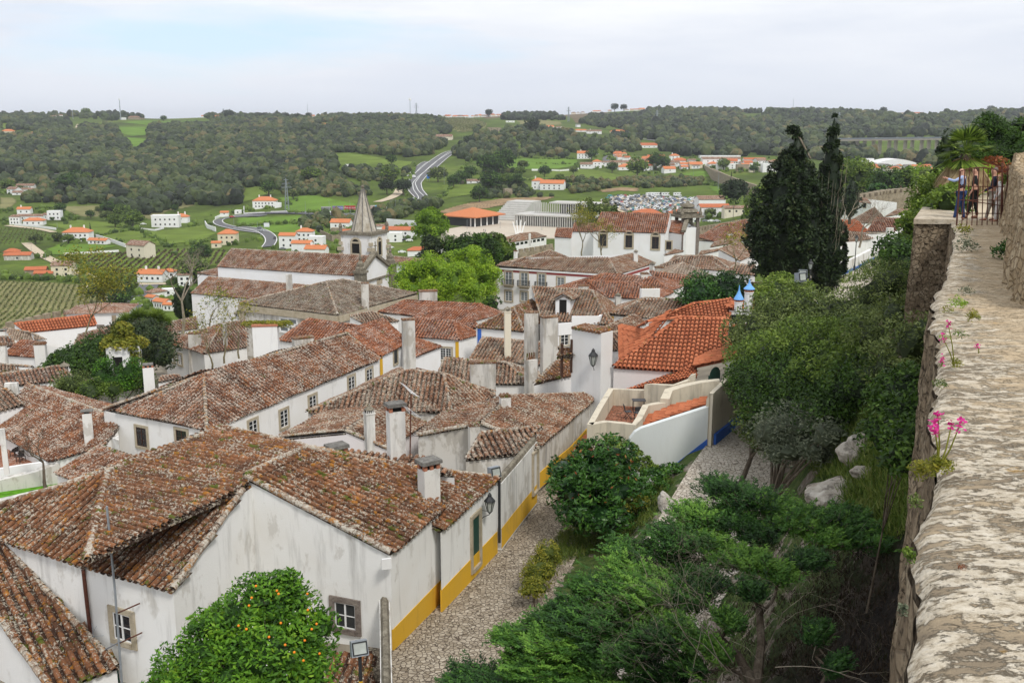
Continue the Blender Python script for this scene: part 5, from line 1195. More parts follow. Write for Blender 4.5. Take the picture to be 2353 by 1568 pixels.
q=PZ('A',240,960,-24.4); fp=thing('flower_pot','terracotta pot of orange flowers on a white pedestal','flower pot',(q.x,q.y,-25.2)); m=MB(); m.obox((q.x,q.y,-25.2),.7,.7,.8,.3); m.build('pedestal',STY['clean'],fp); m=MB(); m.lathe((q.x,q.y,-24.4),[(.18,0),(.26,.35)],10); m.build('pot',STY['brick'],fp)
m=MB(); crown(m,[(q.x,q.y,-23.9,.4,.4,.3)],160,.16,core=False); m.build('flowers',STY['new_fl'] if 'new_fl' in STY else leafmat('orange petals',[(.08,.14,.02),(.6,.12,.03),(.75,.22,.05)]),fp)
q=PZ('A',1085,960,-23); t=thing('white_lean_to','small whitewashed block with a tiled top against the end of the long house','house',(q.x,q.y,-27));
C4=[PZ('A',995,888,-22.6),PZ('A',1178,968,-22.6),PZ('A',1175,845,-22.6),PZ('A',1040,850,-22.6)]; m=MB(); m.prism(C4,-27); m.build('wall',STY['chim'],t)
# lawn
field('lawn','A',[(-40,1440),(250,1385),(620,1310),(640,1400),(440,1445),(-40,1560)],STY['lawn'],.05,.5,ymin=50)
# white cottage tower, battlements at the left
t=thing('turret_house','small white house with a pointed tiled cap against the battlements','house',(-57,150,-36)); c=PY('S',918,745,150); tz=PY('S',918,636,150).z; az=PY('S',918,600,150).z
m=MB(); m.obox((c.x,c.y,-38),8.6*.98,7,tz+38,.15); m.build('wall',STY['clean'],t); m=MB(); m.obox((c.x,c.y,tz),9.4,7.8,az-tz+.3,.15,.06); m.build('roof',STY['mid'],t);
m=MB(); m.obox((c.x+1,c.y-3.5,tz-3.4),1.1,.4,1.6,.15); m.build('window',STY['dark_trim'],t)
def battlement(name,label,v,line,zb,y=None,n=8,th=.6,mh=1.1,frac=.6,mat='rubble_far',yy=None):
 Q=[PZ(v,a,b,c) for a,b,c in line]; t=thing(name,label,'wall',(Q[0].x,Q[0].y,zb)); mb=MB(); wallstrip(mb,Q,zb,[q.z-mh for q in Q],th); mb.build('wall',STY[mat],t)
 L=[0];
 for a,b in zip(Q[:-1],Q[1:]): L.append(L[-1]+(b-a).length)
 for i in range(n):
  s0=L[-1]*(i+.5-frac/2)/n; s1=L[-1]*(i+.5+frac/2)/n
  def at(s):
   for j in range(len(Q)-1):
    if s<=L[j+1]: k=(s-L[j])/(L[j+1]-L[j]); return Q[j].lerp(Q[j+1],k)
   return Q[-1]
  a,b=at(s0),at(s1); w=MB(); wallstrip(w,[a,b],[a.z-mh-.02,b.z-mh-.02],[a.z,b.z],th); w.build('merlon',STY[mat],t)
 return t
battlement('battlements','battlemented old wall beyond the orange roofs at the left','S',[(40,762,-27.6),(460,668,-27.6),(660,640,-27.6),(860,622,-27.6)],-36,n=9)
battlement('battlements','short broken stretch of old wall right of the turreted white house','S',[(985,662,-28.0),(1020,700,-28)],-36,n=2)
battlement('battlements','old wall with battlements below the second church, behind the two green trees','U',[(390,1400,-29),(560,1375,-29),(700,1350,-29)],-37,n=7,mh=.9)
battlement('battlements','old wall running right behind the market building','E',[(335,440,-22.6),(700,385,-22.6),(1000,330,-22.6),(1270,300,-22.6)],-34,n=22,mh=.9)
w=battlement('battlements','tourists rampart, broad old wall with stairs right of the cypresses','X',[(1085,770,-21),(1215,752,-20.4),(1300,735,-20.0),(1500,718,-19.4),(1700,672,-17.8),(1810,640,-17)],-34,n=24,mh=1.2,th=3.0)
m=MB()
for i in range(16):
 q=PZ('X',1512+i*1.5,812-i*5,-25+i*.32); m.obox((q.x,q.y,q.z-1.5),7,.9,1.6,.1)
m.build('stairs',STY['rubble_far'],w)
t=thing('rampart_tower','broad face of old rampart masonry below the tourists','wall',(120,310,-34)); Q=[PZ('X',1228,782,-22.5),PZ('X',1480,770,-22.5)]; m=MB(); wallstrip(m,Q,-36,-22.5,4); m.build('wall',STY['rubble_far'],t)
t,Q=wall_thing('aqueduct','long buttressed stone aqueduct wall crossing the fields behind the cypresses','X',[(0,572,-44),(120,625,-43.5),(250,672,-43),(380,712,-42.5),(500,735,-42)],-56,1.6,STY['rubble_far'])
for a,b in zip(Q[:-1],Q[1:]):
 k=6
 for i in range(k): q=a.lerp(b,i/k); m=MB(); m.obox((q.x,q.y-1.6,q.z-7),1.5,2.5,5.5,0,.6); m.build('buttress',STY['rubble_far'],t)
t,Q=wall_thing('aqueduct','thin far end of the old aqueduct wall reaching the village','U',[(1870,585,-45),(1960,622,-44.5),(2060,655,-44.5),(2140,700,-44.5),(2200,722,-44.3)],-54,1.6,STY['rubble_far'])
# ---- plants near the camera
def tree(name, label, cat, v, lobes, m, n, size, asp=.45, base=None, bark='bark', group=None, trunk=.16, up=.3, clump=1.2, gap=.25, inner=.2, core=True, tone=0, limbs=True, shell=.5, seed=0):
 """lobes: (cx,cy,y,r[,rz]) in view pixels and metres"""
 L=[]
 for l in lobes:
  c = PY(v, l[0], l[1], l[2]); r = l[3]; rz = l[4] if len(l)>4 else r*.85; L.append((c.x,c.y,c.z,r,r,rz))
 mx = np.mean([l[:3] for l in L], 0); bx, by = (base[0], base[1]) if base else (mx[0], mx[1])
 bz = zg1(bx,by)-.2 if not base or len(base)<3 else base[2]
 t = thing(name, label, cat, (bx,by,bz), group)
 c = MB(); crown(c, L, n, size, asp, shell, clump, up, inner, seed, core, gap, 0, tone); c.build('crown', m, t)
 tr = MB(); B = Vector((bx,by,bz)); M_ = Vector(mx); h = M_-B; fork = B+h*.45
 tr.tube([B,B+h*.2+Vector((.05,.1,0)),fork],[trunk,trunk*.85,trunk*.7],7)
 if limbs:
  for l in L:
   q = Vector(l[:3]); mid = fork.lerp(q,.5)+Vector((random.gauss(0,.15),random.gauss(0,.15),.15)); tr.tube([fork,mid,q],[trunk*.55,trunk*.4,trunk*.12],5)
   for k in range(3):
    a = Vector((random.gauss(0,1),random.gauss(0,1),random.gauss(0,.6))).normalized(); tr.tube([q,q+a*l[3]*.5,q+a*l[3]*.85],[trunk*.16,trunk*.1,.01],4)
 tr.build('trunk', STY[bark], t); return t
L_=STY
# orange tree
t = tree('orange_tree','orange tree in blossom with bright fruit, in the bottom foreground before the white walls','tree','F',
 [(560,1440,31,1.55),(650,1400,31.5,1.35),(600,1370,31.5,1.0),(690,1470,31,1.2),(500,1500,30.5,1.5),(620,1500,30,1.6),(430,1560,30,1.4),(560,1570,29.5,1.5),(700,1550,30,1.2),(660,1350,31.8,.75),(735,1440,31.2,.7),(480,1440,31.2,.8),(380,1600,29.6,1.1)], L_['leaf_orange'],30000,.20,.42,base=(-8.6,31,-22),clump=2.2,gap=.35,up=.6,seed=1)
cr = t.children[0]; vs = np.array([tuple(q.co) for q in cr.data.vertices]);
for k,(a,b) in enumerate(((588,1345),(636,1356),(578,1372),(640,1363),(548,1436),(566,1444),(645,1430),(618,1462),(706,1363),(707,1400),(727,1432),(716,1444),(676,1497),(697,1516),(734,1500),(572,1390),(700,1470),(655,1480))):
 d = ray(a,b); o = world_loc(t); W = vs+np.array(tuple(o)); u = np.array(tuple(d.normalized())); dd = W-np.outer(W@u,u); nr = np.linalg.norm(dd,axis=1)<.25
 if not nr.any(): continue
 dist = (W[nr]@u).min()-.03; p = Vector(u)*dist; m = MB(); ico(m,tuple(p),[.044]*3,.02,sub=2); m.build('orange',L_['orange_fruit'],t,True)
fl = MB(); sel = vs[rng.choice(len(vs),700)]; o=np.array(tuple(world_loc(t))); leaves(fl, sel+o+rng.normal(0,.02,(700,3)), .05,.3,.9); q_=fl.build('blossom',flat('white petals',(.75,.75,.66),.8),t); q_['kind']='stuff'
# foreground juniper: layered sprays on long bare limbs
def juniper():
 hub = PY('F',1800,1560,22.5); hub.z = -15.2
 t = thing('juniper_tree','sprawling dark juniper with layered sprays and bare grey limbs filling the lower right foreground','tree',(hub.x,hub.y,hub.z))
 S_ = []
 for X,Y,y,r in [(1060,1530,29,.9),(1120,1555,28,1.0),(1040,1565,28,.8),(1190,1480,29,.8),(1150,1430,29.5,.55),(1210,1545,28,.9),(1260,1500,28.5,.9),(1240,1560,27,1.0),(1300,1450,29,1.0),(1230,1400,30,.7),(1290,1370,30,.9),(1350,1400,29.5,1.0),(1340,1320,31,.8),(1400,1340,30.5,1.0),(1420,1280,31.5,.9),(1480,1310,31,.9),(1460,1240,32.5,.7),(1400,1230,33,.5),(1540,1270,32,.8),(1520,1200,33,.8),(1590,1210,33,.8),(1640,1250,32,.7),(1560,1150,34,.7),(1640,1160,34,.9),(1700,1190,33.5,.9),(1680,1110,35,.9),(1740,1130,35,1.0),(1800,1160,34,1.0),(1900,1160,34,.9),(1950,1200,33,.9),(1870,1200,33,.8),(1620,1090,35.5,.7),(1700,1260,31,.6),(1560,1340,30,.7),(1500,1380,29.5,.7),(1420,1400,29.5,.8),(1330,1530,27.5,.7),(1450,1470,28,.5),(1380,1450,28.5,.6),(1600,1310,30.5,.6),(1830,1260,31,.5),(1760,1290,30.5,.45),(1650,1400,28,.35),(1840,1430,27,.3),(1880,1500,26,.3),(1480,1440,27,.6),(1550,1430,27.5,.6),(1410,1480,27,.6),(1500,1530,26.5,.7),(1400,1555,26.5,.7),(1560,1500,26.5,.5),(1620,1470,27,.4),(1250,1450,28.5,.9),(1320,1400,29,.9),(1200,1510,28,.9),(1380,1330,30.5,.8),(1450,1330,30,.8),(1540,1210,32.5,.8),(1340,1490,28,.8),(1700,1330,29,.35)]:
  c = PY('F',X+32,Y+34,y*.87); S_.append((c.x,c.y,c.z,r*.82))
 m = MB(); br = MB(); tw = MB()
 for i,(x,y,z,r) in enumerate(S_):
  out = Vector((x,y,z))-hub; out.z *= .4; out.normalize(); side = Vector((out.y,-out.x,0)).normalized()
  ns = int(300*r)+40
  for k in range(ns):      # one flat spray: a little shoot with leaflets
   a = random.gauss(0,.55); f = random.uniform(-1,.9)*r; s = random.gauss(0,.5)*r
   p = Vector((x,y,z))+out*f+side*s+Vector((0,0,random.gauss(0,.16)*r-.12*f))
   d = (out+side*(a+s*.6)+Vector((0,0,random.gauss(.08,.22)))).normalized(); ln = random.uniform(.24,.5)
   q = 20; tt = np.linspace(0,1,q)[:,None]; base = np.array(tuple(p))+tt*ln*np.array(tuple(d)); base[:,2] += .05*tt[:,0]**2
   sd = np.array(tuple(d.cross(Vector((0,0,1))).normalized())); sg = np.where(np.arange(q)%2,1,-1)[:,None]
   wdt = .13*(1-.7*tt); c = base+sd*sg*wdt*.5+rng.normal(0,.018,(q,3))
   dirs = (np.array(tuple(d))*.8+sd*sg*.75); dirs += rng.normal(0,.2,(q,3)); dirs /= np.linalg.norm(dirs,axis=1)[:,None]
   nn = np.cross(dirs,np.array([0,0,1.])+rng.normal(0,.4,(q,3))); nn/= np.linalg.norm(nn,axis=1)[:,None]
   L2=.13; v = np.stack([c-dirs*L2*.5,c-nn*.022,c+dirs*L2*.5,c+nn*.022],1).reshape(-1,3)
   tone = np.clip(.42+.25*math.sin(x*1.7+y)+random.gauss(0,.16)+tt[:,0]*.22,0,1)
   m.add(v,np.arange(q*4).reshape(q,4),tone)
   if k%5==0: br.tube([p-d*.1,p+d*ln*.8],[.010,.004],3,close=False)
 m.build('foliage',STY['leaf_juniper'],t)
 nodes=[(hub,.17),(hub+Vector((-.5,.7,1.0)),.15),(hub+Vector((-1.3,2.0,1.8)),.10),(hub+Vector((.1,3.0,2.0)),.10)]
 for i,j in ((0,1),(1,2),(1,3)): p,q=nodes[i][0],nodes[j][0]; br.tube([p-Vector((0,0,.8 if i==0 else 0)),p.lerp(q,.5)+Vector((.1,0,.1)),q],[nodes[i][1],nodes[j][1]*1.1,nodes[j][1]],8)
 hubs=[nodes[1][0]]
 for x,y,z,r in sorted(S_,key=lambda a:(Vector(a[:3])-hub).length):
  q=Vector((x,y,z-.12)); h2,r2=min(nodes,key=lambda a:(a[0]-q).length+.25*(a[0]-hub).length); L0=(q-h2).length; r1=max(.012,min(r2*.75,.05)); P=[h2]
  for k in (.25,.5,.75,1): P.append(h2.lerp(q,k)+Vector((random.gauss(0,.07),random.gauss(0,.07),random.gauss(0,.06)-.08*L0*math.sin(k*3.14))))
  br.tube(P,[r1*1.15,r1*1.1,r1,r1*.9,r1*.8],5,close=False); nodes.append((P[-1],r1*.8))
  for _ in range(6):
   s = P[random.choice([2,3,4])]; a = Vector((random.gauss(0,1),random.gauss(0,1),random.gauss(-.5,.6))).normalized(); e1 = s+a*random.uniform(.3,.8); e2 = e1+(a+Vector((random.gauss(0,.6),random.gauss(0,.6),random.gauss(-.2,.5)))).normalized()*random.uniform(.3,.7)
   tw.tube([s,e1,e2],[.010,.007,.003],3,close=False)
 for X,Y,y in [(1480,1440,25),(1560,1470,24.5),(1430,1530,24.5),(1620,1450,25),(1520,1530,24),(1700,1480,24),(1590,1540,23.5),(1840,1470,24),(1400,1500,25),(1780,1400,25.5),(1640,1520,24)]:
  c = PY('F',X,Y,y*.92); branch(tw,hubs[0].lerp(c,.45),(c-hubs[0]),1.7,.016,4,None,.8,3,-.05,4,.25)
 br.build('branch',STY['bark'],t); tw.build('twigs',STY['bark_pale'],t)
juniper()
def grp(label,cat,lobes,m,n,size,asp=.5,**k): return tree(k.pop('name','shrub'),label,cat,'F',lobes,m,n,size,asp,**k)
grp('broad olive green shrub high on the bank, left of the square buttress','shrub',[(1765,760,62,2.6),(1835,735,62,2.8),(1905,750,60,2.6),(1965,730,58,2.4),(1875,810,56,2.8),(1945,800,54,2.6),(2015,780,50,2.3),(1805,810,57,2.6),(1745,810,60,2.2),(1705,770,66,1.6)],L_['leaf_olive'],52000,.20,.45,name='olive_shrub',base=(16.5,57),bark='bark_pale',clump=1.6,gap=.3,seed=2)
grp('olive green shrub in the middle of the leafy bank','shrub',[(1792,830,52,2.3),(1862,820,50,2.5),(1932,810,48,2.3),(2002,800,45,2.0),(1902,870,45,2.0),(1972,860,42,1.8),(1732,840,56,1.8)],L_['leaf_mid'],44000,.18,.45,name='olive_shrub',base=(14.5,49),bark='bark_pale',clump=1.6,gap=.3,seed=3,tone=.02)
grp('dark leafy evergreen shrub low on the bank above the white cobbled path','shrub',[(1754,888,51,2.0),(1824,878,48,2.2),(1894,898,45,2.2),(1964,908,41,1.9),(1774,938,48,1.9),(1844,948,45,2.0),(1914,958,41,1.8),(2014,878,39,1.4),(1714,878,54,1.3)],L_['leaf_dark'],44000,.17,.5,name='evergreen_shrub',base=(12.8,46),clump=1.7,gap=.3,seed=4)
grp('rust tinged shrub hanging over the cobbled path','shrub',[(1754,918,53,1.5),(1744,978,50,1.4),(1779,1008,47,1.2)],L_['leaf_olive'],7000,.22,.5,base=(11.8,49),clump=1.8,gap=.2,seed=5)
grp('silvery green bush at the foot of the evergreen shrubs','shrub',[(1804,985,43,1.5),(1854,975,41,1.3),(1764,995,44,1.2),(1822,1035,41,.9),(1862,1030,40,.9),(1785,1040,42,.8),(1900,1000,38.5,1.0),(1880,1040,39,.7)],L_['leaf_grey'],7000,.20,.3,name='silver_bush',base=(10.8,42),clump=1.8,gap=.2,seed=6)
grp('pale green sapling thicket between the blue chimneys and the bank','shrub',[(1780,675,80,1.8),(1800,650,84,1.3),(1760,700,76,1.5),(1835,690,74,1.4),(1845,660,80,1.0)],L_['leaf_mid'],9000,.28,.5,base=(20.6,79),bark='bark_pale',clump=1.6,gap=.2,tone=.2,seed=7)
grp('feathery yellow green shrub against the foot of the square buttress','shrub',[(2040,670,45,1.8),(2080,750,38,1.6),(2030,770,42,1.8),(2110,790,31,1.2),(2060,840,34,1.3),(2090,880,29,1.0)],L_['leaf_olive'],26000,.16,.35,base=(15.2,40,-8),clump=2.0,gap=.2,tone=.06,seed=8)
grp('dark holly like bush beside the upper path, left of the buttress','shrub',[(2060,590,70,1.9),(2075,610,68,1.6),(2070,570,72,1.3)],L_['leaf_dark'],5000,.28,.6,base=(27,69),clump=1.5,seed=9)
grp('shrubs overhanging the wall foot beside the walkway','shrub',[(2100,900,24,.9),(2085,960,22,.8),(2100,1010,19,.6),(2060,920,27,1.0),(2040,1000,25,.8),(2080,1060,18,.5)],L_['leaf_dark'],11000,.14,.45,base=(9.3,24,-12.5),clump=2.4,trunk=.03,seed=10,tone=.08)
# magnolia-like shrub on the wedge between the lanes and its neighbours
grp('large glossy broad leaved shrub between the two cobbled lanes','shrub',[(1370,1105,50,2.0),(1320,1120,49,1.5),(1400,1060,51,1.6),(1430,1130,49,1.5),(1340,1180,48,1.4),(1400,1190,47.5,1.3),(1300,1080,50,1.0),(1350,1050,51,1.1)],L_['leaf_mag'],17000,.32,.36,name='broad_leaved_shrub',base=(4.4,49.5),clump=1.6,gap=.15,up=.5,seed=11)
m = MB(); c0=PY('F',1370,1105,50); idx=rng.normal(0,1,(130,3)); idx/=np.linalg.norm(idx,axis=1)[:,None]; leaves(m,np.array(tuple(c0))+idx*np.array([2.4,1.9,1.9])+np.array([0,-.5,0]),.22,.3,.4);
t=[o for o in C.objects if o.name=='broad_leaved_shrub'][0]; q_=m.build('red_bud',L_['red_leaf'],t); q_['kind']='stuff'
grp('bright green vine draped over the low orange roof of the courtyard house','vine',[(1440,1035,53,.7,.5),(1470,1060,52.5,.7,.6),(1410,1020,54,.6,.5),(1500,1085,52,.6,.5),(1390,1045,53,.6,.4)],L_['leaf_mid'],5000,.16,.7,name='vine',base=(6.4,52),clump=2.2,tone=.2,seed=12,core=False,trunk=.05)
grp('leafy creeper at the foot of the white street front by the blue band','vine',[(1500,1100,51,.8,.6),(1540,1090,51.5,.8,.6),(1570,1085,52,.6,.4),(1480,1130,50.5,.7,.5),(1530,1125,50,.7,.5)],L_['leaf_mag'],5000,.17,.7,name='creeper',base=(7.6,50.5),clump=2.2,tone=.1,seed=13,core=False,trunk=.05)
for X,Y,y,r,lab in ((1255,1270,44.5,.75,'yellow green euphorbia mound at the lane edge, uppermost of three'),(1235,1310,43,.85,'yellow green euphorbia mound at the lane edge, largest of three'),(1225,1345,41.5,.6,'yellow green euphorbia mound at the lane edge, lowest of three'),(1450,1150,48.5,.8,'yellow green mound behind the glossy shrub')):
 grp(lab,'shrub',[(X,Y,y,r,r*.8),(X+18,Y+6,y,r*.7,r*.6),(X-14,Y+12,y-.3,r*.7,r*.5)],L_['leaf_yel'],2600,.10,.6,name='euphorbia',clump=3,group='euphorbia mounds beside the lane',trunk=.04,seed=int(X))
# rocks, grass on the bank
def rock(label,v,cx,cy,y,sx,sy,sz,seed):
 c=ground(v,cx,cy,14); c.z-=sz*.1; V,Fc=icodata(4); P=V*1.0; k=1+.22*n3(P,2.1,seed)+.12*n3(P,4.7,seed+1)+.06*n3(P,9.5,seed+2); P=P*k[:,None]*np.array([sx,sy,sz])+np.array(tuple(c)); m=MB(); m.add(P,Fc); o=m.build('rock',STY['rock'],None,False); return tag(o,label,'rock',group='pale rocks on the bank')
STY['rock']=stonemat('limestone outcrop',[(.24,.20,.16),(.46,.42,.36),(.66,.63,.57)],1.6,.55,cells=False)
for i,(lab,X,Y,y,a,b,c) in enumerate([('pale limestone outcrop between the juniper and the wall, largest of the rocks',1930,1140,27,1.25,1.0,.7),('flat limestone slab above the largest outcrop',2000,1085,27,.7,.5,.25),('jagged pale rock in the grass below the dark shrubs',1985,1030,31,.9,.8,.7),('upright pale rock highest on the grassy bank',2040,1005,28.5,.3,.3,.3),('brown rock face half hidden by the shrubs near the wall',2050,900,31,.6,.6,.7),('grey rock ledge edging the cobbled path',1440,1200,43.5,.7,1.1,.9),('low grey boulder below the glossy shrub',1390,1225,42.5,.9,.8,.8),('long kerb boulder beside the path above the glossy shrub',1530,1160,44.8,.35,1.6,.35)]): rock(lab,'F',X,Y,y,a,b,c,i)
def tufts(name,poly,n,size,m,label,cat='grass',ymin=14,h=.25,asp=.12):
 Xs=[p[0] for p in poly];Ys=[p[1] for p in poly];pts_=[]
 while len(pts_)<n:
  X=random.uniform(min(Xs),max(Xs));Y=random.uniform(min(Ys),max(Ys))
  if inpoly(np.array([X]),np.array([Y]),poly)[0]:
   g=ground('F',X,Y,ymin); pts_.append((g.x,g.y,g.z+random.uniform(0,h)))
 c=np.array(pts_); mb=MB(); N=len(c); k=7
 c=np.repeat(c,k,0)+rng.normal(0,.13,(N*k,3))*np.array([1,1,.4]); a=rng.normal(0,.45,(N*k,3))+np.array([0,0,1.]); a/=np.linalg.norm(a,axis=1)[:,None]; b=np.cross(a,rng.normal(0,1,(N*k,3))); b/=np.linalg.norm(b,axis=1)[:,None]
 s=size*rng.uniform(.5,1.4,N*k)[:,None]; v=np.stack([c-b*s*asp*.5,c+a*s,c+b*s*asp*.5],1).reshape(-1,3); r=np.clip(np.repeat(rng.uniform(.1,.9,N),k)+rng.normal(0,.12,N*k),0,1); mb.add(v,np.arange(N*k*3).reshape(-1,3),r); o=mb.build(name,m,None); return tag(o,label,cat,kind='stuff')
tufts('grass',[(1900,960),(2130,850),(2125,1080),(2100,1230),(2020,1260),(1930,1150),(1850,1060)],4200,.34,L_['grassleaf'],'long grass and weeds on the bank below the rampart')
tufts('grass',[(1280,1240),(1450,1110),(1540,1110),(1500,1190),(1420,1250),(1300,1290),(1250,1340),(1230,1320)],2200,.28,L_['grassleaf'],'weeds and grass on the wedge between the lanes')
tufts('grass',[(1990,560),(2140,690),(2140,860),(1950,960),(1990,800),(2040,700)],2600,.5,L_['leaf_olive'],'tangled undergrowth on the upper bank',h=.6)
tufts('grass',[(1880,590),(1990,540),(2070,500),(2090,560),(2040,640),(1900,660)],900,.6,L_['leaf_mid'],'low greenery beside the upper path',h=.4,ymin=60)
# cypresses
def cypress(name,label,x,y,zb,H,rad,n,m,seed=0,lean=0,bare=False,group=None,size=.36,fat=.42):
 t=thing(name,label,'tree',(x,y,zb),group); lob=[]
 for i in range(int(H*10)):
  k=(i+.5)/int(H*10); z=zb+H*(.04+.93*k); pr=rad*(math.sin(min(1,(k/fat))*math.pi/2)**.6 if k<fat else (1-((k-fat)/(1-fat))**1.5)**.75)
  a=random.uniform(0,6.28); rr=max(0,pr*.78)*random.uniform(.6,1.05); s=max(.28,pr*.33)*random.uniform(.8,1.2); lob.append((x+math.cos(a)*rr+lean*k*H,y+math.sin(a)*rr,z,s,s,s*1.25))
 mb=MB(); crown(mb,lob,n,size,.5,.6,1.6,1.2,.12,seed,False,.15)
 V,Fc=icodata(3); P=V.copy(); prf=lambda k: rad*.70*np.where(k<fat,np.sin(np.clip(k/fat,0,1)*np.pi/2)**.6,np.clip(1-(np.clip((k-fat)/(1-fat),0,1))**1.5,0,1)**.75)
 kz=(V[:,2]+1)/2; rr=prf(kz)/np.maximum(.12,np.sqrt(1-V[:,2]**2)); P[:,0]=V[:,0]*np.minimum(rr,rad)+x+lean*kz*H; P[:,1]=V[:,1]*np.minimum(rr,rad)+y; P[:,2]=zb+H*(.03+.93*kz); mb.add(P,Fc,.12)
 mb.build('crown',m,t); tr=MB(); tr.tube([(x,y,zb-1),(x,y,zb+H*.5)],[rad*.16,rad*.06],8)
 if bare:
  for _ in range(20):
   a=random.uniform(math.pi*1.15,math.pi*1.75); k=random.uniform(.25,.7); r0=rad*.35; tr.tube([(x+math.cos(a)*r0,y+math.sin(a)*r0,zb+H*k*.8),(x+math.cos(a)*rad*.8,y+math.sin(a)*rad*.95,zb+H*(k*.8+.08)),(x+math.cos(a)*rad*.85,y+math.sin(a)*rad*1.05,zb+H*(k*.8+.20))],[.028,.022,.01],4)
 tr.build('trunk',STY['bark_pale' if bare else 'bark'],t); return t
cL=PZ('F',1795,668,-18); yC=100
cx_=PY('F',1795,668,yC); top=PY('F',1832,300,yC); t=cypress('cypress_tree','broad dark cypress, left and wider one of the tall pair',cx_.x,yC,cx_.z,top.z-cx_.z,4.15,90000,L_['leaf_cypress'],1,lean=.045,group='tall twin cypresses',fat=.34)
br=MB(); a=PY('F',1862,365,yC-1); b=PY('F',1838,318,yC-1.2); c=PY('F',1822,300,yC-1.4); br.tube([a,b,c],[.12,.09,.05],5); br.build('dead_limb',STY['bark_pale'],t)
mb=MB(); crown(mb,[(c.x,c.y,c.z,.7,.6,.5),(b.x-.2,b.y,b.z+.4,.4,.4,.3)],700,.3,.5); mb.build('tuft',L_['leaf_cypress'],t)
cx_=PY('F',1892,640,yC+1.5); top=PY('F',1887,252,yC+1.5); cypress('cypress_tree','taller slim cypress with bare inner branches, right one of the tall pair',cx_.x,yC+1.5,cx_.z-2.5,top.z-cx_.z+2.5,2.1,50000,L_['leaf_cypress'],2,bare=True,group='tall twin cypresses',fat=.2)
for X,Y,Yt,y,r,lab in ((2165,405,300,75,.95,'narrow pointed cypress beside the palm'),(2184,400,308,80,.6,'slimmer cypress just right of the narrow pointed one'),(1953,462,408,210,2.3,'pointed conifer standing before the rampart, right of the twin cypresses')):
 a=PY('F',X,Y+20,y); b=PY('F',X,Yt,y); cypress('cypress_tree',lab,a.x,y,a.z-2,b.z-a.z+2,r,4500 if y<100 else 2500,L_['leaf_cypress'],int(X),size=.3 if y<100 else .6)
a=PY('F',413,735,175); b=PY('F',413,655,175); cypress('cypress_tree','dark columnar cypress left of the leafless tree, smaller of two',a.x,175,a.z,b.z-a.z,1.2,4000,L_['leaf_cypress'],5,size=.45,group='dark cypresses below the parish church'); a=PY('F',432,735,177); b=PY('F',431,650,177); cypress('cypress_tree','dark columnar cypress behind the leafless tree, larger of two',a.x,177,a.z,b.z-a.z,1.7,5000,L_['leaf_cypress'],6,size=.45,group='dark cypresses below the parish church')
# palm and pine at the right
def fronds(mb,c,n,ln,droop,wid,r0=.5,upb=.5,rv=None):
 for i in range(n):
  a=random.uniform(0,6.28); el=random.uniform(-.5,1.3)*upb+.15; d=Vector((math.cos(a)*math.cos(el),math.sin(a)*math.cos(el),math.sin(el))); L2=ln*random.uniform(.8,1.1)
  P=[Vector(c)+d*L2*k+Vector((0,0,-droop*k*k*L2)) for k in np.linspace(0,1,6)]; s=d.cross(Vector((0,0,1))).normalized()
  # fan blades near the end
  q=P[3];
  for j in range(15):
   f=(j-7)/7*1.25; e=(P[4]-P[3]).normalized(); bl=(e*math.cos(f)+s*math.sin(f)); tip=q+bl*wid+Vector((0,0,-droop*.6*wid*abs(f)-.1*wid)); w=s.cross(bl).normalized().cross(bl)*.045
   mb.add([tuple(q),tuple(q.lerp(tip,.55)+w),tuple(tip),tuple(q.lerp(tip,.55)-w)],[(0,1,2,3)],random.random() if rv is None else rv)
  mb.tube(P[:4],[.025,.022,.02,.015],4,close=False)
t=thing('palm_tree','shaggy fan palm with a skirt of dead brown fronds behind the iron gate','tree',(22,44,-5)); c=PY('F',2218,352,44); m=MB(); fronds(m,c,34,1.2,.25,.75,upb=1.0); m.build('crown',L_['leaf_mid'],t)
m=MB(); fronds(m,c-Vector((0,0,.25)),30,1.35,1.0,.7,upb=-.35); m.build('dead_fronds',leafmat('dead fronds',[(.20,.13,.06),(.34,.24,.12),(.48,.37,.21)]),t); m=MB(); m.tube([(c.x,c.y,c.z-3.5),tuple(c)],[.28,.22],8); m.build('trunk',STY['bark'],t)
t=tree('pine_tree','dark layered conifer at the right edge above the rampart','tree','F',[(2290,320,58,1.5,.9),(2262,350,58,1.3,.7),(2275,290,58,1.0,.6),(2310,350,57,1.9,.8),(2340,320,57,1.5,.7),(2350,370,56,2.2,1.1),(2290,385,57,1.8,.9),(2268,272,58.5,.5,.4),(2250,325,58.5,.9,.3),(2345,290,58,.9,.5),(2380,340,56,2,1),(2262,300,58.4,.8,.3)],L_['leaf_dark'],26000,.28,.22,base=(28.5,57,-5),clump=1.6,gap=.3,seed=21)
tree('bamboo_clump','bright yellow green foliage between the men by the gate','shrub','F',[(2245,418,48,.8,.7),(2262,410,49,.8,.7),(2230,425,47,.6,.5)],L_['leaf_plane'],2500,.2,.4,base=(22.3,48,-4.2),seed=22)
tree('photinia_shrub','deep red leaved shrub behind the gate','shrub','F',[(2275,388,50,.9,.6),(2258,392,51,.7,.5),(2290,398,49,.7,.6)],L_['red_leaf'],1800,.2,.45,base=(23.8,50,-4),seed=23)
tree('hedge_shrub','mass of bright green shrubs left of the standing men','shrub','F',[(2185,470,38,.9),(2160,490,39,1.0),(2130,490,42,.8),(2110,505,44,.8),(2150,450,48,1.4),(2180,440,46,1.2),(2125,480,52,.9),(2195,445,41,.6),(2170,520,37,.6),(2095,520,50,.9)],L_['leaf_mid'],16000,.18,.5,base=(18,42,-6),clump=2,tone=.1,seed=24)
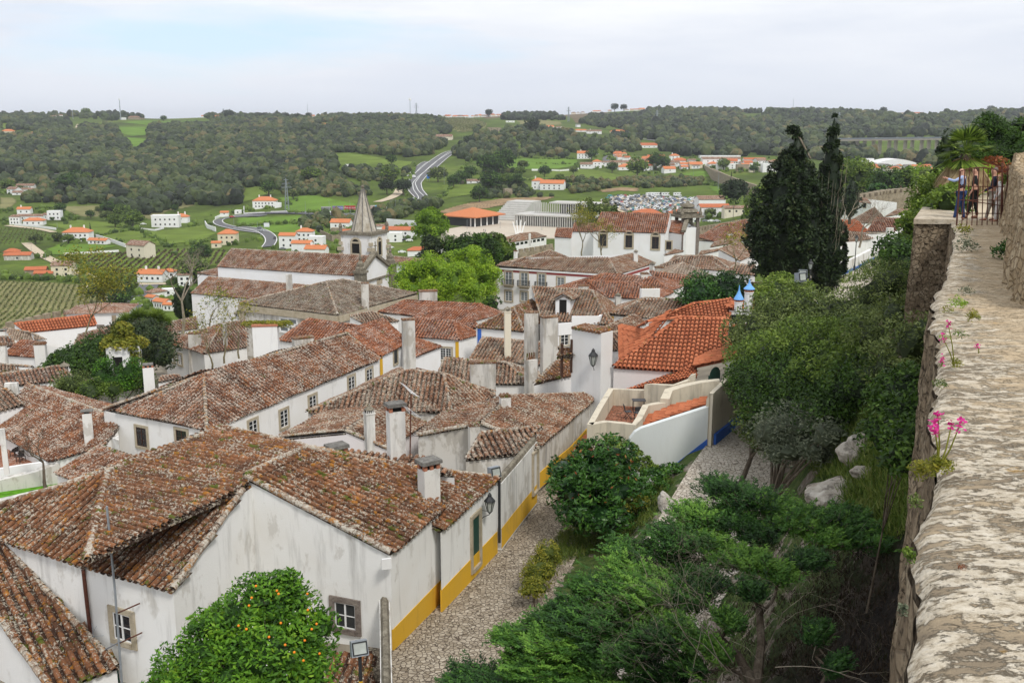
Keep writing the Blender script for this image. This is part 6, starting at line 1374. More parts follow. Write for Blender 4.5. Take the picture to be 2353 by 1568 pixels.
# trees in the town
tree('plane_tree','bright yellow green pollarded tree, nearer of the two below the church gable','tree','F',[(940,640,150,3.2),(985,625,150,3.4),(1030,650,148,3.6),(1080,670,147,2.6),(1000,675,146,3.4),(950,670,147,2.6),(1060,640,149,2.4)],L_['leaf_plane'],36000,.40,.4,clump=.7,gap=.2,up=1.5,seed=31,group='pollarded trees on the square')
tree('plane_tree','bright yellow green pollarded tree, farther one nearer the mansion','tree','F',[(1050,610,165,3.2),(1090,605,165,3.4),(1120,635,162,2.6),(1115,665,160,2.2),(1070,620,163,3)],L_['leaf_plane'],26000,.40,.4,clump=.7,gap=.2,up=1.5,seed=32,group='pollarded trees on the square')
tree('round_tree','dark green round tree behind the pollarded trees','tree','F',[(1115,575,205,3.2),(1095,580,205,3.0),(1130,590,204,2.5),(1110,555,206,2.2)],L_['leaf_dark'],6000,.7,.5,clump=.7,seed=33)
tree('round_tree','mid green tree just right of the dark round tree','tree','F',[(1150,575,210,3.2),(1155,590,208,2.8),(1140,555,211,2.4)],L_['leaf_mid'],6000,.7,.5,clump=.7,seed=34)
tree('conifer_tree','dark bushy conifer left of the pollarded trees behind the brown roof','tree','F',[(990,575,215,2.6,3.2),(993,560,215,1.9,2.2),(985,592,214,2.6,2)],L_['leaf_cypress'],5000,.6,.5,clump=.7,seed=35)
tree('round_tree','tall pale green tree before the orange roofed pavilion','tree','F',[(985,510,330,4.8),(1000,530,328,4.2),(970,525,329,4.0),(990,492,331,3.0),(1010,510,330,3)],L_['leaf_plane'],9000,.9,.45,clump=.5,tone=-.25,seed=36)
tree('scraggy_tree','dull olive tree in front of the white colonnade','tree','F',[(1365,490,330,4.6),(1390,480,331,4.2),(1350,475,330,3.4),(1400,500,329,4),(1370,510,328,3.6)],L_['leaf_olive'],6000,1.0,.45,clump=.5,gap=.05,tone=-.08,seed=37,core=False)
tree('round_tree','small dark garden tree between the red roofs and the blue chimneys, left of two','tree','E',[(440,1340,104,2.2),(360,1420,103,2.3),(500,1420,103,2.2),(430,1480,102,2.4)],L_['leaf_mag'],7000,.32,.5,base=(17.7,103),seed=38,group='small dark garden trees')
tree('round_tree','small dark garden tree beside the blue chimneys, right of two','tree','E',[(830,1330,104,2.2),(740,1370,104,2.0),(920,1360,103,2.2),(820,1420,102,2.4)],L_['leaf_mag'],7000,.32,.5,base=(22.0,103),seed=39,group='small dark garden trees')
tree('shrub_row','green shrubs below the dark trees left of the mansion','shrub','F',[(1040,570,215,3.2),(1060,580,213,3.0),(1080,560,216,3.0),(1130,700,150,1.6)],L_['leaf_dark'],6000,.6,.5,clump=.7,seed=40)
tree('round_tree','fresh green tree at the left side of the tall cypresses','tree','F',[(1745,475,330,5.5),(1755,450,332,4.5),(1740,500,328,5)],L_['leaf_mid'],6000,1.0,.5,clump=.5,tone=.1,seed=41)
tree('round_tree','dark spreading tree in the meadow left of the cypresses','tree','F',[(1686,440,520,7),(1700,432,520,5),(1675,435,522,5)],L_['leaf_cypress'],4000,1.3,.5,clump=.4,seed=42)
tree('broad_tree','large fresh green tree before the rampart right of the cypresses','tree','F',[(1955,400,420,9),(1975,415,418,9),(1935,415,420,7),(1990,430,415,6)],L_['leaf_mid'],9000,1.4,.45,clump=.35,tone=.1,seed=43)
for i,(X,Y,y,r,mt,lab) in enumerate([(2035,418,400,7,'leaf_dark','dark tree behind the rampart, left of the pale feathery trees'),(2075,410,420,6,'leaf_mid','green tree behind the rampart merlons'),(2110,408,420,7,'leaf_plane','pale feathery tree behind the far rampart'),(2135,418,400,6,'leaf_olive','olive tree just left of the narrow cypress'),(2015,440,380,4,'leaf_mag','small bushy tree poking above the rampart')]):
 tree('tree',lab,'tree','F',[(X,Y,y,r),(X+8,Y+5,y,r*.8),(X-7,Y+4,y,r*.8)],L_[mt],3500,1.2,.5,clump=.5,tone=-.15 if mt=='leaf_plane' else 0,seed=50+i)
# left garden
def bush(lab,lobes,m,n,size,name='hedge',**k): return tree(name,lab,k.pop('cat','hedge'),'S',lobes,L_[m],n,size,**k)
bush('big dark clipped hedge mass in the garden left of the ivy arbour',[(700,1120,100,2.6),(620,1140,98,2.2),(850,1060,104,2.8),(940,1010,106,2.4),(800,1160,97,2.4),(900,1110,101,2.6),(990,1060,104,2.2),(550,1130,99,1.8),(460,1160,97,1.3,.7),(680,1180,96,2)],'leaf_dark',24000,.30,clump=1.3,seed=61,asp=.6)
bush('shaded shrubs behind the ivy arbour and under the yucca',[(1080,900,112,2.6),(1200,990,106,2.4),(1350,900,112,2.8),(1420,960,108,2.4),(1280,870,115,2.6),(1230,1060,103,2.2),(1430,1060,103,2.0)],'leaf_cypress',15000,.34,clump=1.3,seed=62,tone=.2)
for i,(cx,cy,y,r,rz,lab) in enumerate([(930,1270,88,1.3,1.9,'pointed bright green thuja, leftmost of three'),(1070,1310,87,1.3,1.4,'squat bright green thuja in the middle of three'),(1180,1250,88,1.6,2.0,'tallest bright green thuja beside the white chimney'),]):
 bush(lab,[(cx,cy,y,r,rz),(cx,cy-50,y,r*.5,rz*.6)],'leaf_orange',5000,.2,name='thuja',cat='shrub',seed=70+i,tone=-.25,group='bright green thujas')
bush('loose green shrub along the foot of the thujas',[(800,1370,85,1.3),(880,1340,86,1.3),(1000,1370,85,1.1),(1260,1280,88,1.4)],'leaf_mid',5000,.2,name='shrub',cat='shrub',seed=75)
bush('brownish round bush at the end of the scrolled gable house',[(640,1330,88,2.0),(610,1360,87,1.4),(690,1350,87,1.4)],'leaf_olive',6000,.22,name='brown_bush',cat='shrub',seed=76,tone=-.1)
t=thing('ivy_arbour','small white garden kiosk with a steep roof smothered in ivy','arbour',(-38,100,-31)); c=PY('S',1120,1170,100); m=MB(); m.obox((c.x,c.y,c.z-2),3.2,3,4.6,.3); m.build('wall',STY['clean'],t); m=MB(); m.obox((c.x-.1,c.y-1.56,c.z),.9,.1,1.6,.3); m.build('door',STY['dark'],t)
m=MB(); crown(m,[(c.x,c.y,c.z+2.8,2.2,2.0,.9),(c.x,c.y,c.z+3.9,1.2,1.1,1.0),(c.x-1.7,c.y-.6,c.z+1,.8,1.2,1.8),(c.x+1.5,c.y-.9,c.z+1.2,.5,.8,1.6)],5000,.28,.8,seed=80); m.build('ivy',L_['leaf_yel'],t)
def yucca(label,X,Y,y,zb,heads,sz):
 t=thing('yucca_tree',label,'tree',(0,y,0)); c=PY('F',X,Y,y); t.location=(c.x,c.y,zb); m=MB(); tr=MB(); sk=MB()
 for dx,dz in heads:
  h=Vector((c.x+dx,c.y+random.gauss(0,.6),c.z+dz)); N=420; d=rng.normal(0,1,(N,3)); d[:,2]=np.abs(d[:,2])*.9-.25; d/=np.linalg.norm(d,axis=1)[:,None]; s=np.cross(d,rng.normal(0,1,(N,3))); s/=np.linalg.norm(s,axis=1)[:,None]; o=np.array(tuple(h)); v=np.stack([np.repeat(o[None],N,0)-s*.03,o+d*sz*.6-s*.04,o+d*sz,o+d*sz*.6+s*.04],1).reshape(-1,3); m.add(v,np.arange(N*4).reshape(N,4),np.clip(rng.uniform(0,1,N)*.6+d[:,2]*.5,0,1))
  tr.tube([(c.x,c.y,zb),(c.x+dx*.4,c.y,c.z-1.6),tuple(h)],[.3,.22,.14],7)
  leaves(sk,o+rng.normal(0,.35,(90,3))+np.array([0,0,-1.0]),.9,0,.1)
 m.build('crown',L_['leaf_mid'],t); tr.build('trunk',STY['bark_pale'],t); sk.build('dead_leaves',leafmat('dry leaves',[(.16,.13,.07),(.30,.25,.15)]),t); return t
yucca('tall many headed yucca with spiky dark crowns above the garden',325,745,118,-33,[(-1.9,.3),(0,1.1),(1.8,.9),(-.9,-.6),(1,-.4),(2.5,.2),(-2.4,-.5)],1.35)
yucca('little spiky yucca beside the ivy arbour',322,845,100,-31,[(0,0)],1.1)
def bare(name,label,v,cx,cy,y,H,rad,depth=4,m='bare',k=3,spread=.6,leafy=None,n=600,up=.12,group=None,ln=.42,zb=None):
 c=PY(v,cx,cy,y); zb=c.z if zb is None else zb; t=thing(name,label,'tree',(c.x,c.y,zb),group); mb=MB(); tips=[]
 branch(mb,Vector((c.x,c.y,zb)),Vector((0,0,1)),H*ln,rad,depth,tips,spread,k,up,6,.15); mb.build('branch',STY[m],t)
 if leafy and tips:
  q=np.array([tuple(p) for p in tips]); q=q[rng.integers(0,len(q),n)]+rng.normal(0,.35,(n,3)); l=MB(); leaves(l,q,.28,.3,.5); o=l.build('young_leaves',L_[leafy],t); o['kind']='stuff'
 return t
bare('bare_tree','reddish brown tree coming into leaf beside the orange roofs','S',740,1010,110,9.5,.13,6,'bare',3,.7,'leaf_yel',3500,group=None)
bare('bare_tree','tall leafless pale tree in front of the dark cypresses','S',1630,860,135,11,.25,5,'bark_pale',3,.6)
bare('bare_tree','leafless shrub tree before the white house with two small windows, nearest','B',870,1290,108,6.5,.12,5,'bare',3,.8,'leaf_yel',300,group='leafless shrubs by the villa')
bare('bare_tree','leafless shrub tree before the villa wall, middle','B',1000,1220,109,6.5,.12,5,'bare',3,.8,'leaf_yel',300,group='leafless shrubs by the villa')
bare('bare_tree','leafless shrub tree against the grand building corner','B',1160,1170,112,7,.12,5,'bare',3,.8,'leaf_yel',300,group='leafless shrubs by the villa')
bare('bare_tree','small bare tree standing at the edge of the lawn','A',450,1440,66.5,4.4,.13,5,'bark',3,.75)
bare('bare_tree','tree with thin new leaves rising between the mansion roofs, left of two','U',960,1520,180,9,.18,5,'bare',3,.8,'leaf_yel',1200,group='thin trees behind the mansion')
bare('bare_tree','tree with thin new leaves rising between the mansion roofs, right of two','U',1120,1515,182,9,.18,5,'bare',3,.8,'leaf_yel',1200,group='thin trees behind the mansion')
bare('bare_tree','bare tree with thin yellow buds before the small white gable left of the cypresses','E',900,1250,118,6,.12,5,'bare',3,.8,'leaf_yel',500)
bare('bare_tree','bare spreading tree right of the cypresses, left of two','X',990,1180,118,7.5,.14,5,'bark_pale',3,.8,group='bare trees right of the cypresses')
bare('bare_tree','bare spreading tree right of the cypresses, right of two','X',1110,1170,122,7,.14,5,'bark_pale',3,.8,group='bare trees right of the cypresses')
bare('bare_tree','dark twiggy shrub on the aisle roof line behind the leafless pale tree','S',1870,800,130,5,.1,5,'bark',3,.7,'leaf_mid',300)
t=thing('planter','ivy trough spilling over the top of the square white chimney','plant',(0,0,0)); c=PY('M',500,790,96.6); t.location=tuple(c); m=MB(); crown(m,[(c.x+dx,c.y+.5,c.z+.1,.8,.7,.35) for dx in (-1.8,-1.1,-.4,.3,1.0,1.7)],2500,.2,.6,core=False,seed=90); m.build('foliage',L_['leaf_yel'],t)
tufts('leaf_litter',[(1640,1260),(2050,1230),(2080,1568),(1480,1568)],2600,.16,leafmat('dead litter in painted shade',[(.01,.006,.004),(.03,.018,.01),(.06,.04,.025),(.025,.035,.01)]),'dead leaves and twigs on the shaded ground under the juniper','leaf litter',12,.1,.2)  # real litter, its colours darkened to paint in the juniper's shade
for i,(X,Y,y,r) in enumerate([(2114,1130,4.6,.032),(2100,1250,3.9,.026),(2088,1370,3.5,.02),(2120,1060,5.4,.045)]):
 c=PY('F',X,Y,y); t=thing('wall_weed',['trailing weed on the outer wall edge, below the snapdragons','trailing weed hanging from the wall edge, second below the snapdragons','small weed lowest on the outer wall edge','weed in the notch of the wall edge beside the snapdragons'][i],'weed',tuple(c)); m=MB(); crown(m,[(c.x-.02,c.y,c.z-.05,r,r*1.6,r*1.5)],200,.018,.5,core=False,clump=30,shell=.05,gap=.2,seed=i); m.build('leaves',[STY['leaf_olive'],STY['leaf_mid'],STY['leaf_grey'],STY['leaf_yel']][i],t)
# ---- the valley and the hills
def project(P):
 P=np.asarray(P,float); x,y,z=P[:,0],P[:,1],P[:,2]; f=y*CP-z*SP; u=x/f; w=(y*SP+z*CP)/f
 return 1176+u*FX, 784-w*FX
def fpts(v,s): return [px(v,a,b) for a,b in s]
# fields, tracks, roads (draped sheets)
for nm,v,P,m in [
 ('field','H',[(1090,390),(1500,375),(1720,368),(1870,405),(1700,415),(1300,410)],'field2'),('field','H',[(1060,430),(1300,430),(1320,500),(1170,510),(1050,470)],'field2'),
 ('field','H',[(1100,520),(1300,535),(1290,620),(1200,640),(1120,580)],'field2'),('field','H',[(0,400),(100,395),(120,430),(0,455)],'field'),
 ('field','H',[(2150,930),(2351,900),(2351,1060),(2140,1100)],'field'),('field','H',[(1190,1200),(1400,1120),(1690,1090),(1730,1130),(1500,1180),(1330,1250)],'dry'),
 ('field','H',[(900,1400),(1240,1340),(1400,1360),(1820,1300),(1930,1380),(1800,1440),(1380,1490),(1110,1480),(950,1430)],'field'),
 ('field','H',[(380,1540),(520,1480),(640,1470),(1060,1490),(600,1568),(400,1568)],'field2'),('field','H',[(0,1060),(120,1062),(150,1100),(60,1170),(0,1180)],'dry'),
 ('field','H',[(560,1140),(900,1130),(1010,1160),(1000,1230),(740,1230),(600,1180)],'dry'),('field','H',[(420,1300),(700,1260),(1120,1290),(1110,1330),(900,1390),(820,1400)],'field'),
 ('field','I',[(850,670),(1000,665),(1200,690),(1340,720),(1560,740),(1480,800),(1200,760),(900,770),(860,740)],'field'),('field','I',[(330,900),(640,850),(700,870),(500,950),(200,1050),(0,1060),(0,950)],'field'),
 ('field','I',[(380,1060),(700,1040),(1060,1120),(1050,1200),(700,1180),(440,1190)],'field2'),('field','I',[(0,1240),(600,1220),(740,1250),(830,1290),(700,1390),(300,1370),(0,1310)],'field2'),
 ('field','I',[(2100,740),(2351,720),(2351,790),(2200,790)],'field2'),('field','I',[(1950,870),(2200,850),(2351,870),(2351,920),(1930,910)],'field'),('field','I',[(1830,950),(2100,940),(2220,970),(2200,1010),(1900,1060),(1760,1110),(1850,1040)],'field'),
 ('field','I',[(1780,1190),(2100,1100),(2351,1080),(2351,1130),(2230,1150),(1900,1200)],'clay'),('vine_terrace','I',[(1850,320),(1990,340),(2230,400),(2160,450),(2000,480),(1900,440)],'dry'),
 ('field','U',[(0,610),(420,590),(900,600),(940,640),(600,690),(300,690),(60,650)],'field2'),('field','U',[(60,740),(350,730),(500,780),(330,800),(120,800)],'field'),
 ('field','U',[(480,780),(640,700),(900,690),(1100,700),(1370,760),(1550,775),(1330,790),(1130,810),(900,780),(760,760),(560,790)],'field'),
 ('field','U',[(1820,730),(2000,705),(2130,710),(2170,760),(1950,750)],'field2'),('field','U',[(2090,850),(2330,800),(2351,850),(2200,900)],'field2'),('field','U',[(1100,880),(1300,850),(1470,860),(1440,890),(1300,880),(1160,895)],'clay'),
 ('field','U',[(0,1000),(250,950),(500,940),(720,935),(650,960),(300,1000),(100,1040),(0,1040)],'clay'),('field','U',[(700,195),(900,185),(1160,180),(1200,195),(950,260),(900,280),(770,210)],'brownf'),('field','U',[(70,200),(250,180),(250,220),(100,240)],'brownf'),
 ('field','U',[(380,255),(560,245),(760,265),(780,290),(600,310),(420,310)],'dry'),('field','U',[(1800,230),(1960,225),(1960,250),(1830,262)],'field'),('field','U',[(1650,210),(1750,205),(1740,225),(1660,225)],'field2'),
 ('field','X',[(0,600),(80,600),(330,760),(100,800),(0,740)],'field2'),('field','X',[(200,195),(380,180),(390,210),(280,225)],'field'),('field','X',[(1480,200),(1700,180),(1720,200),(1560,225)],'field'),
 ('track_field','H',[(690,400),(712,415),(680,465),(650,470),(670,430)],'track')]:
 field(nm,v,P,STY[m],.35,ymin=200)
def road(name,v,P,w,m,lift=.5,lines=True,ymin=200,seg=8):
 G=[ground(v,a,b,ymin) for a,b in P]; o=ribbon(name,G,[w,w],m,lift,seg)
 if lines:
  for k in (-.44,.44):
   Q=[];
   for i,g in enumerate(G):
    d=G[min(len(G)-1,i+1)]-G[max(0,i-1)]; s=Vector((d.y,-d.x,0)).normalized(); Q.append(g+s*w*k)
   ribbon('road_line',Q,[w*.05+.15]*2,STY['line'],lift+.12,seg)
 return o
A_=STY['asphalt']
road('road','I',[(1655,1112),(1640,1070),(1570,1000),(1545,930),(1600,860),(1700,770),(1800,700),(1880,655),(1940,643)],9.5,A_)
road('road','I',[(1640,1100),(1665,1060),(1610,990),(1600,930),(1650,870),(1760,780),(1840,710),(1920,655),(1965,642)],9,A_)
road('road','I',[(1540,870),(1600,800),(1665,745),(1700,738)],7,A_)
road('road','I',[(-40,1225),(100,1205),(350,1195),(620,1200),(850,1212),(1000,1222),(1200,1200),(1400,1170),(1560,1130),(1640,1105)],9,A_)
road('road','H',[(2351,1222),(2150,1222),(2000,1235),(1930,1265),(1960,1300),(2100,1335),(2351,1370)],8,A_)
road('road','I',[(0,1325),(100,1330),(210,1350),(290,1400),(310,1450),(270,1500)],8,A_)
road('road','H',[(-60,860),(300,852),(600,848),(800,838),(900,832),(1100,826)],9,A_)
road('road','U',[(1490,416),(1600,432),(1700,452),(1745,470),(1700,490)],8,A_)
road('road','S',[(235,55),(300,110),(420,190),(620,275),(820,370),(1000,410),(1150,430),(1300,435),(1500,420)],6,STY['track'],lines=False)
road('road','S',[(1330,430),(1300,480),(1270,530),(1200,590),(1140,640),(1100,700)],9,A_,lines=False)
road('track','H',[(60,1310),(200,1325),(400,1345),(480,1370)],5,STY['track'],lines=False); road('track','I',[(1450,985),(1430,1030),(1340,1080),(1250,1100)],8,STY['track'],lines=False)
road('track','U',[(2120,710),(2200,750),(2280,790)],6,STY['track'],lines=False); road('track','X',[(0,595),(70,635),(130,665)],6,STY['track'],lines=False); road('road','U',[(1240,560),(1180,575),(1160,600),(1190,620)],8,A_,lines=False)
road('track','S',[(760,430),(850,460),(920,500),(1000,560),(1030,610)],4,STY['track'],lines=False)
# zebra crossing
for i in range(6):
 g=ground('S',1175+i*17,606+i*.5,200); m=MB(); m.obox((g.x,g.y,g.z+.75),.6,5,.03,.5); o=m.build('crossing_stripe',STY['line']); tag(o,kind='structure')
# vineyards
def vines(label,v,P,row,step,ang,m,hh=1.1,posts=False,jit=.3):
 G=[ground(v,a,b,200) for a,b in P]; xs=[g.x for g in G]; ys=[g.y for g in G]; ca,sa=math.cos(ang),math.sin(ang); R_=max(max(xs)-min(xs),max(ys)-min(ys)); cx,cy=(max(xs)+min(xs))/2,(max(ys)+min(ys))/2
 a=np.arange(-R_/1.2,R_/1.2,row); b=np.arange(-R_/1.2,R_/1.2,step); A,B=np.meshgrid(a,b); X=cx+A*ca-B*sa+rng.normal(0,jit*.4,A.shape); Y=cy+A*sa+B*ca+rng.normal(0,jit*.4,A.shape); k=inpoly(X,Y,G); X,Y=X[k],Y[k]
 Z=zt(X,Y); N=len(X); mb=MB(); c=np.stack([X,Y,Z+hh*.5],-1); n=3 if N<40000 else 2
 c=np.repeat(c,n,0)+rng.normal(0,.25,(N*n,3))*np.array([1,1,.7]); leaves(mb,c,hh*.95,.1,.5,np.clip(rng.normal(.45,.2,N*n),0,1)); o=mb.build('vines',m); return tag(o,label,'vineyard',kind='stuff')
STY['vine']=leafmat('vines',[(.05,.045,.02),(.10,.11,.035),(.16,.20,.05),(.24,.27,.08)])
STY['orch']=leafmat('orchard branches',[(.05,.035,.02),(.10,.075,.04),(.15,.12,.06)])
field('vineyard_soil','S',[(-300,395),(300,400),(700,425),(900,460),(1000,560),(900,640),(500,740),(0,830),(-300,850)],STY['dry'],.3,ymin=200)
vines('rows of young vines in the field beyond the battlements','S',[(-300,395),(300,400),(700,425),(900,460),(1000,560),(900,640),(500,740),(0,830),(-300,850)],2.4,1.3,.35,STY['vine'])
field('orchard_soil','S',[(650,180),(1150,140),(1700,110),(2040,130),(1950,240),(1750,320),(1230,360),(1000,385),(860,330)],STY['field'],.3,ymin=200)
vines('rows of pruned orchard trees in the green field left of the parish church','S',[(650,180),(1150,140),(1700,110),(2040,130),(1950,240),(1750,320),(1230,360),(1000,385),(860,330)],3.6,2.2,.2,STY['orch'],1.9)
vines('vine rows at the far left edge of the valley','H',[(-300,1340),(300,1330),(470,1400),(300,1440),(60,1480),(-300,1520)],2.8,1.8,.4,STY['vine'])
vines('striped vineyard on the hill above the road','I',[(1850,320),(1990,340),(2230,400),(2160,450),(2000,480),(1900,440)],7,3.5,-.5,STY['vine'],2.2)
# woods
WQ=[]
def wood(*a,**k): WQ.append((a,k))
HP=[]
def wood_(name,label,polys,y0,y1,x0,x1,sp,rmin,rmax,n_leaf=26,tone=0,excl=(),mat='leaf_wood'):
 nx=int((x1-x0)/sp); ny=int((y1-y0)/sp); X,Y=np.meshgrid(np.linspace(x0,x1,nx),np.linspace(y0,y1,ny)); X=X.ravel()+rng.uniform(-.6,.6,X.size)*sp; Y=Y.ravel()+rng.uniform(-.6,.6,Y.size)*sp; Z=zt(X,Y)
 U,V=project(np.stack([X,Y,Z],-1)); k=np.zeros(len(X),bool)
 for p in polys: k|=inpoly(U,V,p)
 for p in excl: k&=~inpoly(U,V,p)
 for hx,hy,hw in HP: k&=~((np.abs(X-hx-(Y-hy)*hx/hy)<hw)&(Y<hy+8)&(Y>hy-min(70,hw*3.2)))
 X,Y,Z=X[k],Y[k],Z[k]; N=len(X); mb=MB(); V1,F1=icodata(2)
 r=rng.uniform(rmin,rmax,N); hz=rng.uniform(.75,1.25,N); cl=n3(np.stack([X,Y,Z*0],-1),.012,4); t0=np.clip(.42+tone+.25*cl+rng.normal(0,.23,N),.03,.99)
 jit=1+rng.normal(0,.13,(N,len(V1)))*1.0
 P=V1[None]*jit[...,None]*(r[:,None,None]*np.stack([np.ones(N),np.ones(N),hz],-1)[:,None,:])+np.stack([X,Y,Z+r*hz*.75],-1)[:,None,:]
 f=(F1[None]+(np.arange(N)*len(V1))[:,None,None]).reshape(-1,3)
 fr=np.clip(np.repeat(t0,len(F1))+rng.normal(0,.09,N*len(F1)),0,1); mb.add(P.reshape(-1,3),f,fr)
 if n_leaf:
  d=rng.normal(0,1,(N*n_leaf,3)); d/=np.linalg.norm(d,axis=1)[:,None]; d[:,2]=np.abs(d[:,2])*.9-.1; rr=np.repeat(r,n_leaf); c=np.repeat(np.stack([X,Y,Z+r*hz*.75],-1),n_leaf,0)+d*(rr*rng.uniform(.9,1.12,N*n_leaf))[:,None]
  leaves(mb,c,1.0,.4,.7,np.clip(np.repeat(t0,n_leaf)+rng.normal(.06,.12,N*n_leaf),0,1),0,d);
  v=mb.v[-1].reshape(-1,4,3); cc=v.mean(1,keepdims=True); mb.v[-1]=((v-cc)*(rr*.42)[:,None,None]+cc).reshape(-1,3)
 o=mb.build(name,STY[mat],None,False); return tag(o,label,'wood',kind='stuff')
GF=[fpts('H',q) for q in ([(1040,365),(1900,360),(1880,420),(1340,425),(1330,520),(1310,640),(1200,660),(1080,560),(1040,450)],[(640,385),(730,400),(690,480),(630,480)],[(0,395),(130,390),(130,440),(0,460)],[(20,450),(340,470),(340,530),(20,530)],[(370,330),(600,330),(600,370),(370,370)])]+[fpts('I',q) for q in ([(730,385),(930,390),(920,440),(730,440)],[(590,320),(720,330),(720,370),(640,380)],[(1760,500),(1930,500),(1930,560),(1760,560)],[(560,460),(720,480),(700,520),(560,510)])]
wood('wood','dense dark mixed woodland covering the hill at the left',[[(-60,262),(100,266),(170,292),(262,296),(400,292),(470,276),(700,270),(960,264),(1020,285),(1035,300),(1028,330),(990,355),(940,365),(900,358),(765,350),(770,395),(760,420),(640,428),(560,432),(545,470),(480,478),(440,470),(300,505),(262,500),(262,462),(240,402),(-60,398)]],840,2300,-1300,60,10,4,7,excl=GF)
wood('wood','belt of trees between the country road and the vineyards at the left',[[(-20,412),(60,405),(180,412),(300,400),(300,460),(130,455),(-20,430)],fpts('H',[(200,1050),(600,1060),(1000,1070),(1040,1120),(600,1115),(200,1100)]),fpts('H',[(0,860),(160,880),(400,870),(560,900),(550,1000),(420,960),(330,900),(100,930),(0,960)])],700,1250,-700,-150,10,3,5.5,tone=-.02)
wood('wood','groves and hedgerows along the valley floor beside the main road',[fpts('I',[(330,890),(480,840),(700,830),(900,850),(1000,960),(1180,990),(1210,1040),(900,1060),(600,1040),(380,1030),(330,960)]),fpts('I',[(940,760),(1420,760),(1430,900),(1280,920),(1100,910),(960,860)]),fpts('I',[(1480,770),(1620,730),(1560,800),(1480,880)]),fpts('I',[(1180,1250),(1300,1150),(1560,1130),(1700,1150),(1600,1200),(1400,1260),(1250,1290)]),fpts('I',[(560,1280),(900,1240),(1040,1240),(1000,1330),(830,1300),(700,1400),(640,1360)]),fpts('I',[(1380,1120),(1700,1100),(1850,1130),(1780,1170),(1500,1180)]),fpts('H',[(1000,1170),(1200,1190),(1400,1120),(1700,1080),(1720,1040),(1200,1050),(1000,1110)])],480,1100,-320,190,7.5,2.2,4.4,tone=.06)
wood('wood','bushy hedges on the clay banks between the meadows and the car park',[fpts('U',[(0,900),(300,870),(520,870),(900,830),(1200,800),(1350,780),(1800,780),(2030,790),(2010,830),(1780,850),(1480,860),(1330,830),(1160,870),(900,910),(700,935),(300,945),(0,960)]),fpts('U',[(30,660),(200,620),(320,650),(460,690),(400,720),(60,730)]),fpts('U',[(720,780),(1050,790),(1040,810),(720,810)]),fpts('U',[(80,820),(420,800),(430,860),(100,880)]),fpts('U',[(1050,700),(1500,730),(1560,760),(1380,745),(1060,712)])],600,1050,-60,520,6.5,1.8,3.2,tone=.12)
wood('wood','scrubby green slope with scattered trees in the middle distance',[fpts('U',[(0,290),(60,360),(120,380),(400,330),(640,340),(900,380),(930,440),(1180,430),(1480,440),(1480,520),(1300,560),(1100,540),(880,540),(860,590),(700,600),(400,580),(0,600),(0,480),(180,490),(0,440)]),fpts('I',[(1920,640),(2100,600),(2351,640),(2351,720),(2100,740),(1950,730)])],930,1750,-150,420,14,3,6.5,tone=.06,n_leaf=20)
wood('wood','wooded hillside at the right behind the village and cypresses',[fpts('U',[(1330,330),(1480,300),(1500,200),(1800,190),(2351,170),(2400,600),(2000,570),(1850,570),(1560,500),(1760,470),(1480,400),(1350,400)]),fpts('X',[(-60,205),(200,230),(400,180),(500,120),(700,110),(800,140),(1000,165),(1300,190),(1500,195),(1700,190),(2351,170),(2400,440),(1700,560),(1300,500),(940,520),(700,510),(500,490),(380,470),(100,480),(-60,480)])],1050,2900,150,1700,16,5,9,n_leaf=16,tone=-.04,excl=[fpts('U',[(1780,220),(1980,220),(1980,260),(1780,265)]),fpts('X',[(190,185),(395,170),(395,215),(250,230)]),fpts('X',[(1000,350),(1800,345),(1800,500),(1180,485),(1060,420)])])
wood('wood','dark conifer plantations below the skyline in the middle',[fpts('U',[(250,250),(260,200),(400,180),(560,190),(720,215),(830,250),(740,250),(500,250)]),fpts('U',[(950,280),(1020,220),(1300,220),(1450,190),(1580,190),(1590,260),(1480,300),(1330,330),(1150,320)]),fpts('U',[(1200,360),(1470,360),(1490,440),(1200,430)])],1400,2500,-60,600,12,4,6.5,n_leaf=10,tone=-.25)
wood('wood','skyline trees along the top of the hills',[fpts('H',[(0,330),(200,270),(600,280),(760,300),(1040,310),(1700,320),(1770,340),(1300,350),(1000,380),(600,340),(370,390),(0,400)]),fpts('H',[(1800,340),(2351,340),(2351,365),(1900,370)]),fpts('I',[(0,345),(380,340),(380,360),(0,365)]),fpts('I',[(1100,295),(1280,280),(1760,300),(1760,315),(1300,320)]),fpts('U',[(290,140),(700,130),(1030,135),(1060,160),(700,160),(300,165)]),fpts('U',[(1180,120),(1400,120),(1800,150),(2351,160),(2351,190),(1900,190),(1500,170),(1200,150)]),fpts('X',[(0,120),(300,150),(700,115),(900,150),(1300,180),(1600,200),(1900,180),(2200,130),(2351,150),(2351,190),(1900,210),(1300,210),(600,160),(0,160)])],1900,3300,-1500,1900,24,4,8,n_leaf=8,tone=-.12)
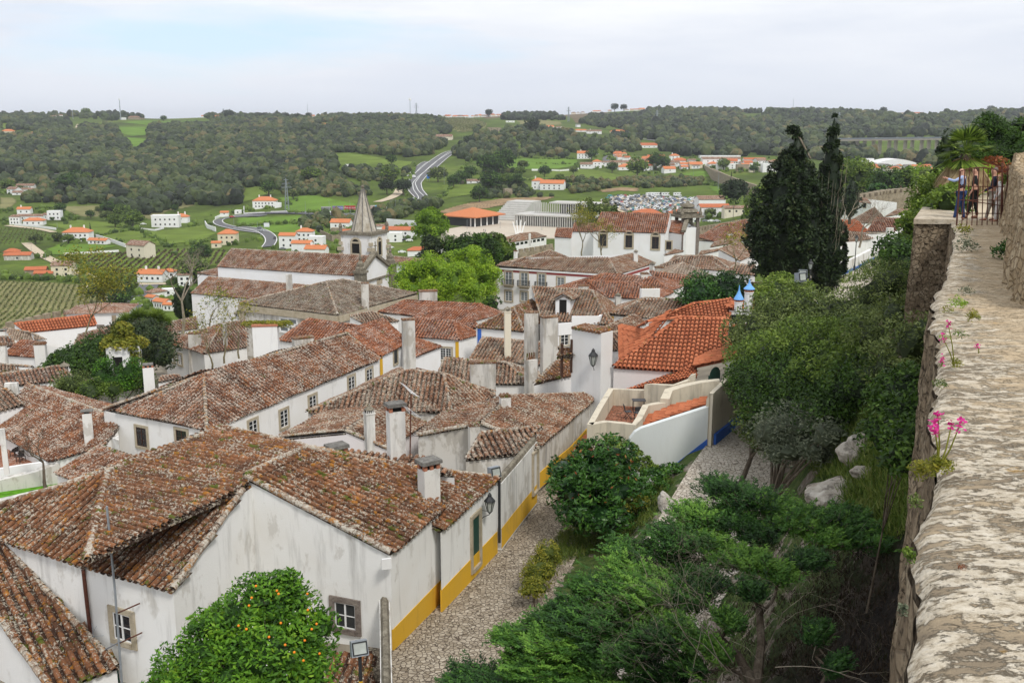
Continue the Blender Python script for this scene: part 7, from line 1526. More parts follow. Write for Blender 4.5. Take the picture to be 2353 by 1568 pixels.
# ---- houses of the valley
WM={'w':'clean','c':'cream','y':'buff','s':'rubble_far','d':'stained'}
def fh(label,v,cx,cyb,wp,hp,rot=.2,sty='new',kind='gable',dr=.6,wall='w',win=0,rise=.28,name='house',group=None,chim=0,ymin=200,y=None,cat='house'):
 g=ground(v,cx,cyb,ymin) if y is None else PY(v,cx,cyb,y); x0,y0,x1,W=VIEWS[v]; sc=(x1-x0)/W*2352/3884*g.length/FX; w=wp*sc/(abs(math.cos(rot))+dr*abs(math.sin(rot))); H=hp*sc; d=w*dr; t=thing(name,label,cat,(g.x,g.y,g.z-1.5),group); ca,sa=math.cos(rot),math.sin(rot)
 HP.append((g.x,g.y,w*.62+3)); T=lambda a,b,c:(g.x+a*ca-b*sa,g.y+d/2+a*sa+b*ca,g.z+c); m=MB(); m.obox((g.x,g.y+d/2,g.z-1.5),w,d,H+1.5,rot)
 if sty=='w' and kind!='flat': sty='concrete'
 r=rise*min(w,d); ov=.35
 if kind=='flat': m.build('wall',STY[WM[wall]],t); q=MB(); q.obox((g.x,g.y+d/2,g.z+H),w*1.02,d*1.02,.3,rot); q.build('roof',STY[WM[wall]] if sty=='w' else STY['concrete'],t)
 else:
  W2,D2=w/2+ov,d/2+ov; i=0 if kind=='gable' else (min(W2,D2)*.98)
  if kind=='gable':
   m.add([T(-w/2,-d/2,H),T(-w/2,d/2,H),T(-w/2,0,H+r*.97),T(w/2,-d/2,H),T(w/2,d/2,H),T(w/2,0,H+r*.97)],[(0,1,2),(3,5,4)])
  m.build('wall',STY[WM[wall]],t); q=MB()
  if kind=='gablex':
   pass
  V=[T(-W2,-D2,H),T(W2,-D2,H),T(W2,D2,H),T(-W2,D2,H),T(-W2+i,0,H+r),T(W2-i,0,H+r)]; V+=[(a,b,c+.22) for a,b,c in V]
  F=[(0,1,5,4),(2,3,4,5),(1,2,5),(3,0,4)]; q.add(V,[tuple(k+6 for k in f) for f in (F if kind!='gable' else F[:2])]+[(0,3,2,1),(0,1,7,6),(1,2,8,7),(2,3,9,8),(3,0,6,9)] if kind!='gable' else [(6,7,11,10),(8,9,10,11),(0,4,5,1),(2,5,4,3),(0,1,7,6),(3,9,8,2),(0,6,10,4),(1,5,11,7),(2,8,11,5),(3,4,10,9)]); q.build('roof',STY[sty],t)
 for k in range(win):
  a=((k+.5)/win-.5)*w*.86; hz=H*.5 if H<4 else (H*.68); q=MB(); s=min(1.1,w/win*.35)
  q.add([T(a-s/2,-d/2-.03,hz-.6),T(a+s/2,-d/2-.03,hz-.6),T(a+s/2,-d/2-.03,hz+.6),T(a-s/2,-d/2-.03,hz+.6)],[(0,1,2,3)]); q.build('window',STY['glass'],t)
  if H>5: q=MB(); q.add([T(a-s/2,-d/2-.03,H*.25-.6),T(a+s/2,-d/2-.03,H*.25-.6),T(a+s/2,-d/2-.03,H*.25+.7),T(a-s/2,-d/2-.03,H*.25+.7)],[(0,1,2,3)]); q.build('window',STY['glass'],t)
 for k in range(chim): a=(-.25+.5*k)*w; q=MB(); q.obox(T(a,0,H),.9,.7,r+1.6,rot); q.build('chimney',STY['clean'],t)
 return t
for a in [
 ('cream two storey house with pale terraces near the left edge of the hill','H',65,510,95,38,.1,'new','hip',.6,'y',4),('long low yellow bungalow right of the cream hill house','H',268,506,95,18,.1,'new','gable',.4,'y',3),
 ('ruined stone house with a rusty roof beside the tall mast','H',1190,362,95,18,.1,'mid','hip',.4,'s'),('small pale hut at the foot of the tall mast','H',1092,364,40,18,0,'w','flat',.8,'w'),('pale ruin wall right of the rusty roofed ruin','H',1262,361,45,12,0,'w','flat',.3,'s'),
 ('white farmhouse row glimpsed in the hill trees at the left','H',430,352,110,14,.05,'mid','gable',.3,'w'),('white gable just right of the glimpsed farmhouse row','H',538,352,36,24,.6,'mid','gable',.8,'w'),('white cube house highest in the left hill trees','H',322,325,30,20,0,'w','flat',.8,'w'),('white wall house left in the hill trees','H',232,336,40,14,.1,'mid','gable',.6,'w'),
 ('little orange roof on the skyline left of the pylon','H',1818,342,46,10,.1,'new','gable',.6,'w'),('wide orange roofed house on the skyline beside the pylon','H',1958,357,92,14,.15,'new','gable',.6,'w'),
 ('uppermost long white house with a red roof among four at the left','H',220,978,140,22,.08,'mid','gable',.4,'w',3),('white gabled cottage, left one of four at the left','H',112,1022,105,34,-.35,'mid','gable',.7,'w',2),('low white barn just below the uppermost red roofed house','H',236,1006,105,18,.05,'mid','gable',.4,'w'),('small brown roofed white shed, lowest of four at the left','H',156,1034,88,18,-.1,'mid','gable',.6,'w',1),
 ('two storey white manor block with a brown hipped roof in the left hamlet','H',125,1297,85,60,.2,'mid','hip',.7,'w',3,.28,'house',None,0),('long white manor wing with a red roof in the left hamlet','H',268,1277,205,48,.1,'mid','gable',.25,'w',3),('bright orange hipped roof in front of the long manor wing','H',292,1303,160,34,.1,'new','hip',.5,'w',3),('white stepped house at the back of the left hamlet','H',208,1203,110,36,.15,'new','gable',.6,'w',2,.28,'house',None,1),
 ('white house with a brown roof right of the orange hipped roof','H',440,1252,112,34,-.15,'mid','gable',.5,'w',3),('tall flat roofed white block at the right of the hamlet','H',480,1257,110,70,.1,'w','flat',.6,'w',3),
 ('white two storey villa with an orange hipped roof and palm in the valley','H',672,1448,222,72,.1,'new','hip',.6,'w',5,.28,'villa',None,2),('low orange roofed pool wing of the palm villa','H',872,1472,180,30,-.25,'new','gable',.35,'w',4),
 ('white clinic block with coloured window frames in the valley','H',1468,1322,232,96,.12,'w','flat',.45,'w',5,.28,'clinic'),('orange roofed wing behind the clinic block','H',1610,1284,120,50,.1,'new','hip',.8,'w',1,.28,'house',None,2),
 ('yellow two storey house with an orange pyramid roof above the parish church','H',2022,1478,158,92,.05,'new','hip',.8,'y',3),('tiny orange roofed annex beside the yellow house','H',1925,1505,82,40,.1,'new','gable',.7,'y',1),
 ('white shed left of the roadside garages','H',1998,1218,72,24,.1,'new','gable',.7,'w',1),('pale flat garage beside the ring road','H',2120,1204,54,30,0,'w','flat',.8,'w',1),
 ('large cream barn with wide gable and red roof above the orchard','H',1238,1600,235,108,-.45,'mid','gable',.62,'c',2,.28,'barn'),
 ('old whitewashed farmhouse with orange hipped roofs at the left edge','S',95,200,130,62,.3,'orange','hip',.7,'d',1),('low stained white shed joined to the old farmhouse at the left edge','S',150,205,210,38,.1,'orange','gable',.4,'d',1),
 ('pale yellow gabled barn beside the country lane','S',540,355,175,92,.15,'mid','gable',.9,'y',2,.2,'barn'),('stone sheds with an orange roof left of the yellow barn','S',310,350,170,52,.2,'orange','gable',.5,'s',0,.28,'shed'),('low orange lean-to of the yellow barn','S',380,362,150,34,.2,'orange','gable',.5,'s',0,.28,'shed'),
 ('white house with a timber balcony and orange roof by the junction','S',1345,400,235,66,-.12,'new','gable',.55,'w',4,.28,'house',None,2),('taller orange roofed end of the balcony house','S',1500,385,110,72,.1,'new','hip',.8,'w',2),('tiny white tower house with a pyramid roof left of the church','S',1640,435,125,92,.2,'mid','hip',.8,'w',2),
 ('long brown roofed house above the stepped orange roofs','S',1380,540,160,46,.9,'mid','hip',.6,'w',0),('stepped white house with bright orange roofs by the zebra crossing','S',1440,640,160,60,-.5,'new','gable',.6,'w',4),('white terrace block with an orange roof left part by the crossing','S',1350,600,110,60,-.5,'new','gable',.7,'w',3),('low white house with orange roof nearest the dark cypresses','S',1500,655,90,50,-.2,'new','gable',.7,'w',2),('jumbled white blocks behind the stepped orange roofs','S',1490,520,120,50,.3,'w','flat',.7,'w',1),
 ('white villa with an orange hipped roof and arcaded front above the ring road','I',237,1152,200,62,.05,'new','hip',.6,'w',6,.28,'villa',None,2),('flat garage of the arcaded villa','I',360,1148,52,40,0,'w','flat',.8,'w',0),
 ('white house with a clean orange roof left of the spire','I',922,1335,185,52,-.15,'new','gable',.6,'w',2),('grey stone terrace block under the white house left of the spire','I',900,1378,130,44,-.1,'w','flat',.5,'s',1),('white townhouse with two tall windows below the ring road','I',600,1452,150,88,-.1,'new','hip',.7,'w',3,.28,'house',None,1),('white house with a strip of orange roof left of the tall townhouse','I',450,1512,150,110,-.1,'new','gable',.6,'w',2),('flat roofed white house right of the tall townhouse','I',705,1500,140,90,-.1,'w','flat',.7,'w',1),('white block with an orange lean roof before the townhouse','I',575,1560,180,90,-.1,'new','gable',.5,'w',0),('stepped orange roofs of the lowest white house by the bell tower','I',700,1580,200,60,-.15,'new','gable',.6,'w',0,.28,'house',None,2),
 ('orange roof peeping out left of the spire','I',980,1400,110,40,.2,'orange','gable',.6,'w',0),('brown roof just right of the spire','I',1290,1350,110,36,.2,'mid','gable',.6,'w',0),('long white health centre with a broad orange roof right of the spire','I',1445,1430,310,80,-.12,'orange','gable',.45,'w',2,.2,'health_centre'),('low white wall building before the health centre','I',1410,1455,120,80,0,'w','flat',.6,'w',1),('orange red roofed white house beside the dark bushy conifer','I',1620,1575,210,44,.05,'orange','hip',.5,'w',1),('orange roofed house half hidden right of the bushy conifer','I',1850,1545,160,40,.05,'orange','hip',.6,'w',1),
 ('white farmhouse highest among the hill woods','I',640,352,92,20,.05,'new','gable',.4,'w',3),('long white farmhouse in the clearing of the hill wood','I',820,427,130,20,.05,'new','gable',.3,'w',3),('orange roofed house on the wooded skyline','I',1025,326,64,16,.1,'new','hip',.6,'w',2),('wide orange roofed skyline house left of the telecom tower','I',1345,303,84,14,.05,'new','hip',.6,'w',2),('small skyline house between the trees','I',1210,308,40,10,.1,'orange','gable',.6,'w',1),('pink tinted skyline house beneath the telecom tower','I',1505,312,46,14,.1,'orange','gable',.6,'c',1),('white house with an orange roof alone on the bare crest','I',1708,318,72,16,.1,'new','hip',.7,'w',2),
 ('long pale barn with a red roof above the main road','I',1845,546,150,30,-.12,'mid','gable',.5,'c',0,.28,'barn'),('roofless stone ruin beside the hillside vineyard','I',2290,468,125,32,.1,'w','flat',.3,'s',2,.28,'ruin'),('low white shed in the pasture','I',2110,930,130,20,.05,'mid','gable',.4,'w',2,.28,'shed'),('grey hut left of the pasture shed','I',1998,934,40,22,0,'w','flat',.8,'s',0,.28,'hut'),
 ('white cottage half hidden by the tree nursery','I',985,790,50,26,.6,'w','flat',.7,'w',0),
 ('big white farmhouse with orange roofs in the meadow','U',700,872,230,55,-.25,'new','gable',.5,'w',4,.28,'farmhouse'),('two storey end of the meadow farmhouse','U',570,868,120,75,-.2,'new','hip',.8,'w',2,.28,'farmhouse',None,1),('squat round stone hut above the clay bank','U',295,915,84,50,.3,'w','flat',.9,'s',0,.28,'hut'),
 ('white gabled pair below the conifer plantation, left','U',672,330,76,20,.3,'new','gable',.7,'w',1),('white gabled pair below the conifer plantation, right','U',752,334,52,20,-.4,'mid','gable',.8,'w',1),('white flat cottage near the hillside dry field','U',318,270,78,14,0,'w','flat',.5,'w',2),('long stone ruin under the hillside vineyards','U',170,345,118,28,.05,'w','flat',.3,'s',2,.28,'ruin'),
 ('white shed roofs left of the hillside farmhouse','U',922,312,44,20,.5,'w','gable',.7,'w',0),('orange roofed cottage left of the long hillside farmhouse','U',948,354,94,12,.05,'new','gable',.4,'w',1),('long white hillside farmhouse with a brown roof','U',1066,372,132,22,.05,'mid','gable',.35,'w',3,.28,'farmhouse',None,1),('wide orange hipped bungalow on the slope','U',1277,368,134,16,.05,'new','hip',.4,'c',3),
 ('white group with red roofs below the flyover road','U',1555,497,150,22,.1,'orange','gable',.5,'w',3),('white house with an orange roof left of the terraced row','U',980,594,130,46,-.1,'new','gable',.6,'w',4,.28,'house',None,1),
 ('white house at the left end of the village','U',1000,682,112,36,-.1,'mid','gable',.6,'w',3),('square two storey village house with a small orange roof','U',1092,678,80,56,.05,'new','hip',.8,'w',2),('white village house beside the square one','U',1166,664,74,36,.1,'mid','gable',.6,'w',2),('long cream village hall with a brown roof','U',1292,672,170,44,.05,'mid','gable',.35,'c',4,.25,'village_hall'),('orange hipped village house in front of the long hall','U',1380,694,190,26,.05,'new','hip',.5,'w',4),('long brown roofed house behind the village hall','U',1490,650,190,32,.02,'mid','gable',.35,'c',3),('white village house with a mid orange roof by the round trees','U',1545,700,90,42,.1,'orange','gable',.6,'w',2),
 ('white village house behind the round trees','U',1760,668,132,38,.02,'mid','gable',.5,'w',4),('white village house with a bright roof right of the round trees','U',1880,682,92,38,.05,'new','gable',.6,'w',2),('buff gabled village house nearest the aqueduct','U',1975,680,112,34,.05,'new','gable',.7,'y',2),('low white gable at the near edge of the village','U',1735,722,120,36,.2,'new','gable',.7,'w',1),('tall white house topping the village','U',1785,605,84,36,.1,'new','hip',.7,'w',2,.28,'house',None,1),('solar roofed house at the back of the village','U',1640,600,110,22,.1,'orange','gable',.6,'w',1),('orange house in the middle of the village','U',1830,640,110,26,.1,'orange','gable',.6,'w',2),('white house left of the village centre trees','U',1660,630,90,26,.1,'orange','gable',.6,'w',2),
 ('white house with an orange hipped roof right behind the small bell tower','U',1880,1172,260,88,.05,'orange','hip',.6,'w',4,.22,'house',None,1),('orange hipped roof rising behind the far church nave','U',1545,1120,240,40,.05,'orange','hip',.6,'w',0,.22,'house',None,1),('small red roofed wing right of the orange hipped house','U',2040,1115,100,36,.1,'orange','gable',.6,'w',1),
 ('long white gable with a brown red roof beside the car park','U',2110,1040,250,80,.1,'mid','gable',.6,'w',0,.2),('pinkish white house with an orange strip roof below the car park','U',2140,1110,260,80,.05,'orange','gable',.5,'w',1,.2),('cream house with a red roof and dark awning near the light green tree','U',2330,1110,210,70,.05,'mid','gable',.5,'c',3,.2),
 ('long grey flat sports hall behind the right village','U',2190,595,350,26,.02,'w','flat',.2,'w',0,.2,'hall'),('row of white town houses with red roofs left of the aqueduct end','U',2200,655,330,56,.02,'mid','gable',.25,'w',6,.2),('white town houses right of the aqueduct end','X',60,545,130,40,.0,'orange','gable',.4,'w',4,.2),('red roofed row left of the twin cypresses','X',320,545,150,36,.02,'orange','gable',.4,'w',4,.2),('flat brown block in the right town','X',235,592,88,44,0,'w','flat',.6,'s',0,.2),('white flat roofed blocks beside the twin cypresses','X',450,600,130,56,0,'w','flat',.5,'w',2,.2),('tan and white block left of the flat roofed blocks','X',330,600,80,36,0,'w','flat',.6,'c',1,.2),('white glass fronted blocks behind the aqueduct','X',120,580,150,38,0,'w','flat',.4,'w',2,.2),
 ('white tower building with a flat overhanging cap','X',1180,556,70,50,0,'w','flat',.7,'w',0,.2),('bright yellow house in the far right village','X',1370,630,90,48,.3,'orange','gable',.7,'y',1),('second yellow house in the far right village, smaller','X',1620,582,60,24,.2,'orange','gable',.7,'y',0),
]: fh(*a)
# groups of little far houses
def cluster(label,group,v,P,n,wp,hp,stys=('new','orange','mid'),walls='wwwc',seed=3,kinds=('gable','hip','gable')):
 random.seed(seed); xs=[p[0] for p in P]; ys=[p[1] for p in P]; k=0
 while k<n:
  a,b=random.uniform(min(xs),max(xs)),random.uniform(min(ys),max(ys))
  if not inpoly(np.array([a]),np.array([b]),P)[0]: continue
  fh(label,v,a,b,wp*random.uniform(.7,1.4),hp*random.uniform(.8,1.3),random.uniform(-.5,.5),random.choice(stys),random.choice(kinds),random.uniform(.5,.9),random.choice(walls),2 if wp>50 else 0,.28,'house',group); k+=1
cluster('small white house in the hilltop village on the skyline above the main road','houses of the hilltop village','I',[(1820,275),(2100,265),(2351,270),(2351,312),(1880,312)],22,42,13)
cluster('small pale house among the skyline trees in the middle','houses scattered along the middle skyline','U',[(0,170),(400,160),(900,160),(1500,140),(1500,165),(1000,185),(300,190),(0,190)],20,40,11)
cluster('tiny house on the crest between the cypresses and the palm','houses on the far crest','X',[(780,128),(1000,140),(1200,165),(1600,165),(1600,188),(1100,180),(800,145)],26,30,11,stys=('orange','new','tan'))
cluster('tiny house in the hilltop cluster at the far right','hilltop houses at the far right','X',[(2050,150),(2200,125),(2320,130),(2320,180),(2060,165)],18,34,14)
cluster('terraced white house of the stepped row in the village','terraced row in the village','U',[(1240,560),(1330,560),(1370,615),(1290,615)],10,48,20)
cluster('small white house with a bright roof in the village','infill houses of the village','U',[(1400,620),(1600,600),(2000,640),(2000,690),(1620,690),(1420,680)],16,70,22)
cluster('white house with an orange roof in the far right village','houses of the far right village','X',[(960,575),(1250,560),(1690,570),(1700,610),(1300,615),(1050,620),(960,600)],34,58,18,stys=('new','orange','w'),walls='w',kinds=('gable','hip','gable'))
cluster('white house in the right town behind the aqueduct','houses of the right town','X',[(0,540),(540,540),(540,590),(0,570)],16,70,24,walls='w')
# dome roofed hall
g=ground('X',1390,560,200); t=thing('sports_hall','large white hall with a curved roof in the right hand town','hall',(g.x,g.y,g.z-1)); s=.3051*g.length/FX; m=MB(); w=270*s; N=16; v=[]
for y2 in (0,28):
 for i in range(N+1): a=i/N; v.append((g.x+(a-.5)*w,g.y+y2,g.z+(26+26*math.sin(a*math.pi))*s))
 for i in range(N+1): a=i/N; v.append((g.x+(a-.5)*w,g.y+y2,g.z-1))
k=N+1; f=[(i,i+1,2*k+i+1,2*k+i) for i in range(N)]+[(i,k+i,k+i+1,i+1) for i in range(N)]+[(0,2*k,3*k,k),(N,k+N,3*k+N,2*k+N)]; m.add(v,f); m.build('wall',STY['clean'],t)
# auditorium, pavilion, plaza
gp=ground('U',640,1215,200); zp=gp.z+.6
def PP(v,a,b,dz=0): return PZ(v,a,b,zp+dz)
m=MB(); Q=[PP('U',*q) for q in ((-60,1185),(200,1120),(480,1140),(1060,1180),(1100,1300),(720,1300),(240,1290),(-200,1290),(-300,1230))]; m.prism(Q,zp-6); tag(m.build('plaza',STY['plaza']),kind='structure')
t=thing('auditorium','modern pale auditorium of two tiers of slender columns on the plaza','building',tuple(PP('U',700,1200)))
f0,f1=PP('U',365,1186),PP('U',1055,1216); e=(f1-f0); Lw=e.length; e.normalize(); n=Vector((-e.y,e.x,0)); s=f0.length/FX*.2576; Hc=88*s
col=MB();
for i in range(35):
 q=f0+e*(Lw*i/34); m=MB(); m.obox((q.x,q.y,zp),.45,1.6,Hc,math.atan2(e.y,e.x)); m.build('column',STY['plaza_w'],t)
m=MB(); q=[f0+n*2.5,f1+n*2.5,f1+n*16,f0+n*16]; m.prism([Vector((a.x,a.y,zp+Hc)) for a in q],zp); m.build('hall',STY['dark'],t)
m=MB(); q=[f0-n*.9-e*.6,f1-n*.9+e*.6,f1+n*22,f0+n*22]; m.prism([Vector((a.x,a.y,zp+Hc+.8)) for a in q],zp+Hc-.02); m.build('roof',STY['plaza_w'],t)
zu=zp+Hc+.8; u0,u1=f0+n*12+e*(Lw*.16),f0+n*12+e*(Lw*.98); Lu=(u1-u0).length; Hu=88*s
for i in range(29):
 q=u0+e*(Lu*i/28); m=MB(); m.obox((q.x,q.y,zu),.4,1.0,Hu*(1.08 if i<6 else 1),math.atan2(e.y,e.x)); m.build('column',STY['plaza_w'],t)
m=MB(); r0=u0+e*(Lu*.23); m.prism([Vector((a.x,a.y,zu+Hu+.8)) for a in (r0-n*.6,u1-n*.6,u1+n*14,r0+n*14)],zu+Hu-.02); m.build('roof',STY['plaza_w'],t)
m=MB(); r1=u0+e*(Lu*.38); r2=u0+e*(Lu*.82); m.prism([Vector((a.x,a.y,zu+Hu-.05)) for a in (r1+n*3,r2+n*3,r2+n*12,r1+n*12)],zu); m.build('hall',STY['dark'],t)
t=thing('plaza_steps','broad flight of pale steps rising behind the orange pavilion','steps',tuple(PP('U',300,1130))); s0,s1=PP('U',150,1140),PP('U',380,1150)
for i in range(9):
 m=MB(); q=[s0+n*(3*i),s1+n*(3*i),s1+n*40,s0+n*40]; m.prism([Vector((a.x,a.y,zp+1.15*(i+1))) for a in q],zp+1.15*i); m.build('step',STY['plaza_w'],t)
t=thing('pavilion','dark walled pavilion under a wide bright orange hipped roof on the plaza','building',tuple(PP('I',2050,1310))); p0,p1,p2=PP('I',1870,1300),PP('I',2120,1318),PP('I',2330,1290)
m=MB(); b_=[p0,p1,p2,p0+p2-p1]; Hw=72*s; m.prism([Vector((a.x,a.y,zp+Hw)) for a in b_],zp); m.build('wall',STY['iron'],t); c=(b_[0]+b_[2])/2
for q in (p1,p1.lerp(p2,.25),p1.lerp(p2,.5),p1.lerp(p2,.75),p2,p0.lerp(p1,.85)): m=MB(); m.obox((q.x,q.y-.3,zp),.7,.7,Hw,.2); m.build('pillar',STY['clean'],t)
E_=[c+(a-c)*1.28 for a in b_]; m=MB(); m.add([(a.x,a.y,zp+Hw+.5) for a in E_]+[(a.x,a.y,zp+Hw+1.1) for a in E_]+[(c.x,c.y,zp+Hw+5.5)],[(0,3,2,1),(0,1,5,4),(1,2,6,5),(2,3,7,6),(3,0,4,7),(4,5,8),(5,6,8),(6,7,8),(7,4,8)]); m.build('roof',STY['new'],t)
t=thing('sculpture','white angular sculpture standing on the plaza','sculpture',tuple(PP('U',395,1268)))
for i,a in enumerate((-.35,-.15,.1,.35)): q=PP('U',375+i*14,1268); m=MB(); m.obox(tuple(q),1.0,.8,8.5-abs(a)*4,0,.5); m.v[0][4:,0]+=a*6; m.build('blade',STY['clean'],t)
# viaduct
t=thing('viaduct','long concrete motorway viaduct on tall paired piers in the right distance','bridge',(620,1400,-50)); a,b=PY('X',975,352,1480),PY('X',2000,340,1330); e=(b-a); L=e.length; e.normalize(); n=Vector((-e.y,e.x,0)).normalized();
m=MB(); m.prism([a-n*8,b-n*8,b+n*8,a+n*8],[a.z-3,b.z-3,b.z-3,a.z-3]); m.build('deck',STY['plaza'],t); m=MB(); m.prism([a-n*8.3+Vector((0,0,1.3)),b-n*8.3+Vector((0,0,1.3)),b-n*8+Vector((0,0,1.3)),a-n*8+Vector((0,0,1.3))],[a.z-.6,b.z-.6,b.z-.6,a.z-.6]); m.build('parapet',STY['grey_metal'],t)
for cx in (1110,1170,1240,1292,1365,1415,1487,1540,1610,1662,1720,1790):
 k=(cx-975)/1025; q=a.lerp(b,k); m=MB(); gz=zg1(q.x,q.y)-3; m.obox((q.x,q.y,gz),4.2,3,q.z-3-gz,.4); m.build('pier',STY['plaza'],t)
# masts, pylons, poles
def mast(label,v,cx,cyb,cyt,y=None,name='mast',top=0,lattice=False,r=.35,group=None):
 g=ground(v,cx,cyb,200) if y is None else PY(v,cx,cyb,y); tz=PY(v,cx,cyt,g.y).z; t=thing(name,label,name.replace('_',' '),(g.x,g.y,g.z-1),group); m=MB(); H=tz-g.z
 if lattice:
  for sx in (-1,1):
   for sy in (-1,1): m.tube([(g.x+sx*H*.06,g.y+sy*H*.06,g.z-1),(g.x+sx*.5,g.y+sy*.5,g.z+H*.8),(g.x,g.y,tz)],r*.6,4)
  for k in range(8):
   z0=H*k/9; w0=H*.06*(1-k/9.5)+.3; z1=H*(k+1)/9; w1=H*.06*(1-(k+1)/9.5)+.3; m.tube([(g.x-w0,g.y-w0,g.z+z0),(g.x+w1,g.y-w1,g.z+z1)],r*.4,3); m.tube([(g.x+w0,g.y-w0,g.z+z0),(g.x-w1,g.y-w1,g.z+z1)],r*.4,3)
  m.build('lattice',STY['grey_metal'],t); m=MB()
  for z,w in ((.72,.16),(.84,.12),(.95,.08)): m.tube([(g.x-H*w,g.y,g.z+H*z),(g.x+H*w,g.y,g.z+H*z)],r*.5,4)
  m.build('crossarm',STY['grey_metal'],t)
 else:
  m.tube([(g.x,g.y,g.z-1),(g.x,g.y,tz)],[r,r*.5],6); m.build('pole',STY['grey_metal'],t)
  if top: m=MB(); m.lathe((g.x,g.y,tz-top*2.2),[(top*.6,0),(top,.3),(top,top*1.4),(.3,top*1.8)],8); m.build('antenna_head',STY['clean'],t)
 return t
mast('tall leaning lattice mast on the left skyline','H',1078,366,172,name='mast',r=1.1,top=1.6); mast('thin white needle mast above the hill woods','I',630,345,222,name='mast',r=.5); mast('telecom tower with a round head on the skyline','I',1542,312,166,name='mast',r=.9,top=3); mast('electricity pylon beside the telecom tower','I',1597,312,212,name='pylon',lattice=True,r=.8)
mast('pylon on the skyline at the left','H',1995,345,264,name='pylon',lattice=True,r=.8); mast('twin armed pylon in the meadow right of the arcaded villa','I',446,1172,885,name='pylon',r=.35,lattice=True); mast('pylon above the dry field in the middle distance','U',838,262,130,name='pylon',lattice=True,r=.9); mast('pylon above the wooded slope right of centre','U',1625,272,160,name='pylon',lattice=True,r=.9); mast('tall thin mast on the crest above the twin cypresses','X',612,118,50,name='mast',r=.7); mast('pylon on the wooded slope right of the twin cypresses','X',957,222,150,name='pylon',lattice=True,r=.8); mast('slim mast on the skyline left of the pylon','H',2244,357,308,name='mast',r=.6); mast('green and white mast in the left hill wood','H',652,358,282,name='mast',r=.8)
for i,(v,cx,b,tp) in enumerate([('I',610,1215,1085),('I',822,1190,1085),('I',1008,1210,1080),('I',1372,1165,1085),('I',1410,1160,1065),('I',180,1330,1270),('I',208,1400,1300),('I',2010,600,500),('I',1845,940,760),('H',2088,1330,1230),('H',2298,1370,1270),('H',282,1500,1480),('S',285,170,80),('S',410,210,140),('S',690,345,240),('S',1130,425,360),('S',1250,480,370),('S',1100,590,500),('U',1950,765,690),('U',1595,740,670),('U',2175,870,740),('X',45,735,600),('X',1338,520,440),('H',380,1300,1210),('H',512,1330,1280),('I',2050,1390,1250),('U',600,1240,1160),('U',228,1230,1150)]):
 mast('slender grey pole standing beside a valley road','%s'%v,cx,b,tp,name='lamp_post',r=.14,group='poles along the valley roads')
# billboards and road signs
for (v,x0,x1,y0,y1,col,lab,txt) in [('G',72,218,328,378,(.45,.44,.46),'pale billboard with a row of dark figures beside the road',None),('G',240,400,320,376,(.18,.16,.42),'billboard half portraits and half violet beside the road','I PARA MAIS'),('G',416,580,314,374,(.42,.02,.04),'dark red billboard with white script beside the road','Fino ao mais'),('G',805,872,308,364,(.55,.52,.50),'pale portrait billboard right of the spire',None),('G',876,914,308,362,(.25,.55,.80),'light blue billboard right of the spire',None),('G',1386,1456,194,232,(.62,.66,.68),'blank grey sign gantry beside the main road',None),('G',1272,1320,270,298,(.62,.66,.68),'small pale direction sign left of the main road',None),('I',238,285,1283,1318,(.70,.72,.75),'white road sign in the grass above the townhouses',None),('I',1690,1714,852,888,(.05,.22,.70),'blue motorway sign beside the main road',None),('G',970,1014,330,358,(.20,.22,.42),'small violet sign right of the spire',None)]:
 gr_=ground(v,(x0+x1)/2,y1+(14 if v=='G' else 26),300); A1=PY(v,x0,y1,gr_.y); B1_=PY(v,x1,y0,gr_.y); t=thing('billboard' if y1-y0>45 else 'road_sign',lab,'billboard' if y1-y0>45 else 'road sign',(gr_.x,gr_.y,gr_.z))
 m=MB(); m.box(A1.x,gr_.y-.1,A1.z,B1_.x,gr_.y+.1,B1_.z); pn=m.build('panel',flat('sign %.2f %.2f'%(x0,col[0]),col,.6,var=.04),t); m=MB()
 for k in (.1,.9): x=A1.x+(B1_.x-A1.x)*k; m.tube([(x,gr_.y+.2,gr_.z-1),(x,gr_.y+.2,A1.z+.5)],.12,5)
 m.build('post',STY['grey_metal'],t)
 if 'figures' in lab or 'portrait' in lab:
  m=MB(); k=9 if 'figures' in lab else 3
  for i in range(k): x=A1.x+(B1_.x-A1.x)*(i+.5)/k*(.5 if 'half' in lab else 1); h=(B1_.z-A1.z); m.obox((x,gr_.y-.13,A1.z+.1),h*.24,.04,h*.55,0,.7); m.lathe((x,gr_.y-.13,A1.z+h*.62),[(h*.09,0),(h*.1,h*.08),(h*.05,h*.18)],8,sy=.15)
  m.build('printed_figures',STY['iron' if 'figures' in lab else 'brick'],pn)
 if txt:
  cu=bpy.data.curves.new('lettering','FONT'); cu.body=txt; cu.size=(B1_.z-A1.z)*(.55 if txt[0]=='F' else .36); cu.align_x='CENTER'; cu.align_y='CENTER'; cu.extrude=.02; cu.shear=.2 if txt[0]=='F' else 0; o=bpy.data.objects.new('lettering',cu); C.objects.link(o); o.parent=pn; o.location=Vector(((A1.x+B1_.x)/2+(0 if txt[0]=='F' else (B1_.x-A1.x)*.18),gr_.y-.16,(A1.z+B1_.z)/2))-world_loc(pn); o.rotation_euler=(R(90),0,0); cu.materials.append(STY['white_paint'])
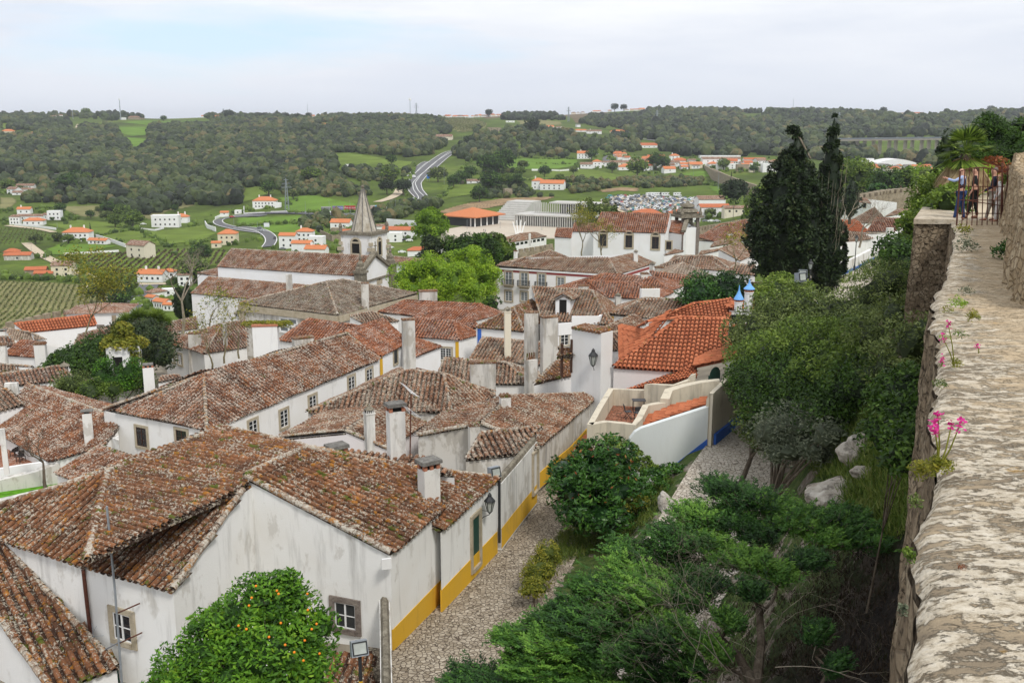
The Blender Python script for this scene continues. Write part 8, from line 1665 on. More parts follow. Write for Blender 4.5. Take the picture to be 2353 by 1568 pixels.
# ---- cars
CAR={}
def car_mesh(kind):
 m=MB()
 if kind=='car':
  prof=[(-2.1,.35),(-2.12,.8),(-1.9,.98),(-1.5,1.02),(-.95,1.42),(.55,1.45),(1.15,1.0),(1.95,.85),(2.15,.6),(2.12,.33)]; w=.86
 elif kind=='van': prof=[(-2.6,.4),(-2.6,2.2),(-2.4,2.4),(1.2,2.4),(1.7,2.0),(2.0,1.35),(2.6,1.15),(2.65,.4)]; w=1.0
 else: prof=[(-3.3,.45),(-3.4,1.2),(-3.3,2.9),(2.3,3.0),(2.6,2.5),(1.8,2.2),(2.3,1.3),(3.1,1.1),(3.2,.45)]; w=1.12
 n=len(prof); v=[]
 for s in (-1,1):
  for x,z in prof: v.append((x,s*w*(1 if z<1.05 or kind!='car' else .84),z))
 m.add(v,[tuple(range(n)),tuple(range(n,2*n))[::-1]]+[(i,i+n,(i+1)%n+n,(i+1)%n) for i in range(n)],.5,0)
 def win(x0,z0,x1,z1,x2,z2,x3,z3):
  for s in (-1,1): k=(lambda z:w*(1 if kind!='car' else (.97 if z<1.1 else .85))+.012); m.add([(x0,s*k(z0),z0),(x1,s*k(z1),z1),(x2,s*k(z2),z2),(x3,s*k(z3),z3)],[(0,1,2,3) if s<0 else (3,2,1,0)],.5,1)
 if kind=='car':
  win(-1.45,1.03,1.0,1.03,.5,1.40,-.9,1.38); m.add([(1.17,-.7,1.03),(1.17,.7,1.03),(.6,.66,1.44),(.6,-.66,1.44)],[(0,1,2,3)],.5,1); m.add([(-1.54,.7,1.05),(-1.54,-.7,1.05),(-1.0,-.66,1.42),(-1.0,.66,1.42)],[(0,1,2,3)],.5,1)
 else:
  X=1.9 if kind=='van' else 2.2; win(X-.9,1.45,X-.05,1.45,X-.35,2.0,X-.9,2.0);
  if kind!='van': win(-2.5,1.7,-1.6,1.7,-1.6,2.3,-2.5,2.3); win(-.6,1.7,.4,1.7,.4,2.3,-.6,2.3)
  m.add([(X+.12,-.8,1.4),(X+.12,.8,1.4),(X-.3,.75,2.05),(X-.3,-.75,2.05)],[(0,1,2,3)],.5,1)
 for x in (prof[0][0]+.8,prof[-1][0]-.8):
  for s in (-1,1):
   th=np.arange(10)*2*np.pi/10; m.add([(x+.33*math.cos(t),s*(w-.1),.33+.33*math.sin(t)) for t in th]+[(x+.33*math.cos(t),s*(w+.03),.33+.33*math.sin(t)) for t in th],[tuple(range(10)),tuple(range(10,20))[::-1]]+[(i,(i+1)%10,(i+1)%10+10,i+10) for i in range(10)],.5,2)
 return m
PAINT={}
for k,c in dict(white=(.75,.76,.77),silver=(.42,.44,.46),grey=(.16,.17,.18),black=(.02,.02,.022),red=(.45,.03,.03),blue=(.05,.10,.25),teal=(.05,.30,.28)).items():
 t=NT(k+' car paint'); PAINT[k]=t.end(c,.3,None,.5)
STY['tyre']=flat('tyre',(.015,.015,.015),.9)
def car(kind,colour,loc,rz,label,group=None,name=None):
 key=(kind,colour)
 if key not in CAR:
  me=car_mesh(kind).mesh(kind);
  for q in (PAINT[colour],STY['glass'],STY['tyre']): me.materials.append(q)
  CAR[key]=me
 o=bpy.data.objects.new(name or {'car':'parked_car','van':'delivery_van','camper':'motorhome'}[kind],CAR[key]); C.objects.link(o); o.location=loc; o.rotation_euler=(0,0,rz)
 return tag(o,label,{'car':'car','van':'van','camper':'motorhome'}[kind],group)
random.seed(9)
poly=fpts('U',[(1130,965),(1260,925),(1500,925),(1850,945),(2000,945),(1990,1010),(1960,1060),(1700,1085),(1290,1080),(1260,1020),(1150,1000)])
G=[ground('F',a,b,400) for a,b in poly]; m_=[g.z for g in G]; field('car_park','F',poly,STY['track'],.2,ymin=400)
xs=[g.x for g in G]; ys=[g.y for g in G]; n_=0
ca,sa=math.cos(.12),math.sin(.12); cols=['white']*9+['silver']*5+['grey']*6+['black']*4+['red','blue','blue','teal']
rows_=[]; y=min(ys)-8
while y<max(ys)+8:
 x=min(xs)
 while x<max(xs):
  X=x*ca-(y-ys[0])*sa; Y=ys[0]+x*sa*.6+(y-ys[0]);
  if inpoly(np.array([X]),np.array([Y]),G)[0] and random.random()<.93: rows_.append((X,Y))
  x+=2.75 if True else 0
 y+=6.1 if len(rows_)%2 else 5.6
if len(rows_)>290:
 st=len(rows_)/290; rows_=[rows_[int(i*st)] for i in range(290)]
for X,Y in rows_:
 k=random.choice(cols); car('car',k,(X,Y,zg1(X,Y)+.25),math.pi/2+random.gauss(0,.15)+(math.pi if random.random()<.5 else 0),'%s car in the packed rows of the car park'%k,'cars in the packed car park')
for i,(cx,lab) in enumerate([(1562,'white motorhome at the left end of the camper row'),(1592,'white motorhome second in the camper row'),(1625,'white motorhome third in the camper row beside the dark truck'),(1705,'white motorhome just right of the dark truck'),(1810,'white motorhome standing apart at the right end of the camper row')]):
 g=ground('U',cx,930,400); car('camper','white',(g.x,g.y,g.z+.2),.1 if i>2 else .6,lab)
g=ground('U',1672,922,400); car('van','black',(g.x,g.y,g.z+.2),.2,'dark box truck parked among the motorhomes',name='box_truck')
for v,cx,cy,k,rz,lab in [('S',1214,582,'white',.35,'white car crossing the zebra crossing at the road junction'),('H',2068,1240,'red',.2,'red car driving on the ring road'),('H',1280,1305,'white',.3,'white car parked left at the clinic'),('H',1385,1312,'white',.1,'white car parked against the clinic wall'),('I',203,1340,'grey',-.4,'grey car, first of two on the curving road'),('I',217,1364,'silver',-.5,'silver car, second of two on the curving road'),('I',335,1430,'black',-1.3,'dark car lowest on the curving road'),('I',838,1200,'white',.1,'white car by the billboards'),('I',1338,1164,'white',.15,'white car right of the spire on the ring road'),('I',1010,1224,'black',.05,'dark car left of the spire on the ring road'),('I',1646,1108,'black',.3,'dark car at the bottom of the main road curve'),('I',1500,1450,'black',.2,'black car before the health centre'),('I',1535,1455,'white',.15,'white car before the health centre'),('I',2060,1385,'grey',.1,'grey car under the pale green tree'),('I',1890,1412,'red',0,'red car right of the pale green tree'),('I',1960,1430,'silver',0,'silver car parked below the plaza, left'),('I',2010,1420,'black',0,'black car parked below the plaza, right'),('I',1660,1425,'white',0,'white car half hidden by the pale green tree'),('I',1470,1560,'white',.3,'white car behind the bell tower, lower'),('I',1365,1520,'white',.9,'white car behind the bell tower, upper'),('I',405,1530,'grey',.1,'grey car parked beneath the white townhouse'),('U',2060,1165,'grey',.2,'grey car beside the old wall, left of three'),('U',2110,1165,'white',.2,'white car beside the old wall, middle of three'),('U',2160,1166,'silver',.2,'silver car beside the old wall, right of three'),('U',1945,778,'grey',.1,'grey car on the lane below the village'),('U',1095,562,'white',.1,'white car by the village approach'),('U',880,1000,'white',.1,'white car behind the auditorium columns'),('U',435,1012,'black',.1,'black car above the plaza steps'),('U',1210,935,'teal',.1,'teal car by the car park entrance')]:
 g=ground(v,cx,cy,150); car('car',k,(g.x,g.y,g.z+.55),rz,lab)
g=ground('I',1578,884,300); car('van','white',(g.x,g.y,g.z+.6),1.2,'white van coming down the main road')
for i,cx in enumerate((1035,1255,1420,1582)):
 k=(cx-975)/1025; q=a.lerp(b,0) if False else PY('X',975,352,1480).lerp(PY('X',2000,340,1330),k); car('van','white',(q.x,q.y-4,q.z-2.9+2),-.1,'white vehicle crossing the viaduct deck','vehicles on the viaduct')
# individual trees of the valley
def proto_tree(name,r,h,m,n,seed,cone=False):
 t=thing(name,'x','tree',(0,0,-500)); c=MB()
 if cone: lob=[(0,0,-500+h*(.25+.7*k),r*(1-k)*.8+.2,r*(1-k)*.8+.2,h*.14) for k in np.linspace(0,.97,7)]
 else: lob=[(0,0,-500+h*.6,r,r,h*.38),(r*.5,.2*r,-500+h*.5,r*.65,r*.65,h*.28),(-r*.5,-.2*r,-500+h*.52,r*.65,r*.65,h*.28),(.1*r,-.5*r,-500+h*.66,r*.6,r*.6,h*.26)]
 crown(c,lob,n,r*.22,.6,.6,2.2/r*1.5,.4,.1,seed,True,.3); c.build('crown',m,t); q=MB(); q.tube([(0,0,-501),(0,0,-500+h*.5)],[r*.09,r*.05],6); q.build('trunk',STY['bark'],t); return t
PT=[proto_tree('round_tree',4.2,7.5,STY['leaf_mid'],1500,1),proto_tree('dark_tree',4.0,8,STY['leaf_dark'],1500,2),proto_tree('olive_tree',3.2,5,STY['leaf_olive'],1200,3),proto_tree('umbrella_pine',4.5,9,STY['leaf_cypress'],1500,4),proto_tree('slim_cypress',1.2,9,STY['leaf_cypress'],900,5,True)]
used=set()
def vt(k,v,cx,cy,sc,lab,group=None):
 g=ground(v,cx,cy,150)
 if k in used: o=dup(PT[k],(g.x,g.y,g.z),random.uniform(0,6),sc,lab,group)
 else: o=PT[k]; used.add(k); o.location=(g.x,g.y,g.z); o.scale=(sc,)*3; o['label']=lab;
 if group: o['group']=group
 return o
for k,v,cx,cy,sc,lab in [(0,'H',1190,1335,1.9,'large round tree left of the clinic'),(1,'H',600,1010,2.2,'tall dark tree beside the country road at the left'),(1,'H',640,960,1.8,'dark conifer just right of the tall dark roadside tree'),(4,'H',812,1410,1.1,'slim cypress beside the palm villa'),(1,'H',1560,1190,.9,'small dark tree behind the clinic chimney'),(2,'H',320,1470,1.4,'dark bushy tree beside the villa gate, left'),(2,'H',520,1450,1.3,'dark bushy tree before the palm villa'),(0,'H',610,1470,.9,'palm like tree in front of the villa'),(1,'I',280,1045,1.9,'round dark tree above the arcaded villa'),(2,'I',500,1075,1.8,'flat bright bush right of the pylon'),(0,'I',660,930,2.2,'bright round tree at the edge of the grove'),(1,'I',1375,770,1.6,'dark umbrella tree at the meadow edge below the woods'),(0,'I',1365,930,2.4,'tall pale poplar like tree beside the main road, left'),(3,'I',1335,1030,1.5,'dark pine left of the sandy track'),(3,'I',1480,1035,1.6,'dark pine right of the sandy track'),(2,'I',1790,920,3.0,'thin brownish poplars right of the main road'),(1,'I',1930,970,1.5,'round dark bush in the pasture, left'),(1,'I',2260,1010,2.4,'round dark tree in the pasture, right'),(1,'I',2230,850,2.6,'big dark tree by the upper pasture hedge, left'),(1,'I',2330,850,2.2,'big dark tree by the upper pasture hedge, right'),(3,'I',2070,620,2.0,'dark pine beside the cut slope above the road'),(3,'I',640,360,1.7,'broad umbrella pine on the wooded skyline, left of two'),(3,'I',540,375,1.9,'broad umbrella pine on the wooded skyline, right of two'),(3,'I',430,365,1.9,'wide dark pine where the skyline begins to dip'),(3,'I',2240,300,2.0,'tall loose pine above the hilltop village'),(3,'H',2040,372,2.6,'dark round tree beside the skyline pylon'),(0,'H',766,295,2.6,'pale green tree alone on the left skyline'),(1,'H',1460,380,1.6,'small dark tree in the bright upper field'),
 (1,'U',115,730,2.5,'big dark round tree in the near meadow, left of two'),(1,'U',260,710,3.1,'big dark round tree in the near meadow, right of two'),(2,'U',432,690,2.0,'thin bare looking tree by the meadow wall'),(1,'U',1040,615,2.0,'dark conifer beside the village approach'),(0,'U',1450,760,2.7,'broad green tree in front of the village'),(1,'U',1620,690,2.4,'dark umbrella tree in the village, left'),(1,'U',1670,695,2.0,'dark umbrella tree in the village, right'),(0,'U',300,850,1.8,'dark green tree above the round stone hut, left'),(1,'U',370,865,1.8,'dark round tree above the round stone hut, right'),(1,'U',140,890,2.0,'dark tree beside the clay bank'),(0,'U',760,815,1.2,'dark round bush behind the meadow farmhouse'),(3,'U',510,375,2.8,'lone dark pine in the middle of the scrubby slope'),(3,'U',1250,110,2.6,'tall tree clump on the middle skyline'),(3,'U',1330,115,2.2,'second tall tree clump on the middle skyline'),(3,'U',130,185,2.2,'loose pine above the hilltop houses, right'),(0,'U',2220,690,1.5,'bare brown round tree among the white town houses'),(2,'U',2100,1120,1.2,'small round tree before the pink house'),(4,'U',2285,860,1.6,'cypress at the left of the twin cypresses'),
 (0,'X',85,580,1.6,'round spring tree in the right town'),(0,'X',1050,700,2.6,'green tree below the far rampart'),(1,'X',455,595,1.2,'dark fir among the white flat blocks'),(1,'X',315,610,1.1,'small dark fir in the right town'),(2,'X',215,600,1.0,'small tree before the brown block'),(3,'X',1290,165,2.2,'tree clump on the far crest'),(3,'X',2100,140,2.4,'trees above the far right hilltop houses'),(1,'I',2160,1100,1.7,'dark bush by the clay bank, left'),(1,'S',1790,250,1.6,'dark bush below the orchard corner'),(2,'S',1660,300,1.1,'twin little cypress bush near the tower house'),(0,'S',1740,410,1.9,'green tree against the church corner'),(0,'S',1090,560,1.6,'bushy tree on the road bank'),(2,'S',930,600,2.2,'brown green bush on the battlements side'),(1,'S',1070,660,1.2,'dark ivy bush by the junction wall'),(0,'S',1430,380,.8,'small green tree before the balcony house'),(2,'S',1250,385,.9,'olive tree before the balcony house')]: vt(k,v,cx,cy,sc,lab)
random.seed(4)
for i in range(46):
 v,P=random.choice([('U',[(350,720),(1300,760)]),('I',[(1850,880),(2340,1000)]),('H',[(420,1180),(1100,1330)]),('H',[(0,880),(900,1000)]),('U',[(900,380),(1480,520)]),('U',[(100,400),(880,560)])])
 vt(random.choice([0,1,1,2]),v,random.uniform(P[0][0],P[1][0]),random.uniform(P[0][1],P[1][1]),random.uniform(.7,1.7),'scattered small tree or bush on the valley slopes','scattered trees of the valley')
for k in range(5):
 if k not in used: bpy.data.objects.remove(PT[k])
for lab,v,line,h,m in [('white garden wall sloping down from the palm villa','H',[(830,1405),(980,1450),(1120,1500)],2.2,'clean'),('white wall curving along the hamlet lane','H',[(130,1305),(300,1318),(500,1345)],1.6,'clean'),('white wall around the clinic yard','H',[(1245,1325),(1260,1345),(1380,1355),(1460,1335)],1.4,'clean'),('white pillared wall bending with the ring road','H',[(1830,1300),(1850,1335),(1925,1360)],3.2,'clean'),('white wall left of the ring road bend','H',[(1920,1250),(1960,1232),(2040,1225)],2.0,'clean'),('low white balustrade before the arcaded villa','I',[(60,1145),(60,1205),(240,1198)],1.3,'clean'),('low white balustrade right of the villa gate','I',[(300,1192),(440,1188)],1.3,'clean'),('white tennis court wall below the palm villa','H',[(570,1568),(1060,1540)],1.2,'clean'),('long pale retaining wall behind the health centre','I',[(1335,1310),(1480,1325),(1620,1330)],5,'clean'),('grey stone retaining wall left of the bell tower','I',[(740,1400),(850,1450),(930,1440)],4,'rubble_far'),('white wall of the old cemetery in the meadow','U',[(510,700),(640,700),(760,708),(930,690)],1.8,'clean')]:
 Gs=[ground(v,a,b,200) for a,b in line]; t=thing('boundary_wall',lab,'wall',tuple(Gs[0])); m2=MB(); wallstrip(m2,Gs,[g.z-1 for g in Gs],[g.z+h for g in Gs],.5); m2.build('wall',STY[m],t)
for a,k in WQ: wood_(*a,**k)
pp=[]
for hx,hy,hw in HP:
 if hy>1500: continue
 for _ in range(random.randint(5,11)):
  a=random.uniform(-.4,3.5); d=hw*random.uniform(.8,2.0)+2; pp.append((hx+math.cos(a)*d,hy+4+abs(math.sin(a))*d*.8,random.uniform(.9,2.4)))
for v,P,n in (('H',[(0,1180),(480,1150),(700,1250)],60),('H',[(560,1500),(900,1400),(1240,1340)],40),('S',[(0,370),(500,380),(900,410),(1000,440)],90),('S',[(640,180),(760,260),(960,390)],50),('H',[(1240,1350),(1500,1500),(1900,1440)],50),('I',[(0,1320),(300,1300),(700,1290)],60),('I',[(440,1195),(900,1200),(1300,1190)],50),('U',[(0,735),(500,790),(1100,815)],70),('U',[(1500,760),(1900,780),(2200,850)],50),('U',[(0,610),(450,590),(900,600)],60),('I',[(1700,1110),(1850,1040),(1960,860),(2100,720)],70),('I',[(1540,1130),(1500,960),(1600,760)],40),('H',[(1000,1240),(1100,1340),(1240,1340)],25),('U',[(560,640),(900,640),(930,690)],30),('I',[(1900,910),(2350,925)],40),('X',[(0,690),(200,760),(420,780)],40)):
 G=[ground(v,a,b,200) for a,b in P]
 for _ in range(n):
  i=random.randrange(len(G)-1); q=G[i].lerp(G[i+1],random.random()); pp.append((q.x+random.gauss(0,1.5),q.y+random.gauss(0,1.5),random.uniform(.8,2.2)))
pp=np.array(pp); N=len(pp); zz=zt(pp[:,0],pp[:,1]); V1,F1=icodata(1); jit=1+rng.normal(0,.18,(N,len(V1))); P=V1[None]*jit[...,None]*pp[:,2][:,None,None]+np.stack([pp[:,0],pp[:,1],zz+pp[:,2]*.6],-1)[:,None,:]; mb=MB(); t0=rng.uniform(.2,.9,N)
mb.add(P.reshape(-1,3),(F1[None]+(np.arange(N)*len(V1))[:,None,None]).reshape(-1,3),np.clip(np.repeat(t0,len(F1)),0,1)*.8); c=np.repeat(np.stack([pp[:,0],pp[:,1],zz+pp[:,2]*.7],-1),22,0)+rng.normal(0,.55,(N*22,3))*np.repeat(pp[:,2],22)[:,None]; leaves(mb,c,.8,.4,.7,np.clip(np.repeat(t0,22)+rng.normal(0,.15,N*22),0,1)); tag(mb.build('hedgerows',STY['leaf_mid']),'low hedgerows and garden shrubs scattered between the valley houses','hedge',kind='stuff')
# ---- blue chimneys by the orange roofs
STY['sky_blue']=flat('sky blue paint',(.16,.40,.78),.6,var=.06)
def pot_chimney(label,v,cx,cyb,cyt,w,y,body):
 x0,y0,x1,W=VIEWS[v]; q=PY(v,cx,cyb,y); s=(x1-x0)/W*2352/3884*q.length/FX; r=w*s/2; H=(cyb-cyt)*s; t=thing('chimney',label,'chimney',(q.x,q.y,q.z-1)); hb=H*body
 m=MB(); m.lathe((q.x,q.y,q.z-1),[(r*.9,0),(r*.9,hb+1-.08),(r,hb+1-.08),(r,hb+1)],16); m.build('shaft',STY['clean'],t); m=MB(); hc=H*.12
 for i in range(12): a=i*math.pi/6; m.obox((q.x+r*.82*math.cos(a),q.y+r*.82*math.sin(a),q.z+hb),.09,.09,hc,a)
 m.build('brick_cage',STY['brick'],t); m=MB(); m.lathe((q.x,q.y,q.z+hb+hc),[(r*1.15,0),(r*1.1,.06),(r*.55,(H-hb-hc)*.35),(r*.22,(H-hb-hc)*.6),(r*.2,(H-hb-hc)*.65),(.02,H-hb-hc)],16); m.build('cap',STY['sky_blue'],t)
pot_chimney('round white chimney with a pointed sky blue cap, right one of two','E',1135,1530,1215,140,76,.42); pot_chimney('squat chimney with a tall bell shaped sky blue cap, left one of two','E',987,1545,1300,130,74.5,.02)
# ---- iron gate
gy=32.4; G_=lambda a,b:PY('P',a,b,gy); t=thing('iron_gate','rusty arched iron gate standing open across the walkway','gate',tuple(G_(1040,1450))); I_=STY['rust']
arc=[G_(820+550*k,800-85*math.sin(math.pi*(.12+.80*k))+30*k+10) for k in np.linspace(0,1,13)]
m=MB(); m.tube(arc,.018,5); m.build('arched_rail',I_,t)
for i in range(10):
 x=765+545*i/9; k=min(1,max(0,(x+40*(i<5)-820)/550)); top=G_(x+(45 if i<9 else 0)*(1-i/9),arc and 800-85*math.sin(math.pi*(.12+.80*k))+30*k+10); m=MB(); m.tube([G_(x,1448),top],.016 if 0<i<9 else .028,5); m.build('bar' if 0<i<9 else 'gate_post',I_,t)
for cy in (962,1125,1282,1447): m=MB(); m.tube([G_(785-(cy-1125)*.05,cy),G_(1325,cy+4)],.014,5); m.build('rail',I_,t)
m=MB(); m.tube([G_(860,1125),G_(1340,1200)],.014,5); m.build('brace',I_,t)
for cx,cy in ((1310,725),(1375,755)): q=G_(cx,cy); m=MB(); m.lathe(tuple(q),[(.02,-.1),(.05,.0),(.01,.12)],6); m.tube([q,G_(cx-20,1470)],.02,5); m.build('finial',I_,t)
# ---- people
def skin(name,nodes,edges,m,par,root,scale=1,sub=2):
 ks=list(nodes); me=bpy.data.meshes.new(name); me.from_pydata([nodes[k][:3] for k in ks],[(ks.index(a),ks.index(b)) for a,b in edges],[]); o=bpy.data.objects.new(name,me); C.objects.link(o); o.parent=par; md=o.modifiers.new('skin','SKIN'); md.use_smooth_shade=True
 sv=me.skin_vertices[0].data
 for i,k in enumerate(ks): r=nodes[k][3]; sv[i].radius=(r,r*(nodes[k][4] if len(nodes[k])>4 else 1)); sv[i].use_root=(k==root)
 md=o.modifiers.new('sub','SUBSURF'); md.levels=sub; md.render_levels=sub; me.materials.append(m); return o
def person(label,loc,rz,H,top,bot,shoe,hair,skinm,L=None,Rr=None,stride=.12,sleeve=1,bald=False,group=None,vest=None):
 """local frame: facing +y. L/Rr: (elbow, wrist) positions"""
 t=thing('person',label,'person',loc,group); t.rotation_euler=(0,0,rz); t.scale=(H/1.75,)*3
 L=L or ((-.27,-.03,1.14),(-.25,.08,.90)); Rr=Rr or ((.27,-.03,1.14),(.25,.08,.90)); a=stride
 N={'pel':(0,0,.95,.12,.8),'sp':(0,0,1.14,.115,.8),'ch':(0,0,1.34,.14,.72),'nk':(0,.01,1.49,.055),'hd':(0,.03,1.60,.078,1.1),'tp':(0,.02,1.69,.082,1.1),'ns':(0,.115,1.61,.014),'el':(-.088,.02,1.61,.014),'er':(.088,.02,1.61,.014),
  'sl':(-.17,0,1.41,.058),'sr':(.17,0,1.41,.058),'eL':(*L[0],.042),'eR':(*Rr[0],.042),'wL':(*L[1],.03),'wR':(*Rr[1],.03),'hl':(-.09,0,.9,.085),'hr':(.09,0,.9,.085),'kl':(-.1,a*.5,.5,.058),'kr':(.1,-a*.4,.5,.058),'al':(-.11,a,.09,.042),'ar':(.11,-a,.09,.042),'tl':(-.12,a+.17,.04,.036),'tr':(.12,-a+.17,.04,.036)}
 E=[('pel','sp'),('sp','ch'),('ch','nk'),('nk','hd'),('hd','tp'),('hd','ns'),('hd','el'),('hd','er'),('ch','sl'),('ch','sr'),('sl','eL'),('sr','eR'),('eL','wL'),('eR','wR'),('pel','hl'),('pel','hr'),('hl','kl'),('hr','kr'),('kl','al'),('kr','ar'),('al','tl'),('ar','tr')]
 for s,w,e in (('L',L[1],L[0]),('R',Rr[1],Rr[0])):
  d=(Vector(w)-Vector(e)).normalized(); sd=d.cross(Vector((0,1,.2))).normalized(); p=Vector(w)+d*.08; N['p'+s]=(*p,.034,.5); E.append(('w'+s,'p'+s))
  for i in range(4): f=p+d*(.085-.01*abs(i-1.5))+sd*(i-1.5)*.02; N['f%s%d'%(s,i)]=(*f,.009); E.append(('p'+s,'f%s%d'%(s,i)))
  f=Vector(w)+d*.07+sd*.06; N['f%s4'%s]=(*f,.010); E.append(('w'+s,'f%s4'%s))
 skin('body',N,E,skinm,t,'pel',sub=1)
 g=lambda k,q:(*N[k][:3],N[k][3]*q,*(N[k][4:] or (1,)))
 T={k:g(k,1.16) for k in ('sp','ch','sl','sr','eL','eR')}; T['pel']=(0,0,.97,.135,.8); T['nk']=(0,0,1.45,.07); e=[('pel','sp'),('sp','ch'),('ch','nk'),('ch','sl'),('ch','sr'),('sl','eL'),('sr','eR')]
 if sleeve==1: T['wL']=g('wL',1.3); T['wR']=g('wR',1.3); e+=[('eL','wL'),('eR','wR')]
 skin('shirt',T,e,top,t,'pel',sub=1)
 if vest: skin('vest',{'pel':(0,0,.99,.15,.82),'sp':g('sp',1.32),'ch':g('ch',1.26),'nk':(0,0,1.44,.075)},[('pel','sp'),('sp','ch'),('ch','nk')],vest,t,'pel',sub=1)
 skin('trousers',{k:g(k,1.22) for k in ('hl','hr','kl','kr','al','ar')}|{'pel':(0,0,.95,.14,.82)},[('pel','hl'),('pel','hr'),('hl','kl'),('hr','kr'),('kl','al'),('kr','ar')],bot,t,'pel',sub=1)
 for s in 'lr': skin('shoe',{'a':(N['a'+s][0],N['a'+s][1]-.03,.045,.05),'t':(N['t'+s][0],N['t'+s][1]+.03,.035,.046,.7)},[('a','t')],shoe,t,'a',sub=1)
 if not bald: skin('hair',{'a':(0,-.03,1.58,.075),'b':(0,-.02,1.67,.088),'c':(0,.04,1.735,.07)},[('a','b'),('b','c')],hair,t,'a',sub=1)
 return t
SK=flat('skin',(.55,.30,.21),.6,var=.05); NV=flat('navy cloth',(.012,.016,.035),.9); LB=flat('light blue cloth',(.36,.45,.68),.9); JN=flat('blue denim',(.022,.045,.13),.9); BK=flat('black cloth',(.012,.013,.013),.9); KH=flat('khaki cloth',(.36,.32,.26),.9); WH=flat('white cloth',(.62,.60,.58),.9); SH=flat('black leather',(.02,.018,.018),.4); BR=flat('brown leather',(.20,.08,.04),.5); HG=flat('grey hair',(.16,.14,.12),.9); HB=flat('brown hair',(.07,.045,.03),.9); HL=flat('fair hair',(.38,.22,.10),.9)
def foot(cx,cy,z=-3.3): q=PZ('P',cx,cy,z); return (q.x,q.y,z+.02)
y0=foot(790,1385); person('bald man in a navy vest and blue jeans pointing left with an outstretched arm',y0,R(52),1.86,LB,JN,SH,HG,SK,L=((-.31,.16,1.30),(-.29,.40,1.37)),Rr=((.27,-.02,1.14),(.22,.14,1.0)),stride=.12,bald=True,vest=NV)
person('dark haired man in black shirt and trousers behind the bald man',foot(945,1352),R(60),1.82,BK,BK,BR,HB,SK,sleeve=0,stride=.15);
person('grey haired man in a dark jacket and khaki trousers by the parapet',foot(1165,1385),R(65),1.85,NV,KH,BR,HG,SK,L=((-.30,.02,1.14),(-.24,.28,.98)),stride=.14)
w_=person('fair haired woman in white with a shoulder bag, nearest the parapet',foot(1235,1402),R(70),1.68,WH,WH,BR,HL,SK,stride=.05); m=MB(); m.obox((.24,.02,.80),.12,.30,.24,0); b_=m.mesh('shoulder_bag'); b_.materials.append(BR); o=bpy.data.objects.new('shoulder_bag',b_); C.objects.link(o); o.location=tuple(Vector(w_.location)+Vector((.1,-.2,-.0))); tag(o,'brown shoulder bag hanging at the hip of the woman in white','bag')
proto=[o for o in C.objects if o.name.startswith('person')]
for i,(v,cx,cy,y) in enumerate([('P',40,1010,395),('P',100,1005,395),('P',205,995,390),('P',278,995,385),('P',345,985,380),('P',360,985,380),('P',200,1048,385),('P',605,920,340),('P',635,910,335),('P',258,1120,380),('X',1500,745,395),('X',1385,740,400)]):
 q=PY(v,cx,cy,y); o=dup(proto[i%4],q,random.uniform(0,6),1.0,'tiny tourist walking on the far rampart','tourists on the far rampart')
for cx in (2198,2212): g=PZ('I',cx,1362,zp); o=dup(proto[cx%4],g,1.0,1.0,'tiny person crossing the pale plaza','people crossing the plaza')
# ---- lamps and lights
LG=flat('lantern glass',(.42,.45,.42),.2,.5)
def lantern(t,x,y,z,s=1,par=None):
 m=MB(); m.lathe((x,y,z),[(.09*s,0),(.19*s,.42*s)],6); m.build('lantern_glass',LG,t); m=MB(); m.lathe((x,y,z+.42*s),[(.23*s,0),(.20*s,.06*s),(.08*s,.2*s),(.08*s,.26*s),(.02,.36*s)],6); m.lathe((x,y,z-.08*s),[(.04*s,0),(.11*s,.08*s)],6)
 for k in range(6): a=k*math.pi/3; m.tube([(x+.095*s*math.cos(a),y+.095*s*math.sin(a),z),(x+.20*s*math.cos(a),y+.20*s*math.sin(a),z+.42*s)],.014*s,4)
 m.build('lantern_frame',STY['iron'],t)
def lamp(label,v,cx,cyb,cyt,y):
 b=PY(v,cx,cyb,y); tp=PY(v,cx,cyt,y).z; t=thing('street_lamp',label,'street lamp',tuple(b)); m=MB(); m.lathe(tuple(b),[(.14,0),(.12,.5),(.06,.7),(.05,tp-b.z-.9),(.09,tp-b.z-.8)],8); m.build('pole',STY['iron'],t); lantern(t,b.x,b.y,tp-.78,1.1)
lamp('black street lamp standing before the blue footed wall, right of the cypresses','V',306,345,82,117); lamp('black street lamp at the right foot of the cypresses','E',2035,1330,925,84); lamp('distant street lamp before the rampart stairs','P',434,1110,1010,230)
def walllamp(label,p,n,s):
 t=thing('wall_lantern',label,'lantern',tuple(p)); q=p+n*.45; m=MB(); m.tube([p-Vector((0,0,.5)),p+n*.1-Vector((0,0,.35)),q-Vector((0,0,.15)),q],.02,5); m.tube([p,q],.015,5); m.build('bracket',STY['iron'],t); lantern(t,q.x,q.y,q.z,s)
walllamp('large wall lantern on the tall white stack',PY('D',1265,1340,67.1),Vector((-.25,-1,0)).normalized(),1.5)
c=HS['corner'].P; e=(c['r']-c['m']).normalized(); n=Vector((e.y,-e.x,0)); q=hitplane(ray(*px('Q',1492,875)),c['m'],n); walllamp('wall lantern over the green door of the corner house',q,n if n.x>0 else -n,1.25)
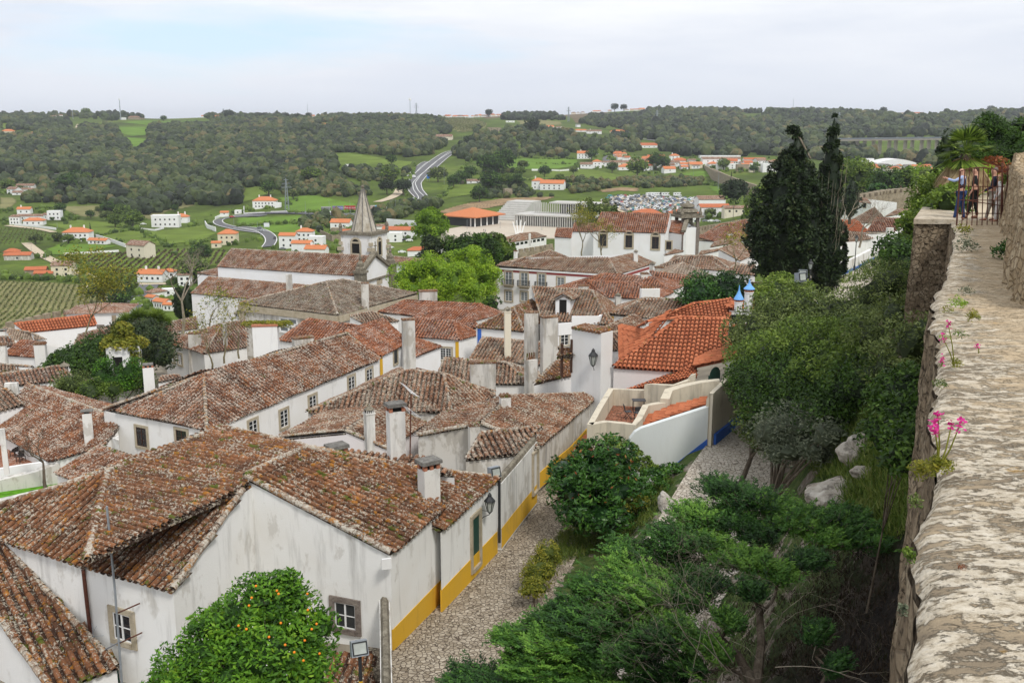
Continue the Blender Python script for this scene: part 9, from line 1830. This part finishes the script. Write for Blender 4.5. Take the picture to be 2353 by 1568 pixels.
def flood(label,v,cx,cy,y,rz,post=0,s=1,tilt=.5):
 q=PY(v,cx,cy,y); t=thing('floodlight',label,'floodlight',(q.x,q.y,q.z-post)); m=MB(); m.obox((0,0,0),.55*s,.34*s,.5*s,0,.92)
 def put(m,nm,mt): me=m.mesh(nm); me.materials.append(mt); o=bpy.data.objects.new(nm,me); C.objects.link(o); o.parent=t; o.location=(0,0,post); o.rotation_euler=(-tilt,0,rz); return o
 put(m,'housing',STY['grey_metal']); m=MB(); m.box(-.20*s,-.185*s,.08*s,.20*s,-.175*s,.42*s); put(m,'lens',LG); m=MB(); m.box(-.24*s,-.20*s,.05*s,.24*s,-.172*s,.08*s); m.box(-.24*s,-.20*s,.42*s,.24*s,-.172*s,.46*s); m.box(-.24*s,-.20*s,.08*s,-.20*s,-.172*s,.42*s); m.box(.20*s,-.20*s,.08*s,.24*s,-.172*s,.42*s); put(m,'rim',STY['iron'])
 if post: m=MB(); m.tube([(0,0,0),(0,0,post)],.06*s,8); me=m.mesh('post'); me.materials.append(STY['iron']); o=bpy.data.objects.new('post',me); C.objects.link(o); o.parent=t; m=MB(); m.tube([(0,0,post-1.0),(0,0,post-.86)],.066*s,8,close=False); me=m.mesh('tape'); me.materials.append(STY['yellow']); o=bpy.data.objects.new('tape',me); C.objects.link(o); o.parent=t
flood('big grey floodlight on a post with yellow tape in front of the corner house','R',375,1335,29,.35,4.5,1.0,.4); flood('grey floodlight aimed at the lane above the garden wall','Q',1585,650,48,.6,0,1.1,.2); flood('square grey floodlight at the foot of the cypresses','E',1910,1250,78,.5,2.2,1.5,.2); flood('second floodlight box stacked behind the one at the cypress foot','E',1938,1190,79,-.3,2.6,1.3,.2)
# ---- pipes, masts, aerials
def pipe(label,P,r,m,name='downpipe'): mb=MB(); mb.tube(P,r,7); o=mb.build(name,m); return tag(o,label,name.replace('_',' '))
f=HS['front']; a=f.P['b']; e=(f.P['c']-a); e.z=0; e.normalize(); n=Vector((e.y,-e.x,0)); n=n if n.y<0 else -n
W_=lambda cx,cy:hitplane(ray(*px('N',cx,cy)),a,n)+n*.1
pipe('dark rusty downpipe on the near white house wall left of its window',[W_(488,912),W_(512,1130),W_(538,1345)],.075,STY['rust']); pipe('dark green gutter pipe along the top of the low fern covered roof',[W_(540,1348),W_(610,1400),W_(682,1470),W_(692,1568),W_(694,1640)],.075,STY['green_paint'])
c_=c['r']; pipe('black downpipe at the end of the corner house by the lane',[c_+Vector((.12,-.1,-.1)),Vector((c_.x+.12,c_.y-.1,-21))],.075,STY['iron'])
t=thing('aerial_mast','tall grey aerial mast with brackets in front of the near white house','mast',tuple(W_(785,1540)-Vector((0,0,1)))); m=MB(); m.tube([W_(787,1640)+n*.6,W_(742,1000)+n*.6,W_(697,522)+n*.6],.045,7); m.build('pole',STY['grey_metal'],t)
for cy,cx in ((1105,812),(1272,825)): m=MB(); q=W_(750+(cy-1100)*.1,cy+20); m.tube([q+n*.6,W_(cx,cy)],.03,5); m.build('bracket',STY['rust'],t)
t=thing('roof_aerial','thin aerial with crossed rods beside the gutter of the near house','aerial',tuple(W_(590,1380))); m=MB(); m.tube([W_(596,1390)+n*.3,W_(572,1200)+n*.3],.015,5); m.tube([W_(600,1375)+n*.3,W_(775,1282)+n*.6],.03,5); m.build('pole',STY['grey_metal'],t); m=MB(); m.tube([W_(555,1300)+n*.3,W_(600,1215)+n*.3],.008,4); m.tube([W_(500,1282)+n*.3,W_(640,1270)+n*.3],.008,4); m.build('rod',STY['grey_metal'],t)
t=thing('tv_aerial','rust brown pole with two comb shaped television aerials beside the tall chimney','aerial',tuple(PY('K',1322,1015,46.5))); m=MB(); m.tube([PY('K',1320,1020,46.5),PY('K',1330,385,46.5)],.035,6); m.build('pole',STY['rust'],t)
for (x0,y0_,x1,y1_,k) in ((1238,268,1378,392,12),(1275,500,1375,590,7)):
 A1,B1_=PY('K',x0,y0_,46.3),PY('K',x1,y1_,46.7); m=MB(); m.tube([A1,B1_],.012,4); m.build('boom',STY['grey_metal'],t)
 m=MB(); d_=(B1_-A1).cross(Vector((0,0,1))).normalized()
 for i in range(k): q=A1.lerp(B1_,(i+.5)/k); w=.22+.3*i/k; m.tube([q-d_*w,q+d_*w],.007,3)
 m.build('rods',STY['clean'],t)
q=hitplane(ray(*px('R',612,515)),c['L'],Vector((.4,-1,0)).normalized()); o=MB().obox((q.x,q.y-.25,q.z-.22),.42,.12,.44,.3,.9).build('antenna_box',STY['white_paint']); tag(o,'small white antenna box on the corner of the near white house','antenna')
t,Q=wall_thing('garden_wall','rough topped wall running from the house corner towards the bottom edge of the picture','R',[(586,790,-19.2),(596,1180,-19.2),(606,1700,-19.2)],-22.5,.42,STY['chim']); m=MB(); m.tube([p+Vector((0,0,.03)) for p in Q],.17,6); m.build('wall_coping',STY['stone_dark'],t)
t=thing('low_shed_roof','mossy low tiled roof in the shadow behind the floodlight','roof',tuple(PZ('R',330,1450,-21))); m=MB(); roof_plane(m,[PZ('R',60,1568,-21.3),PZ('R',490,1640,-21.3),PZ('R',480,1290,-20.4),PZ('R',170,1300,-20.4)],None,.34,.5,0,.05); m.build('roof',STY['old'],t)
# ---- weeds and snapdragons on the walkway
def weed(label,v,cx,cy,z,r,n,m,fl=0,h=.3,name='weed'):
 q=PZ(v,cx,cy,z); t=thing(name,label,'weed' if not fl else 'flower',tuple(q)); mb=MB(); crown(mb,[(q.x,q.y,q.z+r*.5,r,r,r*.6),(q.x+r*.7,q.y+r*.3,q.z+r*.4,r*.6,r*.6,r*.4),(q.x-r*.3,q.y-r*.5,q.z+r*.9,r*.5,r*.5,r*.6)],int(n*1.6),r*.30,.4,core=False,up=.8,clump=16,shell=.1,gap=.3); mb.build('leaves',m,t)
 for i in range(fl):
  d=Vector((random.gauss(0,.22),random.gauss(0,.15),1)); s=q+d*h*random.uniform(.7,1.2); mb=MB(); mb.tube([q,q.lerp(s,.5)+Vector((.01,0,0)),s],[.006,.005,.003],4); st=mb.build('stem',STY['leaf_yel'],t); mb=MB(); N=22; cc=np.array(tuple(s))+rng.normal(0,1,(N,3))*np.array([.011,.011,.018]); leaves(mb,cc,.024,.3,.8); mb.build('flower',STY['pink'],st)
M1,M2=STY['leaf_mid'],STY['leaf_yel']
for a in [('magenta snapdragon plant at the broken edge of the walkway, largest clump','L',430,300,-1.86,.08,500,M2,5,.26,'snapdragon'),('yellow green leafy plant hanging over the wall edge beside the snapdragons','L',330,330,-1.95,.08,400,M2),('straggly red stemmed snapdragon in the middle of the walkway','V',1050,1060,-2.12,.07,200,M2,2,.35,'snapdragon'),('single pink flower further right on the walkway','V',1230,960,-2.16,.02,40,M1,1,.10,'snapdragon'),('tiny magenta flower near the wall edge','V',950,1060,-2.1,.03,60,M1,1,.06,'snapdragon'),
 ('upright bright green weed two thirds up the walkway','V',1070,620,-2.45,.13,260,STY['leaf_plane']),('flat grey green weed beyond the upright bright one','V',1135,530,-2.55,.12,160,STY['leaf_grey']),('round olive cushion weed left of two','V',990,660,-2.4,.09,160,M2),('round olive cushion weed right of two','V',1180,720,-2.35,.10,220,M2),('small cushion weed beside the olive ones','V',1188,675,-2.4,.07,120,M2),('leafy green seedling at the wall edge','V',940,1215,-2.0,.06,160,M1),('slim green sprout at the wall edge above the seedling','V',975,865,-2.2,.06,110,STY['leaf_plane']),('little green rosette beside the slim sprout','V',1075,855,-2.2,.09,90,M1),('green weeds just below the gate','V',1105,80,-3.1,.28,200,M2),('weeds along the walkway below the buttress','V',1125,205,-2.95,.30,200,STY['leaf_grey']),('dark weeds at the foot of the inner parapet','V',1410,255,-2.9,.30,400,STY['leaf_mag']),('small red leaved weed on the near stones','L',560,895,-1.74,.03,60,STY['red_leaf']),('ivy sprig on the corner of the inner parapet','P',1350,930,-1.9,.25,500,M1)]: weed(*a)
tufts('grass',[(2090,700),(2126,900),(2122,1080),(2080,1080),(2060,880)],500,.22,STY['grassleaf'],'weeds rooted along the outer foot of the rampart',ymin=10)
# ---- the air
V0=Vector((-2400,-60,-120)); m=MB(); m.box(-2900,-60,-140,3600,6500,70); hz=m.build('haze',None if False else bpy.data.materials.new('haze')); tag(hz,kind='stuff'); hm=hz.data.materials[0]; hm.use_nodes=True; nt=hm.node_tree; nt.nodes.clear(); ou=nt.nodes.new('ShaderNodeOutputMaterial'); vp=nt.nodes.new('ShaderNodeVolumePrincipled'); vp.inputs['Color'].default_value=(.86,.90,.96,1); vp.inputs['Density'].default_value=.00008; vp.inputs['Anisotropy'].default_value=.2; nt.links.new(vp.outputs[0],ou.inputs['Volume'])
for o in bpy.data.objects:      # letterings become plain meshes
 if o.type=='FONT':
  dg=bpy.context.evaluated_depsgraph_get(); me=bpy.data.meshes.new_from_object(o.evaluated_get(dg)); n_=bpy.data.objects.new('lettering',me); C.objects.link(n_); n_.parent=o.parent; n_.location=o.location; n_.rotation_euler=o.rotation_euler; bpy.data.objects.remove(o)
